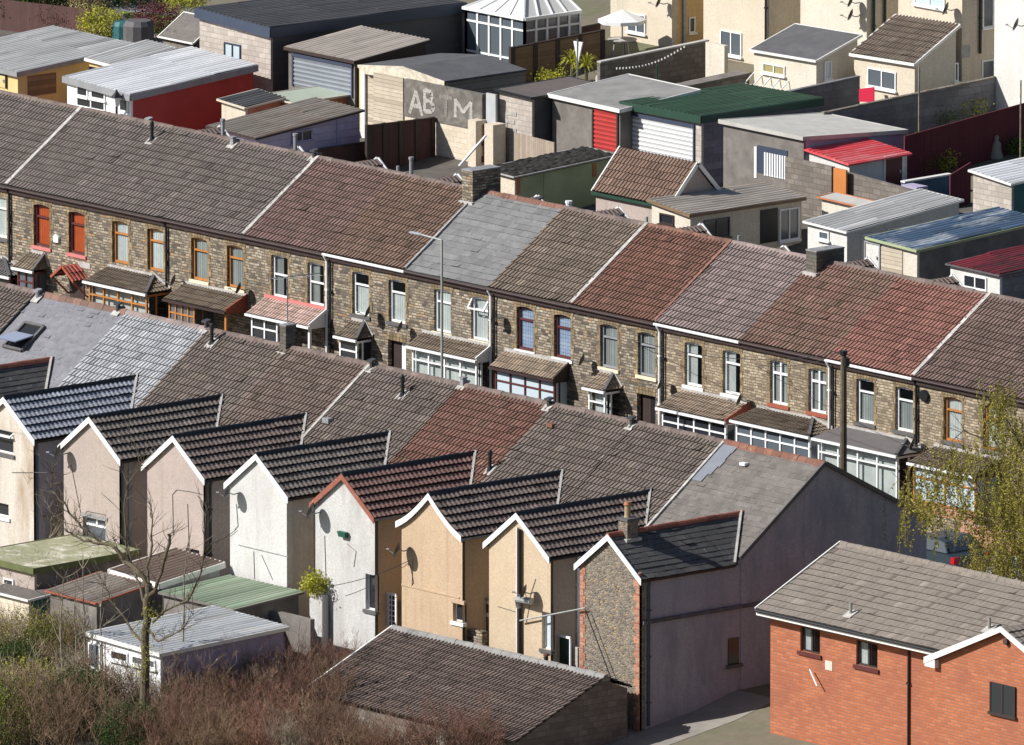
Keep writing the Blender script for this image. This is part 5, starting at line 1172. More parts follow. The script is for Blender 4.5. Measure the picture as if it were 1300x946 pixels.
def cfeat(i, *a): feat(HC[i][0], YC, HC[i][2], *a)
cfeat(0,'f',(797,15),(820,44),'window','grey_glass'); cfeat(0,'s',(874,22),(882,41),'window','dark')
cfeat(1,'f',(915,37),(942,73),'window','grey_glass'); cfeat(3,'f',(1161,-18),(1200,12),'window','pale_glass'); cfeat(3,'s',(1247,-12),(1261,34),'window','grey_glass')
cfeat(3,'s',(1246,77),(1262,104),'window','grey_glass'); cfeat(3,'s',(1220,58),(1231,72),'patch','mortar'); cfeat(3,'s',(1211,80),(1216,103),'window','dark')
pipe(HC[0][0], [(HC[0][2]+.1,YC+.6,T(YC)+5),(HC[0][2]+.1,YC+.6,T(YC)+4.9),(HC[0][2]+.1,YC+.6,T(YC))], 'galv', .07); pipe(HC[1][0], [(HC[1][2]-.1,YC-.08,T(YC)+5),(HC[1][2]-.1,YC-.08,T(YC)+4.9),(HC[1][2]-.1,YC-.08,T(YC))], 'black', .05)
for d_ in (.3, .9): pipe(HC[2][0], [(HC[2][2]+.1,YC+d_,T(YC)+5),(HC[2][2]+.1,YC+d_,T(YC)+4.9),(HC[2][2]+.1,YC+d_,T(YC))], 'darkgreen', .06)
pipe(HC[3][0], [(HC[3][2]+.1,YC+.9,T(YC)+5),(HC[3][2]+.1,YC+.9,T(YC)+4.9),(HC[3][2]+.1,YC+.9,T(YC)+2)], 'black', .06)
dish(HC[2][0], W(1092,3,Y=YC), r=.32); dish(HC[2][0], W(1092,20,Y=YC), r=.32); dish(HC[3][0], W(1213,12,Y=YC), r=.36); dish(HC[4][0], W(1302,32,Y=YC), r=.36); dish(HC[0][0], W(848,4,Y=YC), r=.3)
# kitchens in front
k1 = shed('kitchen_extension', 'cream kitchen extension with smooth dark grey lean-to roof', 'extension', (1036,77), (952,63), (1094,44), 2.2, 'felt', 'cream2', 'cream2', kind='flat', fas='white', fh=.1, group='kitchen extensions of the cream houses',
     feats=[('f',(969,79),(997,97),'window','leafpale','white'),('s',(1046,78),(1055,100),'window','pale_glass')])
k2 = shed('kitchen_extension', 'cream kitchen extension with brown tiled lean-to roof and white window', 'extension', (1161,81), (1079,68), (1219,31), 2.3, TA['brown'], 'cream', 'cream2', kind='tile', fas='white', fh=.12, group='kitchen extensions of the cream houses',
     feats=[('f',(1102,85),(1138,116),'window','grey_glass')])
# conservatory
Nc = ray(666,24,2.3); Lc = W(592,14,Y=Nc.y); Bc = W(736,11,X=Nc.x); o = tag(empty('conservatory', ((Lc.x+Nc.x)/2,(Nc.y+Bc.y)/2,T(Nc.y))), 'white framed conservatory with pale glass roof at the top', 'conservatory')
zt = Nc.z; x0, x1, y0, y1 = Lc.x, Nc.x, Nc.y, Bc.y; zb = T(y0)-.2; f = MB()
def frame_line(mb, a, b, n):
    a, b = Vector(a), Vector(b)
    for i in range(n+1): p = a.lerp(b, i/n); mb.box(p.x-.05,p.x+.05,p.y-.05,p.y+.05,zb,zt)
    for z in (zt-.06, zb+.75, zt-.5): mb.bar((a.x,a.y,z),(b.x,b.y,z),.08,.08)
frame_line(f,(x0,y0,0),(x1,y0,0),5); frame_line(f,(x1,y0,0),(x1,y1,0),5); frame_line(f,(x0,y0,0),(x0,y1,0),3); f.build('frame', 'pvc', o)
g = MB(); g.face([(x0,y0,zb),(x1,y0,zb),(x1,y0,zt),(x0,y0,zt)]); g.face([(x1,y0,zb),(x1,y1,zb),(x1,y1,zt),(x1,y0,zt)]); g.face([(x0,y0,zb),(x0,y1,zb),(x0,y1,zt),(x0,y0,zt)]); g.build('glazing', 'grey_glass', o)
xm, ym = (x0+x1)/2, (y0+y1)/2; rz_ = zt+1.0; r = MB(); a1, a2 = Vector((xm,y0+1.6,rz_)), Vector((xm,y1,rz_))
cs = [Vector((x0-.1,y0-.1,zt)), Vector((x1+.1,y0-.1,zt)), Vector((x1+.1,y1,zt)), Vector((x0-.1,y1,zt))]
r.face([cs[0],cs[1],a1]); r.face([cs[1],cs[2],a2,a1]); r.face([cs[3],cs[0],a1,a2]); ro = r.build('roof', plain((.62,.62,.60), .4, .06, 1, name='polycarbonate'), o)
f = MB()
for i in range(5):
    p = cs[0].lerp(cs[1], i/4); f.bar(p+Vector((0,0,.03)), a1+Vector((0,0,.03)), .06, .05)
    p = cs[1].lerp(cs[2], i/4); q = a1.lerp(a2, i/4); f.bar(p+Vector((0,0,.03)), q+Vector((0,0,.03)), .06, .05)
f.build('roof_bars', 'pvc', ro); f = MB(); f.bar(cs[0],cs[1],.12,.12); f.bar(cs[1],cs[2],.12,.12); f.build('gutter', 'pvc', ro)
# parasol, table, palms, posts
p = ray(790,72,0); o = tag(empty('parasol', p), 'open white parasol on the patio in front of the cream house', 'parasol'); m_ = MB(); m_.tube([p, p+Vector((0,0,1.9))], .03, 6); m_.build('pole', 'galv', o)
m_ = MB(); K = 8; ap_ = p+Vector((0,0,1.95)); rg = [p+Vector((math.cos(6.283*i/K)*1.0, math.sin(6.283*i/K)*1.0, 1.55)) for i in range(K)]
for i in range(K): m_.face([rg[i], rg[(i+1)%K], ap_]); m_.face([rg[i], rg[(i+1)%K], rg[(i+1)%K]-Vector((0,0,.14)), rg[i]-Vector((0,0,.14))])
m_.build('canopy', 'rollwhite', o)
o = tag(empty('garden_table', p+Vector((.1,-.1,0))), 'round pale garden table around the parasol pole', 'table'); m_ = MB(); m_.tube([p+Vector((0,0,.70)), p+Vector((0,0,.74))], .6, 16); m_.build('table_top', 'feltpale', o)
for i in range(3): a = 2.1*i; MB().bar(p+Vector((math.cos(a)*.4,math.sin(a)*.4,0)), p+Vector((math.cos(a)*.3,math.sin(a)*.3,.7)), .05).build('leg', 'galv', o)
def spiky(px, py, hh, lb, r=.7, n=46):
    b = ray(px, py, 0); o = tag(empty('yucca', b), lb, 'plant', 'spiky yuccas'); t_ = MB(); t_.tube([b, b+Vector((.03,0,hh))], [.09,.06], 7); t_.build('trunk', 'bark', o); l = MB(); c = b+Vector((0,0,hh))
    for i in range(n):
        a = R.uniform(0,6.283); e = R.uniform(-.5,1.3); d = Vector((math.cos(a)*math.cos(e), math.sin(a)*math.cos(e), math.sin(e))); s_ = Vector((-math.sin(a), math.cos(a), 0))*.035
        m1 = c+d*r*.5+Vector((0,0,.08)); l.face([c-s_*.6, c+s_*.6, m1+s_, m1-s_], R.uniform(.7,1.2)); l.face([m1-s_, m1+s_, c+d*r-Vector((0,0,.12))], R.uniform(.7,1.2))
    l.build('leaves', 'leafyellow', o)
spiky(726,106,.9,'left of the two spiky yuccas by the wooden terrace'); spiky(744,108,.8,'right of the two spiky yuccas by the wooden terrace')
def post(name, lb, cat, top, h, r=.035, mat='galv', arm=None, n=6):
    p = ray(*top, h); b = Vector((p.x,p.y,T(p.y))); return tag(MB().tube([b, p], r, n).build(name, mat, origin=b), lb, cat)
post('washing_line_post', 'thin post with folded airer by the yuccas', 'post', (733,50), 2.4, .03)
post('washing_line_post', 'green post by the boxes below the fairy light wall', 'post', (834,82), 2.2, .04, 'darkgreen')
post('washing_line_post', 'rusty post beside the tiled kitchen and grey wall', 'post', (1167,84), 3.2, .035, 'barkpale')
post('washing_line_post', 'rusty post at the right edge beyond the crimson fence', 'post', (1296,102), 3.4, .035, 'barkpale')
# folded airer
p = ray(733,50,2.4); tag(MB().prism([p+Vector((-.25,0,-.1)), p+Vector((.25,.05,-.1)), p+Vector((.02,0,-1.0))], (0,.06,0)).build('folded_airer', 'rollwhite'), 'white folded rotary airer on the post by the yuccas', 'airer')
# yard bits: crates, tub, barrel
for px, py, sx, sy, sz, mt_, nm, lb in ((842,106,1.0,.8,.55,'fencewood','crate','brown wooden crate against the fairy light wall'),(866,103,.6,.5,.7,'greypaint','crate','open grey crate right of the brown one'),
     (770,107,.7,.6,.35,'whitewall','box','white box at the left end of the fairy light wall'),(790,107,.6,.5,.45,'rollwhite','box','white box right of the first one, beside the blue tub')):
    b = ray(px, py, 0); tag(MB().box(b.x-sx/2,b.x+sx/2,b.y-sy/2,b.y+sy/2,b.z-.05,b.z+sz).build(nm, mt_), lb, 'box')
for px, py, lb in ((812,104,'blue tub among the boxes below the fairy light wall'),(826,100,'second blue tub nearer the brown crate')):
    b = ray(px, py, 0); tag(MB().tube([b, b+Vector((0,0,.55))], [.28,.33], 12).build('tub', plain((.02,.14,.42), .4, .1, 1, name='blue_plastic')), lb, 'tub', 'blue tubs')
# fairy lights string
A_ = ray(778,87,1.65); B_ = ray(896,66,1.7); m_ = MB()
for i in range(22):
    q = A_.lerp(B_, i/21); q = Vector((A_.x+.25, q.y, q.z-.25*math.sin(i/21*math.pi))); m_.tube([q, q+Vector((0,0,.07))], .035, 5)
tag(m_.build('light_string', 'rollwhite'), 'string of small white lamps along the block wall', 'string lights')
# red towel, statue
p = ray(1100,128,1.1); tag(MB().prism([p+Vector((-.45,0,-.1)),p+Vector((.45,0,0)),p+Vector((.45,0,.62)),p+Vector((-.45,0,.42))], (0,.03,0)).build('red_cloth', plain((.55,.01,.05), .8, .1, 1, name='crimson_cloth')), 'crimson cloth hanging by the grey wall', 'cloth')
b = ray(1265,201,0); o_ = MB(); o_.tube([b,b+Vector((0,0,.1)),b+Vector((0,0,.35)),b+Vector((.02,0,.6)),b+Vector((0,0,.72)),b+Vector((0,0,.84)),b+Vector((0,0,.93))], [.26,.27,.2,.17,.07,.11,.05], 10); tag(o_.build('statue', 'concrete', smooth=True), 'small grey garden statue below the crimson fence', 'statue')
# greenhouse frame
A_ = ray(945,100,1.0); m_ = MB()
for i in range(5):
    x = A_.x+i*.55
    for s_ in (0, 1): m_.bar((x,A_.y+s_*1.2,A_.z-.2),(x+.1,A_.y+.6,A_.z+.35),.04)
m_.bar((A_.x+.1,A_.y+.6,A_.z+.35),(A_.x+2.3,A_.y+.6,A_.z+.35),.04); m_.bar((A_.x,A_.y,A_.z-.2),(A_.x+2.2,A_.y,A_.z-.2),.04); m_.bar((A_.x,A_.y+1.2,A_.z-.2),(A_.x+2.2,A_.y+1.2,A_.z-.2),.04)
for i in range(5):
    for s_ in (0,1.2): x = A_.x+i*.55; m_.bar((x,A_.y+s_,A_.z-1.2),(x,A_.y+s_,A_.z-.2),.04)
tag(m_.build('cold_frame', 'pvc'), 'skeletal white greenhouse frame behind the green roof', 'frame')
# lantern
p = ray(148,121,2.7); b = Vector((p.x,p.y,T(p.y))); o = tag(empty('lamp_post', b), 'black lantern on a post in front of the white garage front', 'lamp'); MB().tube([b, p-Vector((0,0,.45))], .05, 8).build('post', 'black', o)
MB().tube([p-Vector((0,0,.45)), p-Vector((0,0,.08))], [.10,.2], 6).build('lantern_glass', 'rollwhite', o); MB().tube([p-Vector((0,0,.08)), p+Vector((0,0,.12)), p+Vector((0,0,.22))], [.25,.07,.03], 6).build('lantern_cap', 'black', o)
# terrace furniture: water tanks by the yellow building
for px, py, sx, sz, mt_, lb in ((156,54,.9,.9,'teal','teal bin behind the grey corrugated roof'),(176,56,1.3,1.0,'sill_grey','rounded dark compost bin beside the teal one')):
    b = ray(px, py, 0); tag(MB().tube([b, b+Vector((0,0,sz*.8)), b+Vector((0,0,sz))], [sx/2,sx/2,sx/2*.8], 12).build('bin', mt_), lb, 'bin')

# ================================================================== STREET: lamp, pole, cars
Y_ = -8.9; p = W(561,304,Y=Y_); b = Vector((p.x,Y_,T(Y_)+.1)); a = W(516,303.5,Y=Y_+.3)
o = tag(empty('street_lamp', b), 'tall grey street lamp with a long arm rising between the two rows', 'street lamp')
MB().tube([b, b+Vector((0,0,1.2)), b+Vector((0,0,1.25)), Vector((p.x,Y_,p.z))], [.085,.085,.06,.045], 10).build('post', plain((.36,.37,.34), .5, .1, 1, name='grey_post'), o)
e_ = Vector((p.x-2.0, Y_+.1, p.z-.02)); ar = MB(); ar.tube([Vector((p.x,Y_,p.z-.03)), Vector((p.x-1.2,Y_+.05,p.z+.0))], .035, 8); ar.build('arm', 'galv', o)
ld = MB(); ld.tube([Vector((p.x-1.15,Y_+.05,p.z)), Vector((p.x-1.4,Y_+.06,p.z+.0)), Vector((p.x-1.85,Y_+.1,p.z-.01)), Vector((p.x-2.0,Y_+.1,p.z-.02))], [.035,.065,.06,.02], 10); ld.build('lamp_head', 'greypaint', o)
p = W(1071,447,Y=-9.1); b = Vector((p.x,-9.1,T(-9.1))); o = tag(empty('telegraph_pole', b), 'dark wooden telegraph pole in front of the large white porch', 'pole'); MB().tube([b, p], [.17,.11], 10).build('post', 'bark', o); MB().tube([p+Vector((0,0,-.1)), p+Vector((0,0,.05))], [.14,.14], 8).build('pole_cap', 'black', o)
MB().box(p.x+.08,p.x+.22,-9.2,-9.0,p.z-.5,p.z-.2).build('junction_box', 'black', o)
def wire(a, b, sag, lb, r=.012, mat='black'):
    a, b = Vector(a), Vector(b); tag(MB().tube([a.lerp(b, i/12)-Vector((0,0,sag*4*(i/12)*(1-i/12))) for i in range(13)], r, 4).build('overhead_wire', mat), lb, 'wire', 'thin overhead wires')
wire(p, W(958,463,Y=-.1), .25, 'thin wire from the telegraph pole to the house with red sills'); wire(p, W(800,430,Y=-.1), .5, 'thin wire from the telegraph pole to the dark red roofed house')
def car(name, lb, x_rear, yc, col, z0, silver=False):
    """hatchback, rear towards +X"""
    o = tag(empty(name, (x_rear-2.1, yc, z0)), lb, 'car'); L_ = 4.1; hw = .87
    prof = [(0,.32),(0,.62),(.05,.92),(.35,1.0),(.62,1.38),(1.05,1.47),(2.1,1.45),(2.75,1.25),(3.15,.98),(3.9,.80),(4.08,.60),(4.1,.32)]
    m_ = MB(); secs = []
    for s_, sc_, in ((-1,1),(1,1)):
        secs.append([Vector((x_rear-u, yc+s_*(hw-(max(0,v-.95))*.32), z0+v)) for u, v in prof])
    for i in range(len(prof)-1): m_.face([secs[0][i], secs[0][i+1], secs[1][i+1], secs[1][i]])
    m_.face(secs[0]); m_.face(secs[1][::-1]); m_.face([secs[0][0], secs[0][-1], secs[1][-1], secs[1][0]])
    bd = m_.build('body', col, o)
    g = MB()
    for s_ in (-1,1):
        yy = lambda v: yc+s_*(hw-(max(0,v-.95))*.32+.006)
        for qd in (((.42,1.02),(.66,1.35),(1.05,1.41),(1.08,1.02)), ((1.14,1.02),(1.11,1.41),(1.98,1.39),(2.0,1.02)), ((2.06,1.02),(2.04,1.39),(2.62,1.22),(2.98,1.0))):
            g.face([(x_rear-u, yy(v), z0+v) for u, v in qd])
    def yw(v, k): return yc+k*(hw-(max(0,v-.95))*.32-.10)
    g.face([(x_rear-.36+.006,yw(1.02,-1),z0+1.05),(x_rear-.36+.006,yw(1.02,1),z0+1.05),(x_rear-.60+.006,yw(1.35,1),z0+1.37),(x_rear-.60+.006,yw(1.35,-1),z0+1.37)])
    g.face([(x_rear-2.78,yw(1.2,-1),z0+1.245),(x_rear-2.78,yw(1.2,1),z0+1.245),(x_rear-3.12,yw(1.0,1),z0+1.01),(x_rear-3.12,yw(1.0,-1),z0+1.01)])
    g.build('windows', 'grey_glass', o)
    for s_ in (-1,1):
        t_ = MB(); t_.box(x_rear-.12,x_rear+.012,yc+s_*(hw-.02)-.1,yc+s_*(hw-.02)+.03 if s_ > 0 else yc-hw+.22,z0+.68,z0+.92) if s_ > 0 else t_.box(x_rear-.16,x_rear+.012,yc-hw-.01,yc-hw+.24,z0+.68,z0+.92); t_.build('tail_light', plain((.65,.01,.02), .2, .05, 1, name='red_lens'), o)
        for xo in (.75, 3.3):
            wb = MB(); wb.tube([(x_rear-xo,yc+s_*(hw-.18),z0+.31),(x_rear-xo,yc+s_*(hw+.012),z0+.31)], .31, 18); wh = wb.build('wheel', 'black', o)
            wb = MB(); wb.tube([(x_rear-xo,yc+s_*(hw+.012),z0+.31),(x_rear-xo,yc+s_*(hw+.022),z0+.31)], .19, 14); wb.build('rim', 'galv', wh)
        MB().box(x_rear-2.85,x_rear-2.7,yc+s_*hw-(0 if s_ > 0 else .16),yc+s_*hw+(.16 if s_ > 0 else 0),z0+.98,z0+1.12).build('wing_mirror', 'black', o)
    MB().box(x_rear-.03,x_rear+.015,yc-.26,yc+.26,z0+.50,z0+.61).build('number_plate', 'yellow', o); MB().box(x_rear-.1,x_rear+.04,yc-hw+.03,yc+hw-.03,z0+.30,z0+.44).build('bumper', 'black', o)
M['carpaint'] = plain((.035,.05,.065), .25, .05, 1, name='dark_blue_car_paint', spec=.7); M['carsilver'] = plain((.45,.46,.48), .3, .05, 1, name='silver_car_paint')
q = W(1212,713,Y=-8.5); q.y = -8.5; q.x -= .05; print('CAR', q, T(-8)); car('parked_car', 'dark blue hatchback parked in the street beyond the brick house roof', q.x, -7.62, 'carpaint', q.z-.8)
car('parked_car', 'silver car behind the birch branches, right of the dark blue one', q.x+5.4, -7.6, 'carsilver', q.z-.8)
# forecourt walls along row A
for k in range(-1, 13):
    x0 = 4.8*k; o = tag(MB().box(x0+.02, x0+4.78, -2.12, -1.92, -.4, .75).build('forecourt_wall', 'stone' if k % 2 else 'brickpale'), f"low forecourt wall in front of the {HA[k]['label']}"[:200], 'wall', 'low walls in front of the upper row')
    o['label'] = {11:'low pink brick forecourt wall behind the parked car', 12:'low stone forecourt wall behind the silver car', 10:'low forecourt wall in front of the large white porch'}.get(k, 'low forecourt wall hidden behind the lower row ridge')

# ================================================================== BRICK HOUSE, lower right
xv = 71.0; rp = W(1068,690,X=xv); ep = W(960,773,X=xv); yr, zr_ = rp.y, rp.z; ye, ze = ep.y, ep.z; xr = xv+15
o = tag(empty('brick_house', (xv+7, yr, T(yr))), 'red brick house with grey brown ribbed tiles and projecting gabled wing', 'house'); HBk = o
V = Vector((0,yr-ye,zr_-ze)); r = MB(); sheet(r, (xv,ye,ze), (1,0,0), V, xr-xv, V.length, .27, [(0,0),(.06,.012),(.13,.02),(.20,.012)], .34, .035, tv=.07, lip=.3, tile=1); yb = 2*yr-ye
V2 = Vector((0,yr-yb,zr_-ze)); sheet(r, (xr,yb,ze), (-1,0,0), V2, xr-xv, V2.length, .27, [(0,0),(.06,.012),(.13,.02),(.20,.012)], .34, .035)
M['brickroof'] = tiles((.205,.175,.15), (.19,.16,.14), moss=(.17,.15,.12), moss_amt=.2, name='grey_brown_tiles'); ro = r.build('roof', 'brickroof', o)
rm = MB(); ridge(rm, (xv,yr,zr_), (xr,yr,zr_), .12, .4, .08); rm.build('ridge_tiles', 'brickroof', ro)
g = MB(); g.bar((xv-.03,ye,ze-.03),(xv-.03,yr,zr_+.02),.05,.16); g.bar((xv-.03,yb,ze-.03),(xv-.03,yr,zr_+.02),.05,.16); g.build('bargeboard', 'white', ro)
yf = ye+.45; a, b = W(1016,795,Y=yf), W(1041,832,Y=yf); c, d = W(1087,812,Y=yf), W(1114,850,Y=yf); x0 = xv+.25; zb = T(yf)-.6
wh_ = [(a.x-x0,b.x-x0,b.z,a.z),(c.x-x0,d.x-x0,d.z,c.z)]; f = MB(); wallgrid(f, (x0,yf), (1,0,0), (0,-1,0), xr-x0, zb, ze+.05, wh_, .14); f.build('front_wall', 'brickred', o)
f = MB(); f.prism([(x0,yf+.02,zb),(x0,yb-.45,zb),(x0,yb-.45,ze+.05),(x0,yr,zr_-.1),(x0,yf+.02,ze+.05)], (.2,0,0)); f.build('gable_wall', 'brickred', o)
for u0, u1, z0_, z1_ in wh_: window(o, x0+u0, x0+u1, yf, z0_, z1_, 'darkwood', 'two', 'curtain|half', 'maroon', None, .12, 'glass', .06, .07)
g = MB(); g.tube([(xv,ye-.05,ze-.05),(xr,ye-.05,ze-.05)], .055, 8); g.build('gutter', 'black', o); g = MB(); g.box(xv,xr,ye+.0,ye+.04,ze-.22,ze-.03); g.box(xv,xr,ye+.04,yf,ze-.22,ze-.2); g.build('soffit', 'white', o)
p = ray(1,1,1)
def onK(px, py):
    s_ = (zr_-ze)/(yr-ye); d = FW*FPX+RT*(px-650)+UP*(473-py); t_ = (ze+s_*(CAM.y-ye)-CAM.z)/(d.z-s_*d.y); return CAM+d*t_
q = onK(1080,781); vent(o, q.x, q.y, q.z, 'steel', (zr_-ze)/(yr-ye)); q = onK(1256,800); vent(o, q.x, q.y, q.z, 'steel', (zr_-ze)/(yr-ye))
q = W(1155,830,Y=yf); pipe(o, [(q.x,yf-.2,ze-.1),(q.x,yf-.06,ze-.35),(q.x,yf-.06,zb)], 'black', .04)
MB().box(W(1048,838,Y=yf).x, W(1057,852,Y=yf).x, yf-.02, yf, W(1057,852,Y=yf).z, W(1048,838,Y=yf).z).build('air_brick', 'cream2', o)
# wing with gable
yg = ye-1.6; ap_ = W(1273,797,Y=yg); el_ = W(1177,835,Y=yg); xm = ap_.x; hw = xm-el_.x; zA = ap_.z; zL = el_.z
f = MB(); f.prism([(xm-hw+.3,yg+.1,zb),(xm+hw-.3,yg+.1,zb),(xm+hw-.3,yg+.1,zL+.0),(xm,yg+.1,zA-.1),(xm-hw+.3,yg+.1,zL+.0)], (0,.2,0)); gwm = f.build('wing_wall', 'brickred', o)
f = MB(); f.box(xm-hw+.3, xm-hw+.5, yg+.3, yf-.001, zb, zL-.05); f.build('wing_side_wall', 'brickred', o)
s_ = (zr_-ze)/(yr-ye); yend = yr
r = MB()
for sg in (-1,1):
    V = Vector((-sg*hw,0,zA-zL)); P0, U = ((xm+hw,yg-.08,zL),(0,1,0)) if sg == 1 else ((xm-hw,yend,zL),(0,-1,0))
    Lt = V.length; ye0 = ye
    def clip(v, sg=sg, Lt=Lt):
        z = zL+(zA-zL)*v/Lt; ymax = ye+(z-ze)/s_+.05; ymax = max(yg, ymax); tot = yend-(yg-.08)
        return (0, ymax-(yg-.08)) if sg == 1 else (yend-ymax, tot)
    sheet(r, P0, U, V, yend-yg+.08, Lt, .27, [(0,0),(.06,.012),(.13,.02),(.20,.012)], .34, .035, clip, tv=.07, lip=.3, tile=1)
r.build('wing_roof', 'brickroof', o)
g = MB()
for sg in (-1,1): g.prism([(xm+sg*(hw+.05),yg-.12,zL+.03),(xm,yg-.12,zA+.06),(xm,yg-.12,zA-.14),(xm+sg*(hw+.05),yg-.12,zL-.2)], (0,.05,0))
g.box(xm-hw-.02,xm-hw+.5,yg-.1,yg+.12,zL-.28,zL-.0); g.build('bargeboard', 'white', o)
q = W(1279,815,Y=yg+.1); MB().tube([(q.x,yg+.1,q.z),(q.x,yg-.02,q.z+.02)], .11, 10).build('outside_lamp', 'darkwood', o)
a, b = W(1258,865,Y=yg+.1), W(1290,910,Y=yg+.1); f = MB(); f.box(a.x,b.x,yg+.05,yg+.098,b.z,a.z); wn = f.build('window', 'dark', o); f = MB()
for x_ in (a.x,(a.x+b.x)/2-.03,b.x-.06): f.box(x_,x_+.06,yg+.03,yg+.049,b.z,a.z)
f.box(a.x-.06,b.x+.06,yg+.0,yg+.05,b.z-.1,b.z-.001); f.build('window_frame', 'darkwood', wn)
q = W(1028,850,Y=yf-.15); pq = MB(); pq.tube([q, q+Vector((.5,-.1,-.5))], .03, 6); tag(pq.build('white_pipe', 'pvc'), 'short white pipe slanting down the red brick wall', 'pipe')

# ================================================================== YARDS below row B
shed('garden_shed', 'flat roofed pinkish outhouse with mossy yellow green roof at the left', 'shed', (43,722), (-40,702), (178,698), 2.2, plain((.33,.33,.21), .9, .2, 1.5, stain=(.60,.57,.49), stain_amt=.95, name='mossy_felt'), 'w_pink', 'greyrender', kind='flat', fas=plain((.13,.15,.06), .9, .2, 2, name='moss_green'), fh=.22, P=Pback((43,722),(178,698),-25.75), group=G2,
     feats=[('f',(5,733),(18,749),'window','dark')])
shed('garden_shed', 'brown corrugated roof shed with white edging behind the bare tree', 'shed', (202,741), (138,723), (285,714), 2.2, 'c_brown', 'block', 'whitewall', fas='white', fh=.22, P=Pback((202,741),(285,714),-25.75), group=G2)
shed('garden_shed', 'brown corrugated shed with rusty orange edging behind the thicket', 'shed', (122,766), (58,750), (190,742), 2.1, 'c_rust', 'greyrender', 'greyrender', fas='sill_red', fh=.06, P=Pback((122,766),(190,742),-28.9), group=G2)
shed('garden_shed', 'shed with pale green corrugated roof beside the white rear wing', 'shed', (297,774), (202,752), (385,752), 2.1, 'c_mint', 'greyrender', 'greyrender', fas='greyrender', fh=.08, P=Pback((297,774),(385,752),-25.75), group=G2)
shed('conservatory', 'lean-to with silver grey ribbed roof and white window frames behind the tree trunk', 'conservatory', (203,830), (109,803), (366,796), 2.3, 'c_zinc', 'pvc', 'mauve_paint_shade', fas='white', fh=.14, P=Pback((203,830),(366,796),-29.0), group=G2,
     feats=[('f',(113,815),(128,850),'window','grey_glass'),('f',(141,824),(163,842),'window','dark'),('f',(168,831),(198,850),'window','grey_glass')])
shed('garden_shed', 'dark slated outhouse at the left edge among the shrubs', 'shed', (36,762), (-20,748), (90,748), 2.0, TB['slate'], 'blockcream', 'teal', kind='flat', fas='white', fh=.08, group=G2)
def boxat(name, lb, cat, tl, br, Y, dep, mat, zb=None, group=None):
    a, b = W(*tl, Y=Y), W(*br, Y=Y); return tag(MB().box(a.x,b.x,Y,Y+dep,zb if zb is not None else b.z,a.z).build(name, mat), lb, cat, group)
boxat('yard_wall', 'grey rendered yard wall beside the cream pillar', 'wall', (322,770), (394,790), -27.2, .2, 'greyrender', -4.5, 'yard walls below the lower row')
boxat('yard_wall', 'cream painted yard pillar below a tufty plant', 'wall', (393,753), (409,800), -25.9, .3, 'w_white2', -4.5, 'yard walls below the lower row')
boxat('yard_gate', 'teal yard gate behind the green corrugated roof', 'gate', (372,730), (390,752), -24.6, .06, 'teal', -3)
boxat('yard_wall', 'stone faced yard wall by the white glazed doors', 'wall', (503,762), (560,790), -24.6, .2, 'w_tan', -3.5, 'yard walls below the lower row')
p = W(483,751,Y=-24.9); b = W(503,797,Y=-24.9); o = tag(empty('french_doors', ((p.x+b.x)/2,-24.9,b.z)), 'white glazed double doors beside the greyish white wing', 'doors'); 
MB().box(p.x,b.x,-24.88,-24.86,b.z,p.z).build('glass', 'dark', o); f = MB()
for u in (0,.28,.47,.53,.72,1): xx = p.x+(b.x-p.x)*u; w_ = .07 if u in (0,.47,.53,1) else .02; f.box(xx-w_/2,xx+w_/2,-24.93,-24.885,b.z,p.z)
for v in (0,.18,.34,.5,.66,.82,1): zz = b.z+(p.z-b.z)*v; w_ = .09 if v in (0,1) else .03; f.box(p.x,b.x,-24.925,-24.886,zz-w_/2,zz+w_/2)
f.build('door_frame', 'pvc', o)
MB().box(p.x-.15,p.x-.05,-24.95,-24.8,-4,p.z).build('door_post', 'w_tan', o)
p = W(610,760,Y=-24.3); b = W(632,812,Y=-24.3); o = tag(empty('back_porch', ((p.x+b.x)/2,-24.3,-3)), 'small white back porch squeezed between the two tan wings', 'porch')
MB().box(p.x,b.x,-24.3,-24.2,-4,p.z).build('door_panel', 'pvc', o); MB().box(p.x+.12,b.x-.1,-24.33,-24.301,p.z-.45,p.z-.14).build('fanlight', 'dark', o); MB().box(p.x+.12,b.x-.35,-24.33,-24.301,-3.2,p.z-.6).build('door', 'grey_glass', o); MB().box(p.x-.1,b.x+.1,-24.4,-22,p.z+.001,p.z+.08).build('porch_roof', 'feltgrey', o)
gd = boxat('yard_gate', 'dark green yard door with white frame right of the arched window wing', 'gate', (706,808), (722,850), -25.0, .06, 'darkgreen', -4)
p = W(705,806,Y=-25.05); b = W(723.5,811,Y=-25.05); f = MB(); f.box(p.x-.03,b.x+.03,-25.08,-25.02,p.z-.03,p.z+.05); f.box(b.x,b.x+.05,-25.08,-25.02,-4,p.z-.03); f.box(p.x-.05,p.x,-25.08,-25.02,-4,p.z-.03); f.build('gate_frame', 'pvc', gd)
boxat('yard_wall', 'pale concrete yard wall left of the rubble stone gable', 'wall', (724,820), (746,850), -24.8, .2, 'blockpale', -4.5, 'yard walls below the lower row')
boxat('yard_wall', 'stone yard wall between the two tan wings', 'wall', (589,797), (612,812), -25.2, .25, 'stone', -4.5, 'yard walls below the lower row')
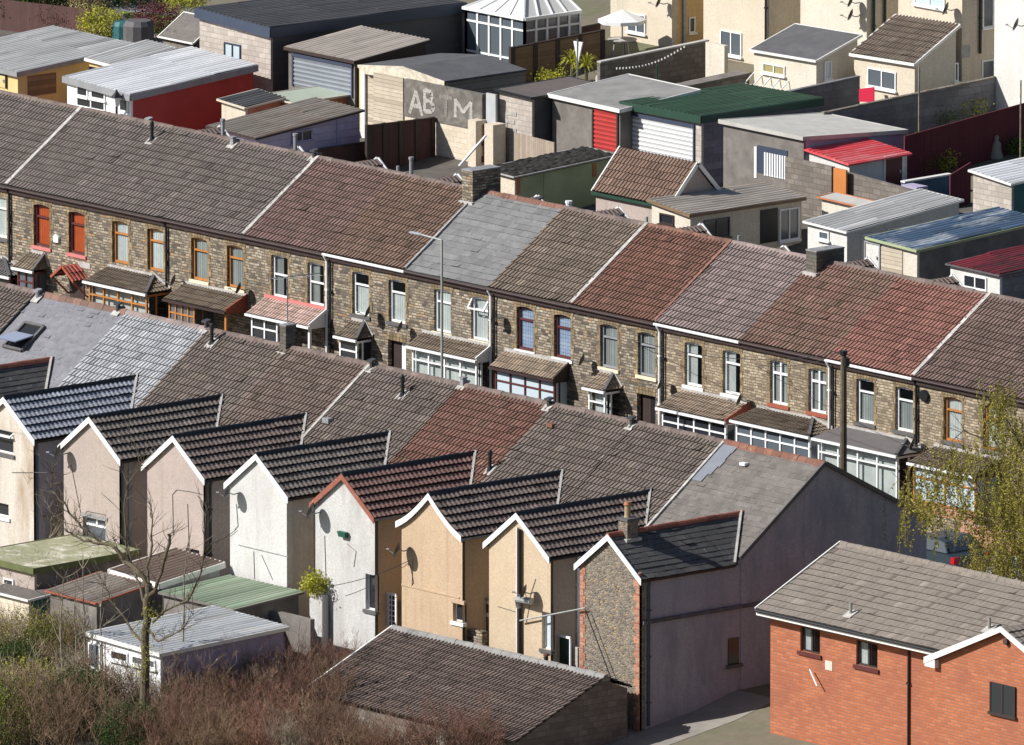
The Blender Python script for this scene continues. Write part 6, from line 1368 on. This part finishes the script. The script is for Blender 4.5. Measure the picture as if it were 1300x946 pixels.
# tiled garage in front of the tan wings
YR_ = -27.3; a = W(499,797,Y=YR_); zrg = a.z; x0 = a.x; x1 = x0+11.6
o = tag(empty('tiled_garage', (x0+6,YR_-2,T(YR_-2))), 'long garage with brown ribbed tile roof below the tan wings', 'garage'); sl_ = .42; run = 4.2
r = MB(); V = Vector((0,run,run*sl_)); sheet(r, (x0,YR_-run,zrg-run*sl_), (1,0,0), V, x1-x0, V.length); V2 = Vector((0,-1.2,1.2*sl_)); sheet(r, (x1,YR_+1.2,zrg-1.2*sl_), (-1,0,0), V2, x1-x0, V2.length); ro = r.build('roof', TB['brownred'], o)
rm = MB(); ridge(rm, (x0,YR_,zrg), (x1,YR_,zrg), .16, .5, .08); rm.build('ridge_tiles', 'feltgrey', ro)
g = MB(); g.bar((x0-.02,YR_-run,zrg-run*sl_),(x0-.02,YR_,zrg+.03),.06,.14); g.build('verge_board', 'white', ro)
MB().prism([(x0+.15,YR_-run+.2,-5),(x0+.15,YR_+1.1,-5),(x0+.15,YR_+1.1,zrg-.55),(x0+.15,YR_,zrg-.08),(x0+.15,YR_-run+.2,zrg-run*sl_-.02)], (x1-x0-.3,0,0)).build('walls', 'block', o)
# person in the yard
def person():
    hd = W(694,832,Y=-26.35); zf = hd.z-1.70; b = Vector((hd.x,-26.35,zf))
    o = None; me = bpy.data.meshes.new('person'); ob = bpy.data.objects.new('person', me); S.collection.objects.link(ob); ob.location = b; WL[ob] = b
    V = [((0,0,.93),.15),((0,0,1.10),.14),((0,0,1.28),.17),((0,0,1.42),.13),((0,-.01,1.50),.06),((0,-.03,1.60),.095),((0,-.03,1.68),.085),
         ((-.19,0,1.41),.07),((-.25,-.02,1.12),.05),((-.22,-.16,.92),.035),((-.20,-.22,.86),.035),((.19,0,1.41),.07),((.26,-.02,1.13),.05),((.24,-.14,.93),.035),((.22,-.20,.88),.035),
         ((-.10,0,.84),.10),((-.11,.0,.48),.065),((-.11,.02,.08),.045),((-.12,-.14,.04),.04),((.10,0,.84),.10),((.11,.0,.48),.065),((.11,.02,.08),.045),((.12,-.14,.04),.04)]
    E_ = [(0,1),(1,2),(2,3),(3,4),(4,5),(5,6),(3,7),(7,8),(8,9),(9,10),(3,11),(11,12),(12,13),(13,14),(0,15),(15,16),(16,17),(17,18),(0,19),(19,20),(20,21),(21,22)]
    me.from_pydata([v for v, _ in V], E_, []); me.skin_vertices.new(name='')if hasattr(me.skin_vertices,'new') and not me.skin_vertices else None
    md = ob.modifiers.new('skin', 'SKIN')
    if me.skin_vertices:
        for i, (_, r_) in enumerate(V): me.skin_vertices[0].data[i].radius = (r_, r_*.8 if i < 4 else r_)
        me.skin_vertices[0].data[0].use_root = True
    ob.modifiers.new('sub', 'SUBSURF').levels = 2; ob.modifiers['sub'].render_levels = 2
    mt, t, p_ = nodes('skin_and_clothes'); s = N(t, 'ShaderNodeSeparateXYZ'); t.links.new(geo(t), s.inputs[0])
    mr = N(t, 'ShaderNodeMath', operation='DIVIDE'); t.links.new(s.outputs[2], mr.inputs[0]); mr.inputs[1].default_value = 1.8
    c_ = ramp(t, mr.outputs[0], [(0,(.03,.03,.035)),(.50,(.03,.03,.05)),(.505,(.42,.40,.38)),(.83,(.42,.40,.38)),(.835,(.45,.24,.17))]); 
    for n_ in t.nodes:
        if n_.type == 'VALTORGB': n_.color_ramp.interpolation = 'CONSTANT'
    t.links.new(c_, p_.inputs['Base Color']); p_.inputs['Roughness'].default_value = .8; me.materials.append(mt)
    tag(ob, 'person in a pale grey top standing in the yard below the arched window', 'person')
    h_ = MB(); K = 10; c = b+Vector((0,.0,1.68))
    prev = None
    for j in range(5):
        a_ = j/4*1.5; rr = .115*math.cos(a_); zz = .10*math.sin(a_)
        ring = [c+Vector((math.cos(6.283*i/K)*rr, math.sin(6.283*i/K)*rr*1.1-.01, zz)) for i in range(K)]
        if prev:
            for i in range(K): h_.face([prev[i], prev[(i+1)%K], ring[(i+1)%K], ring[i]])
        prev = ring
    h_.build('hair', plain((.12,.05,.03), .8, .2, 5, name='brown_hair'), ob, smooth=True)
    for s_ in (-1,1): MB().tube([b+Vector((s_*.035,-.12,1.635)), b+Vector((s_*.035,-.135,1.635))], .012, 6).build('eye', 'black', ob)
person()

# ================================================================== VEGETATION
def twigs(mb, base, hh, r0, n, spread, rnd, depth=3, curve=.25, col=1):
    """recursive bare stem"""
    def grow(p, d, L, r, lev):
        pts = [p]; dd = d.copy(); k = 4
        for i in range(k):
            dd = (dd+Vector((rnd.uniform(-1,1), rnd.uniform(-1,1), rnd.uniform(-.5,.8)))*curve).normalized(); pts.append(pts[-1]+dd*L/k)
        mb.tube(pts, [r*(1-.6*i/k) for i in range(k+1)], 4 if lev else 6, False, rnd.uniform(.7,1.2))
        if lev < depth:
            for _ in range(n if lev else n+1):
                q = pts[rnd.randint(1,k)]; a = rnd.uniform(0,6.283); e = rnd.uniform(.2,1.1)
                nd = (dd*.55+Vector((math.cos(a)*math.cos(e), math.sin(a)*math.cos(e), math.sin(e)))*spread).normalized(); grow(q, nd, L*rnd.uniform(.45,.75), max(.0065, r*.5), lev+1)
    grow(Vector(base), Vector((0,0,1)), hh, r0, 0)
def leaves(mb, c, rx, ry, rz, n, size, rnd, clump=9, lo=.6, hi=1.3):
    cl = []
    for i in range(max(1, n//clump)):
        while True:
            v = Vector((rnd.uniform(-1,1), rnd.uniform(-1,1), rnd.uniform(-1,1)))
            if .25 < v.length < 1: break
        cl.append(Vector((v.x*rx, v.y*ry, v.z*rz)))
    for q in cl:
        tn = rnd.uniform(lo,hi)
        for _ in range(clump):
            p = Vector(c)+q+Vector((rnd.gauss(0,.13), rnd.gauss(0,.13), rnd.gauss(0,.11))); a = Vector((rnd.uniform(-1,1), rnd.uniform(-1,1), rnd.uniform(-1,1))).normalized()*size; b_ = a.cross(Vector((rnd.uniform(-1,1), rnd.uniform(-1,1), rnd.uniform(-1,1)))).normalized()*size*.6
            mb.face([p-a, p+b_, p+a, p-b_], tn*rnd.uniform(.8,1.2))
def shrub(px, py, w_, hh, lb, leaf='leafgreen', twig='twig', nl=900, ns=10, size=.035, seed=1, group=None, name='shrub', P=None, r=.02, dep=3):
    rnd = random.Random(seed*97+5); b = P or ray(px, py, 0); o = tag(empty(name, b), lb, 'shrub' if name == 'shrub' else 'plant', group); s_ = MB()
    for i in range(ns): twigs(s_, b+Vector((rnd.uniform(-w_/2,w_/2)*.6, rnd.uniform(-w_/2,w_/2)*.6, -.1)), hh*rnd.uniform(.6,1)*.62, r, 3, .9, rnd, dep)
    s_.build('stems', twig, o)
    if nl: l = MB(); leaves(l, b+Vector((0,0,hh*.55)), w_/2, w_/2, hh*.5, nl, size, rnd); l.build('foliage', leaf, o)
    return o
# top-left garden
def gpatch(name, pts, mat, dz=.03):
    mb = MB(); P_ = [ray(x, y, dz) for x, y in pts]; mb.face(P_); return struct(mb.build(name, mat))
gpatch('patio', [(70,34),(150,20),(262,44),(205,62),(120,60)], plain((.40,.31,.27), .95, .2, 3, name='pink_slabs')); gpatch('garden_path', [(110,6),(190,-6),(262,14),(230,26)], plain((.24,.25,.29), .95, .2, 3, name='grey_path'))
gpatch('lawn', [(150,14),(262,22),(262,50),(200,44)], plain((.16,.22,.05), 1, .4, 3, name='lawn_green2'), .05)
wallseg('hedge_fence', 'dark garden fence across the top left corner', 'fence', (-10,-2), (115,12), 1.3, 'fence', .06, None, GW)
GT = 'shrubs in the top gardens'
for i_, (x_, y_, w_, lb_) in enumerate(((60,14,2.6,'dark laurel mass against the top left fence'),(90,12,2.4,'dark laurel right of the conifer by the top fence'),(20,12,2.6,'dark laurel left of the conifer by the top fence'),(150,6,2.8,'low dark laurel by the grey path'))):
    shrub(x_, y_, w_, 1.9, lb_, 'leafdark', nl=3600, ns=6, size=.055, seed=170+i_, group=GT)
wire(W(-20,663,Y=-24), W(75,650,Y=-25.4), .15, 'thin wire crossing to the pinkish wing at the left'); wire(W(420,744,Y=-26), W(519,712,Y=-25.6), .12, 'thin wire sagging to the dish on the tan wing'); wire(W(258,692,Y=-25.6), W(300,672,Y=-25.6), .12, 'thin cable looping from the pinkish wing to the white wing')
shrub(38,30,1.3,2.2,'upright bright green conifer at the top left corner','leafgreen',nl=2600,ns=3,size=.05,seed=3,group=GT)
shrub(113,30,1.7,2.0,'pale blossoming shrub in the top left garden','leafpale',nl=2200,ns=6,size=.05,seed=4,group=GT)
shrub(128,52,1.9,1.3,'yellow green bush behind the grey corrugated roof','leafyellow',nl=2400,ns=5,size=.05,seed=5,group=GT)
shrub(200,42,2.0,1.2,'purple leaved bush beside the slate lean-to roof','leafred',nl=2400,ns=6,size=.045,seed=6,group=GT)
shrub(78,42,2.2,1.3,'brown twiggy shrub between the path and the grey roof','leafred',nl=500,ns=12,seed=7,group=GT)
shrub(8,30,2.4,1.5,'dark shrub at the top left edge','leafdark',nl=2000,ns=6,size=.05,seed=8,group=GT)
shrub(190,10,3.0,1.2,'dark hedge clump at the top of the left garden','leafdark',nl=2600,ns=5,size=.05,seed=9,group=GT)
shrub(235,20,1.8,1.0,'grassy green bush left of the navy edged building','leafyellow',nl=1400,ns=4,size=.045,seed=10,group=GT)
for i, (x_, y_, w_, h_, lf, lb) in enumerate(((1176,196,.8,.8,'leafyellow','small round yellow green bush, upper one beside the red shed'),(1178,224,1.3,1.0,'leafgreen','round green bush in the yard below the crimson fence'),(1201,220,.9,.9,'leafyellow','yellow tipped bush right of the round green one'),
      (1195,160,1.8,.7,'leafgreen','ivy clump creeping over the crimson fence'),(1232,150,1.6,.8,'leafyellow','dry grass clump along the grey garden wall'),(1292,196,1.0,.6,'leafgreen','low bush at the right edge beside the statue'),
      (1268,192,1.4,.8,'leafdark','dark bush behind the garden statue'),(700,108,1.3,.6,'leafyellow','low green plant left of the yuccas'),(978,112,.9,.8,'leafyellow','yellow potted bush in front of the cream kitchen'),(783,262,1.0,1.2,'leafyellow','leafy plant hanging under the small tiled roof'),(1227,108,1.2,.5,'leafgreen','weeds at the foot of the grey garden wall'))):
    shrub(x_, y_, w_, h_, lb, lf, nl=700, ns=4, size=.045, seed=20+i, group='small bushes in the gardens behind the upper row')
# tuft on pillar
p = W(400,750,Y=-25.8); shrub(0,0,1.1,.75,'tufty yellow green plant spilling over the cream pillar','leafyellow',nl=900,ns=3,size=.06,seed=40,P=Vector((p.x,-25.8,p.z-.1)))
# bottom thicket: a few bushes built once, the rest copied with their parts
PROTO = {}
def thicket(px, py, key, lb, scale=1.0, group='bare thickets along the bottom', cat='shrub'):
    b = ray(px, py, 0); mats = {'red': ('twigred','leafrust',900,.026), 'brown': ('twig','leafrust',700,.026), 'grey': ('twiggrey','leafgold',500,.028), 'green': ('twig','leafolive',7000,.036), 'dark': ('twig','leafdark',8000,.04), 'gold': ('twiggrey','leafgold',5500,.034)}[key]
    if key not in PROTO:
        rnd = random.Random(hash(key) % 7+len(key)*13); o = tag(empty('thicket', b), lb, cat, group); s_ = MB()
        for i in range(46 if key in ('red','brown','grey') else 26): twigs(s_, b+Vector((rnd.uniform(-1.2,1.2), rnd.uniform(-1.2,1.2), -.1)), rnd.uniform(.8,1.5), .020, 3, .95, rnd, 3, .3)
        s_.build('stems', mats[0], o); l = MB(); leaves(l, b+Vector((0,0,.95)), 1.35, 1.35, .95, mats[2], mats[3], rnd, clump=6); l.build('foliage', mats[1], o); PROTO[key] = o
    else:
        src = PROTO[key]; o = src.copy(); S.collection.objects.link(o); o.location = b; o.rotation_euler = (0,0,R.uniform(0,6.28)); o.scale = (scale,)*3
        for ch in list(src.children): c = ch.copy(); S.collection.objects.link(c); c.parent = o
        tag(o, lb, cat, group)
    return o
M['leafolive'] = leafmat((.16,.19,.04), 'olive_leaves')
M['leafrust'] = leafmat((.20,.12,.045), 'rust_buds')
import numpy as np
rb = random.Random(5)
def bramble_mass():
    """the bramble bank along the bottom: one mass nobody could count, one mesh"""
    protos = []
    for key, (tm, seed) in {'red': (0, 31), 'brown': (1, 47), 'grey': (2, 59)}.items():
        rnd = random.Random(seed); s_ = MB(); b = Vector((0,0,0))
        for i in range(34): twigs(s_, b+Vector((rnd.uniform(-1.2,1.2), rnd.uniform(-1.2,1.2), -.1)), rnd.uniform(.8,1.6), .026, 3, .95, rnd, 3, .3)
        ns = len(s_.f); leaves(s_, b+Vector((0,0,.95)), 1.35, 1.35, .95, 1400, .028, rnd, clump=5)
        me = bpy.data.meshes.new('p'); me.from_pydata(s_.v, [], s_.f)
        v = np.empty(len(me.vertices)*3, 'f'); me.vertices.foreach_get('co', v); lo = np.empty(len(me.loops), 'i'); me.loops.foreach_get('vertex_index', lo)
        ls = np.empty(len(me.polygons), 'i'); me.polygons.foreach_get('loop_start', ls); lt_ = np.empty(len(me.polygons), 'i'); me.polygons.foreach_get('loop_total', lt_)
        mi = np.full(len(s_.f), 3, 'i'); mi[:ns] = tm; protos.append((v.reshape(-1,3), lo, ls, lt_, mi, np.array(s_.t, 'f'))); bpy.data.meshes.remove(me)
    Vv, Lo, Ls, Mi, Tn, nv, nl = [], [], [], [], [], 0, 0
    rows_ = [(866,range(230,520,44)),(890,range(212,500,42)),(918,range(205,470,38)),(948,range(205,460,44)),(975,range(220,640,48))]
    for rI, (y_, xs_) in enumerate(rows_):
        for i, x_ in enumerate(xs_):
            b = ray(x_+rb.uniform(-9,9), y_+rb.uniform(-7,7), 0); v, lo, ls, lt_, mi, tn = protos[rb.choice((0,0,1,1,2))]; a = rb.uniform(0,6.28); k = rb.uniform(.45,.7) if rI == 0 else (rb.uniform(.6,.85) if rI == 1 else rb.uniform(.7,1.0))
            m_ = np.array([[math.cos(a),-math.sin(a),0],[math.sin(a),math.cos(a),0],[0,0,1]])*k
            Vv.append(v@m_.T+np.array([b.x,b.y,b.z])); Lo.append(lo+nv); Ls.append(ls+nl); Mi.append(mi); Tn.append(tn*rb.uniform(.75,1.25)); nv += len(v); nl += len(lo)
    Vv, Lo, Ls, Mi, Tn = map(np.concatenate, (Vv, Lo, Ls, Mi, Tn))
    me = bpy.data.meshes.new('bramble_thicket'); me.vertices.add(len(Vv)); me.vertices.foreach_set('co', Vv.astype('f').ravel()); me.loops.add(len(Lo)); me.loops.foreach_set('vertex_index', Lo.astype('i'))
    me.polygons.add(len(Ls)); me.polygons.foreach_set('loop_start', Ls.astype('i')); me.update(calc_edges=True)
    for q in ('twigred','twig','twiggrey','leafrust'): me.materials.append(M[q])
    me.polygons.foreach_set('material_index', Mi.astype('i')); at = me.attributes.new('tone', 'FLOAT', 'FACE'); at.data.foreach_set('value', Tn.astype('f'))
    o = bpy.data.objects.new('bramble_thicket', me); S.collection.objects.link(o); tag(o, 'bank of reddish brown bare brambles along the bottom', 'brambles', None, 'stuff')
bramble_mass()
for i, (x_, y_, kk, sc_, lb) in enumerate(((12,880,'dark',1.2,'dark evergreen shrub at the bottom left corner'),(60,858,'green',1.25,'dense green shrub below the corrugated sheds'),(100,836,'gold',1.3,'golden brown shrub in front of the orange edged shed'),
      (148,872,'green',.8,'green shrub just left of the tree trunk'),(35,915,'gold',1.2,'golden twiggy shrub at the lower left'),(105,925,'dark',1.15,'dark tangled shrub below the silver lean-to corner'),(6,815,'grey',1.1,'pale thin shrub at the left edge below the green roof'),(165,912,'brown',.9,'brown shrub around the foot of the bare tree'),
      (70,800,'grey',1.2,'pale twiggy shrub against the dark slated outhouse'),(130,890,'grey',.9,'pale twiggy shrub before the white window frames'),(75,950,'brown',1.2,'brown bramble at the bottom left'),(170,960,'dark',1.0,'dark bramble at the bottom under the tree'),(-10,950,'green',1.3,'green bramble at the very bottom left corner'),(220,965,'red',1.1,'red bramble at the bottom, right of the tree trunk'),(110,800,'dark',1.15,'dark bush between the two brown corrugated sheds and the saplings'),(30,850,'gold',1.15,'golden shrub left of the dense green one'))):
    thicket(x_, y_, kk, lb, sc_, 'shrubs in the lower left corner')
# big twiggy creeper between first wings
rnd = random.Random(77); P_ = W(50,700,Y=-23.8); o = tag(empty('creeper', (P_.x+.6,-24,-3)), 'dead grey creeper climbing the shaded wall between the first two gabled wings', 'climber'); s_ = MB()
for i in range(26): twigs(s_, (XW[3]+1.75+rnd.uniform(0,.3), rnd.uniform(-25.3,-22.5), rnd.uniform(-2.5,-.5)), rnd.uniform(1.2,2.2), .018, 3, .9, rnd, 3)
s_.build('stems', 'twiggrey', o)
# bare tree
Tb = ray(182,935,0); o = tag(empty('bare_tree', Tb), 'bare spreading tree with mossy trunk in the lower left', 'tree'); yT = Tb.y
t_ = MB(); rnd = random.Random(3)
def limb(mb, pts, r0, r1, oy=0, sub=True, rn=rnd, n=7, dens=2.2, lev=1):
    P = []
    for i, (x_, y_) in enumerate(pts): P.append(W(x_, y_, Y=yT+oy*i/len(pts)))
    Q = [];  # subdivide with wobble
    for a_, b_ in zip(P, P[1:]):
        for k in range(3): Q.append(a_.lerp(b_, k/3)+Vector((rn.uniform(-.03,.03),)*3)*(1 if Q else 0))
    Q.append(P[-1]); m_ = len(Q); mb.tube(Q, [r0+(r1-r0)*i/(m_-1) for i in range(m_)], n, False)
    if sub:
        for i in range(2, m_):
            for _ in range(int(dens)+(rn.random() < dens%1)):
                d = (Q[i]-Q[i-1]).normalized()*.5+Vector((rn.uniform(-1,1), rn.uniform(-1,1), rn.uniform(-.2,1.1))); d.normalize()
                pp = [Q[i]]; L_ = rn.uniform(.35,1.3)
                for k in range(4): d = (d+Vector((rn.uniform(-1,1), rn.uniform(-1,1), rn.uniform(-.5,.7)))*.3).normalized(); pp.append(pp[-1]+d*L_/4)
                mb.tube(pp, [.014,.011,.009,.007,.004], 4, False)
                if rn.random() < .8:
                    d2 = (d+Vector((rn.uniform(-1,1), rn.uniform(-1,1), rn.uniform(-.5,1)))).normalized(); mb.tube([pp[2], pp[2]+d2*L_*.3, pp[2]+d2*L_*.5+Vector((0,0,.05))], [.008,.006,.003], 4, False)
limb(t_, [(182,945),(184,858),(186,800),(187,762),(189,741)], .17, .12, 0, False, n=10); t_.build('trunk', 'bark', o)
t_ = MB(); limb(t_, [(189,745),(178,727),(157,713),(146,694),(127,689),(107,687),(91,680),(84,673)], .10, .02, -1.0)
limb(t_, [(130,690),(115,680),(104,668),(91,655),(82,641),(66,622),(65,603),(70,590)], .06, .012, -.8)
limb(t_, [(189,741),(188,716),(193,691),(193,660),(190,640)], .06, .015, .8); limb(t_, [(191,755),(198,749),(207,715),(211,706),(216,683),(214,678)], .07, .05, -.3, dens=1.2)
limb(t_, [(194,790),(210,775),(239,762),(254,729),(260,701),(261,660),(258,640)], .05, .012, .8); limb(t_, [(165,716),(160,690),(157,645),(162,615),(178,592),(172,566)], .045, .010, .6)
limb(t_, [(186,770),(175,740),(168,722),(160,690)], .06, .015, 1); limb(t_, [(188,800),(200,815),(230,800),(245,780)], .05, .012, -.6); limb(t_, [(185,820),(160,790),(140,760),(128,735)], .05, .012, .4)
t_.build('branches', 'bark', o)
l = MB(); 
for x_, y_ in ((180,800),(187,830),(178,850),(192,780)): leaves(l, W(x_,y_,Y=yT-.2), .3,.3,.4, 160, .03, rnd)
l.build('ivy_leaves', 'leafyellow', o)
for i, (x_, top, lb) in enumerate(((78,735,'left of the silver lean-to'),(108,722,'crossing the silver lean-to corner'),(128,745,'third from the left, before the brown shed'),(95,760,'shortest, between the taller stems'),(232,700,'right of the bare tree'))):
    b = ray(x_, 900, 0); tp = W(x_+rnd.uniform(-6,6), top, Y=b.y); s_ = MB(); rn2 = random.Random(200+i)
    pts = [b.lerp(tp, k/6)+Vector((rn2.uniform(-.06,.06), rn2.uniform(-.06,.06), 0)) for k in range(7)]; s_.tube(pts, [.05-.006*k for k in range(7)], 6, False)
    for k in range(1,7):
        for _ in range(4):
            d = Vector((rn2.uniform(-1,1), rn2.uniform(-1,1), rn2.uniform(.3,1.5))).normalized(); L_ = rn2.uniform(.4,1.2); s_.tube([pts[k], pts[k]+d*L_*.5, pts[k]+d*L_+Vector((0,0,.1))], [.013,.010,.004], 4, False)
    tag(s_.build('sapling', 'barkpale'), 'pale bare sapling '+lb, 'tree', 'pale bare saplings')
# birch on the right
Pt = ray(1345,905,0); yB_ = Pt.y; o = tag(empty('birch_tree', Pt), 'weeping birch with golden green spring leaves at the right edge', 'tree')
rn = random.Random(9); t_ = MB(); yT = yB_
limb(t_, [(1345,930),(1345,860),(1340,780),(1338,700),(1330,600),(1325,500),(1318,450)], .22, .05, 0, False, n=10); t_.build('trunk', 'bark', o)
t_ = MB(); LB = [[(1340,720),(1316,700),(1292,680),(1262,660),(1245,630),(1235,600),(1228,575)], [(1338,650),(1310,620),(1290,600),(1262,560),(1250,530),(1249,505)], [(1262,660),(1235,655),(1205,640),(1178,628),(1160,622)],
   [(1330,600),(1300,570),(1275,530),(1262,500),(1270,485)], [(1340,780),(1310,750),(1280,722),(1255,712),(1230,722)], [(1345,830),(1318,790),(1300,762),(1285,740),(1250,735)], [(1245,630),(1215,600),(1195,585),(1172,590)], [(1325,520),(1305,500),(1290,482)], [(1250,560),(1225,545),(1208,560)]]
for q in LB: limb(t_, q, .075 if q[0][0] > 1320 else .035, .012, rn.uniform(-2,2), True, rn, 6, 1.3)
t_.build('branches', 'bark', o)
l = MB(); tw = MB()
def strands(x_, y_, rx, ry, n, oy=1.6):
    for _ in range(n):
        a = W(x_+rn.gauss(0,rx*.55), y_+rn.gauss(0,ry*.5), Y=yB_+rn.uniform(-oy,oy)); L_ = rn.uniform(.5,1.7); pts = [a]; dx, dy = rn.uniform(-.12,.12), rn.uniform(-.12,.12)
        for k in range(5): pts.append(pts[-1]+Vector((dx*(1-k/6)+rn.uniform(-.02,.02), dy*(1-k/6), -L_/5)))
        tw.tube(pts, [.006,.005,.005,.004,.004,.003], 3, False); tn = rn.choice((.4,.6,.8,1.0,1.25))*rn.uniform(.85,1.15)
        for k in range(int(L_*30)):
            f_ = rn.random()*4.99; i = int(f_); p = pts[i].lerp(pts[i+1], f_-i)+Vector((rn.gauss(0,.035), rn.gauss(0,.035), rn.gauss(0,.02)))
            a_ = Vector((rn.uniform(-1,1), rn.uniform(-1,1), rn.uniform(-1.2,.4))).normalized()*.040; b_ = a_.cross(Vector((rn.uniform(-1,1), rn.uniform(-1,1), rn.uniform(-1,1)))).normalized()*.027
            l.face([p-a_, p+b_, p+a_, p-b_], tn*rn.uniform(.7,1.3))
for x_, y_, rx, ry, n in ((1270,505,18,26,34),(1225,575,34,26,34),(1290,560,34,40,60),(1166,620,20,34,34),(1186,640,16,30,12),(1235,635,26,26,26),(1275,630,34,40,70),(1300,680,34,40,80),(1262,700,30,26,50),(1246,722,16,18,22),(1290,745,34,28,80),(1250,750,28,16,34),(1185,595,28,16,18),(1310,790,25,20,30),(1262,762,26,14,16),(1205,600,22,24,16),(1300,620,30,40,50)):
    strands(x_, y_, rx*1.1, ry*1.05, int(n*(2.6 if x_ > 1255 else 2.0)))
tw.build('twigs', 'twig', o); l.build('foliage', 'leafgold', o)
# garden clutter in front of row A's right end
for i, (x_, y_, lf, lb) in enumerate(((1242,668,'leafgreen','potted green shrub in front of the brick bay window'),(1168,668,'leafyellow','bright yellow green shrub by the forecourt wall'),(1262,690,'leafdark','dark shrub in the forecourt behind the birch'))):
    q = W(x_, y_, Z=0); shrub(0,0,1.2,1.3,lb,lf,nl=900,ns=4,size=.04,seed=140+i,P=Vector((q.x,max(-1.8,q.y),0)))
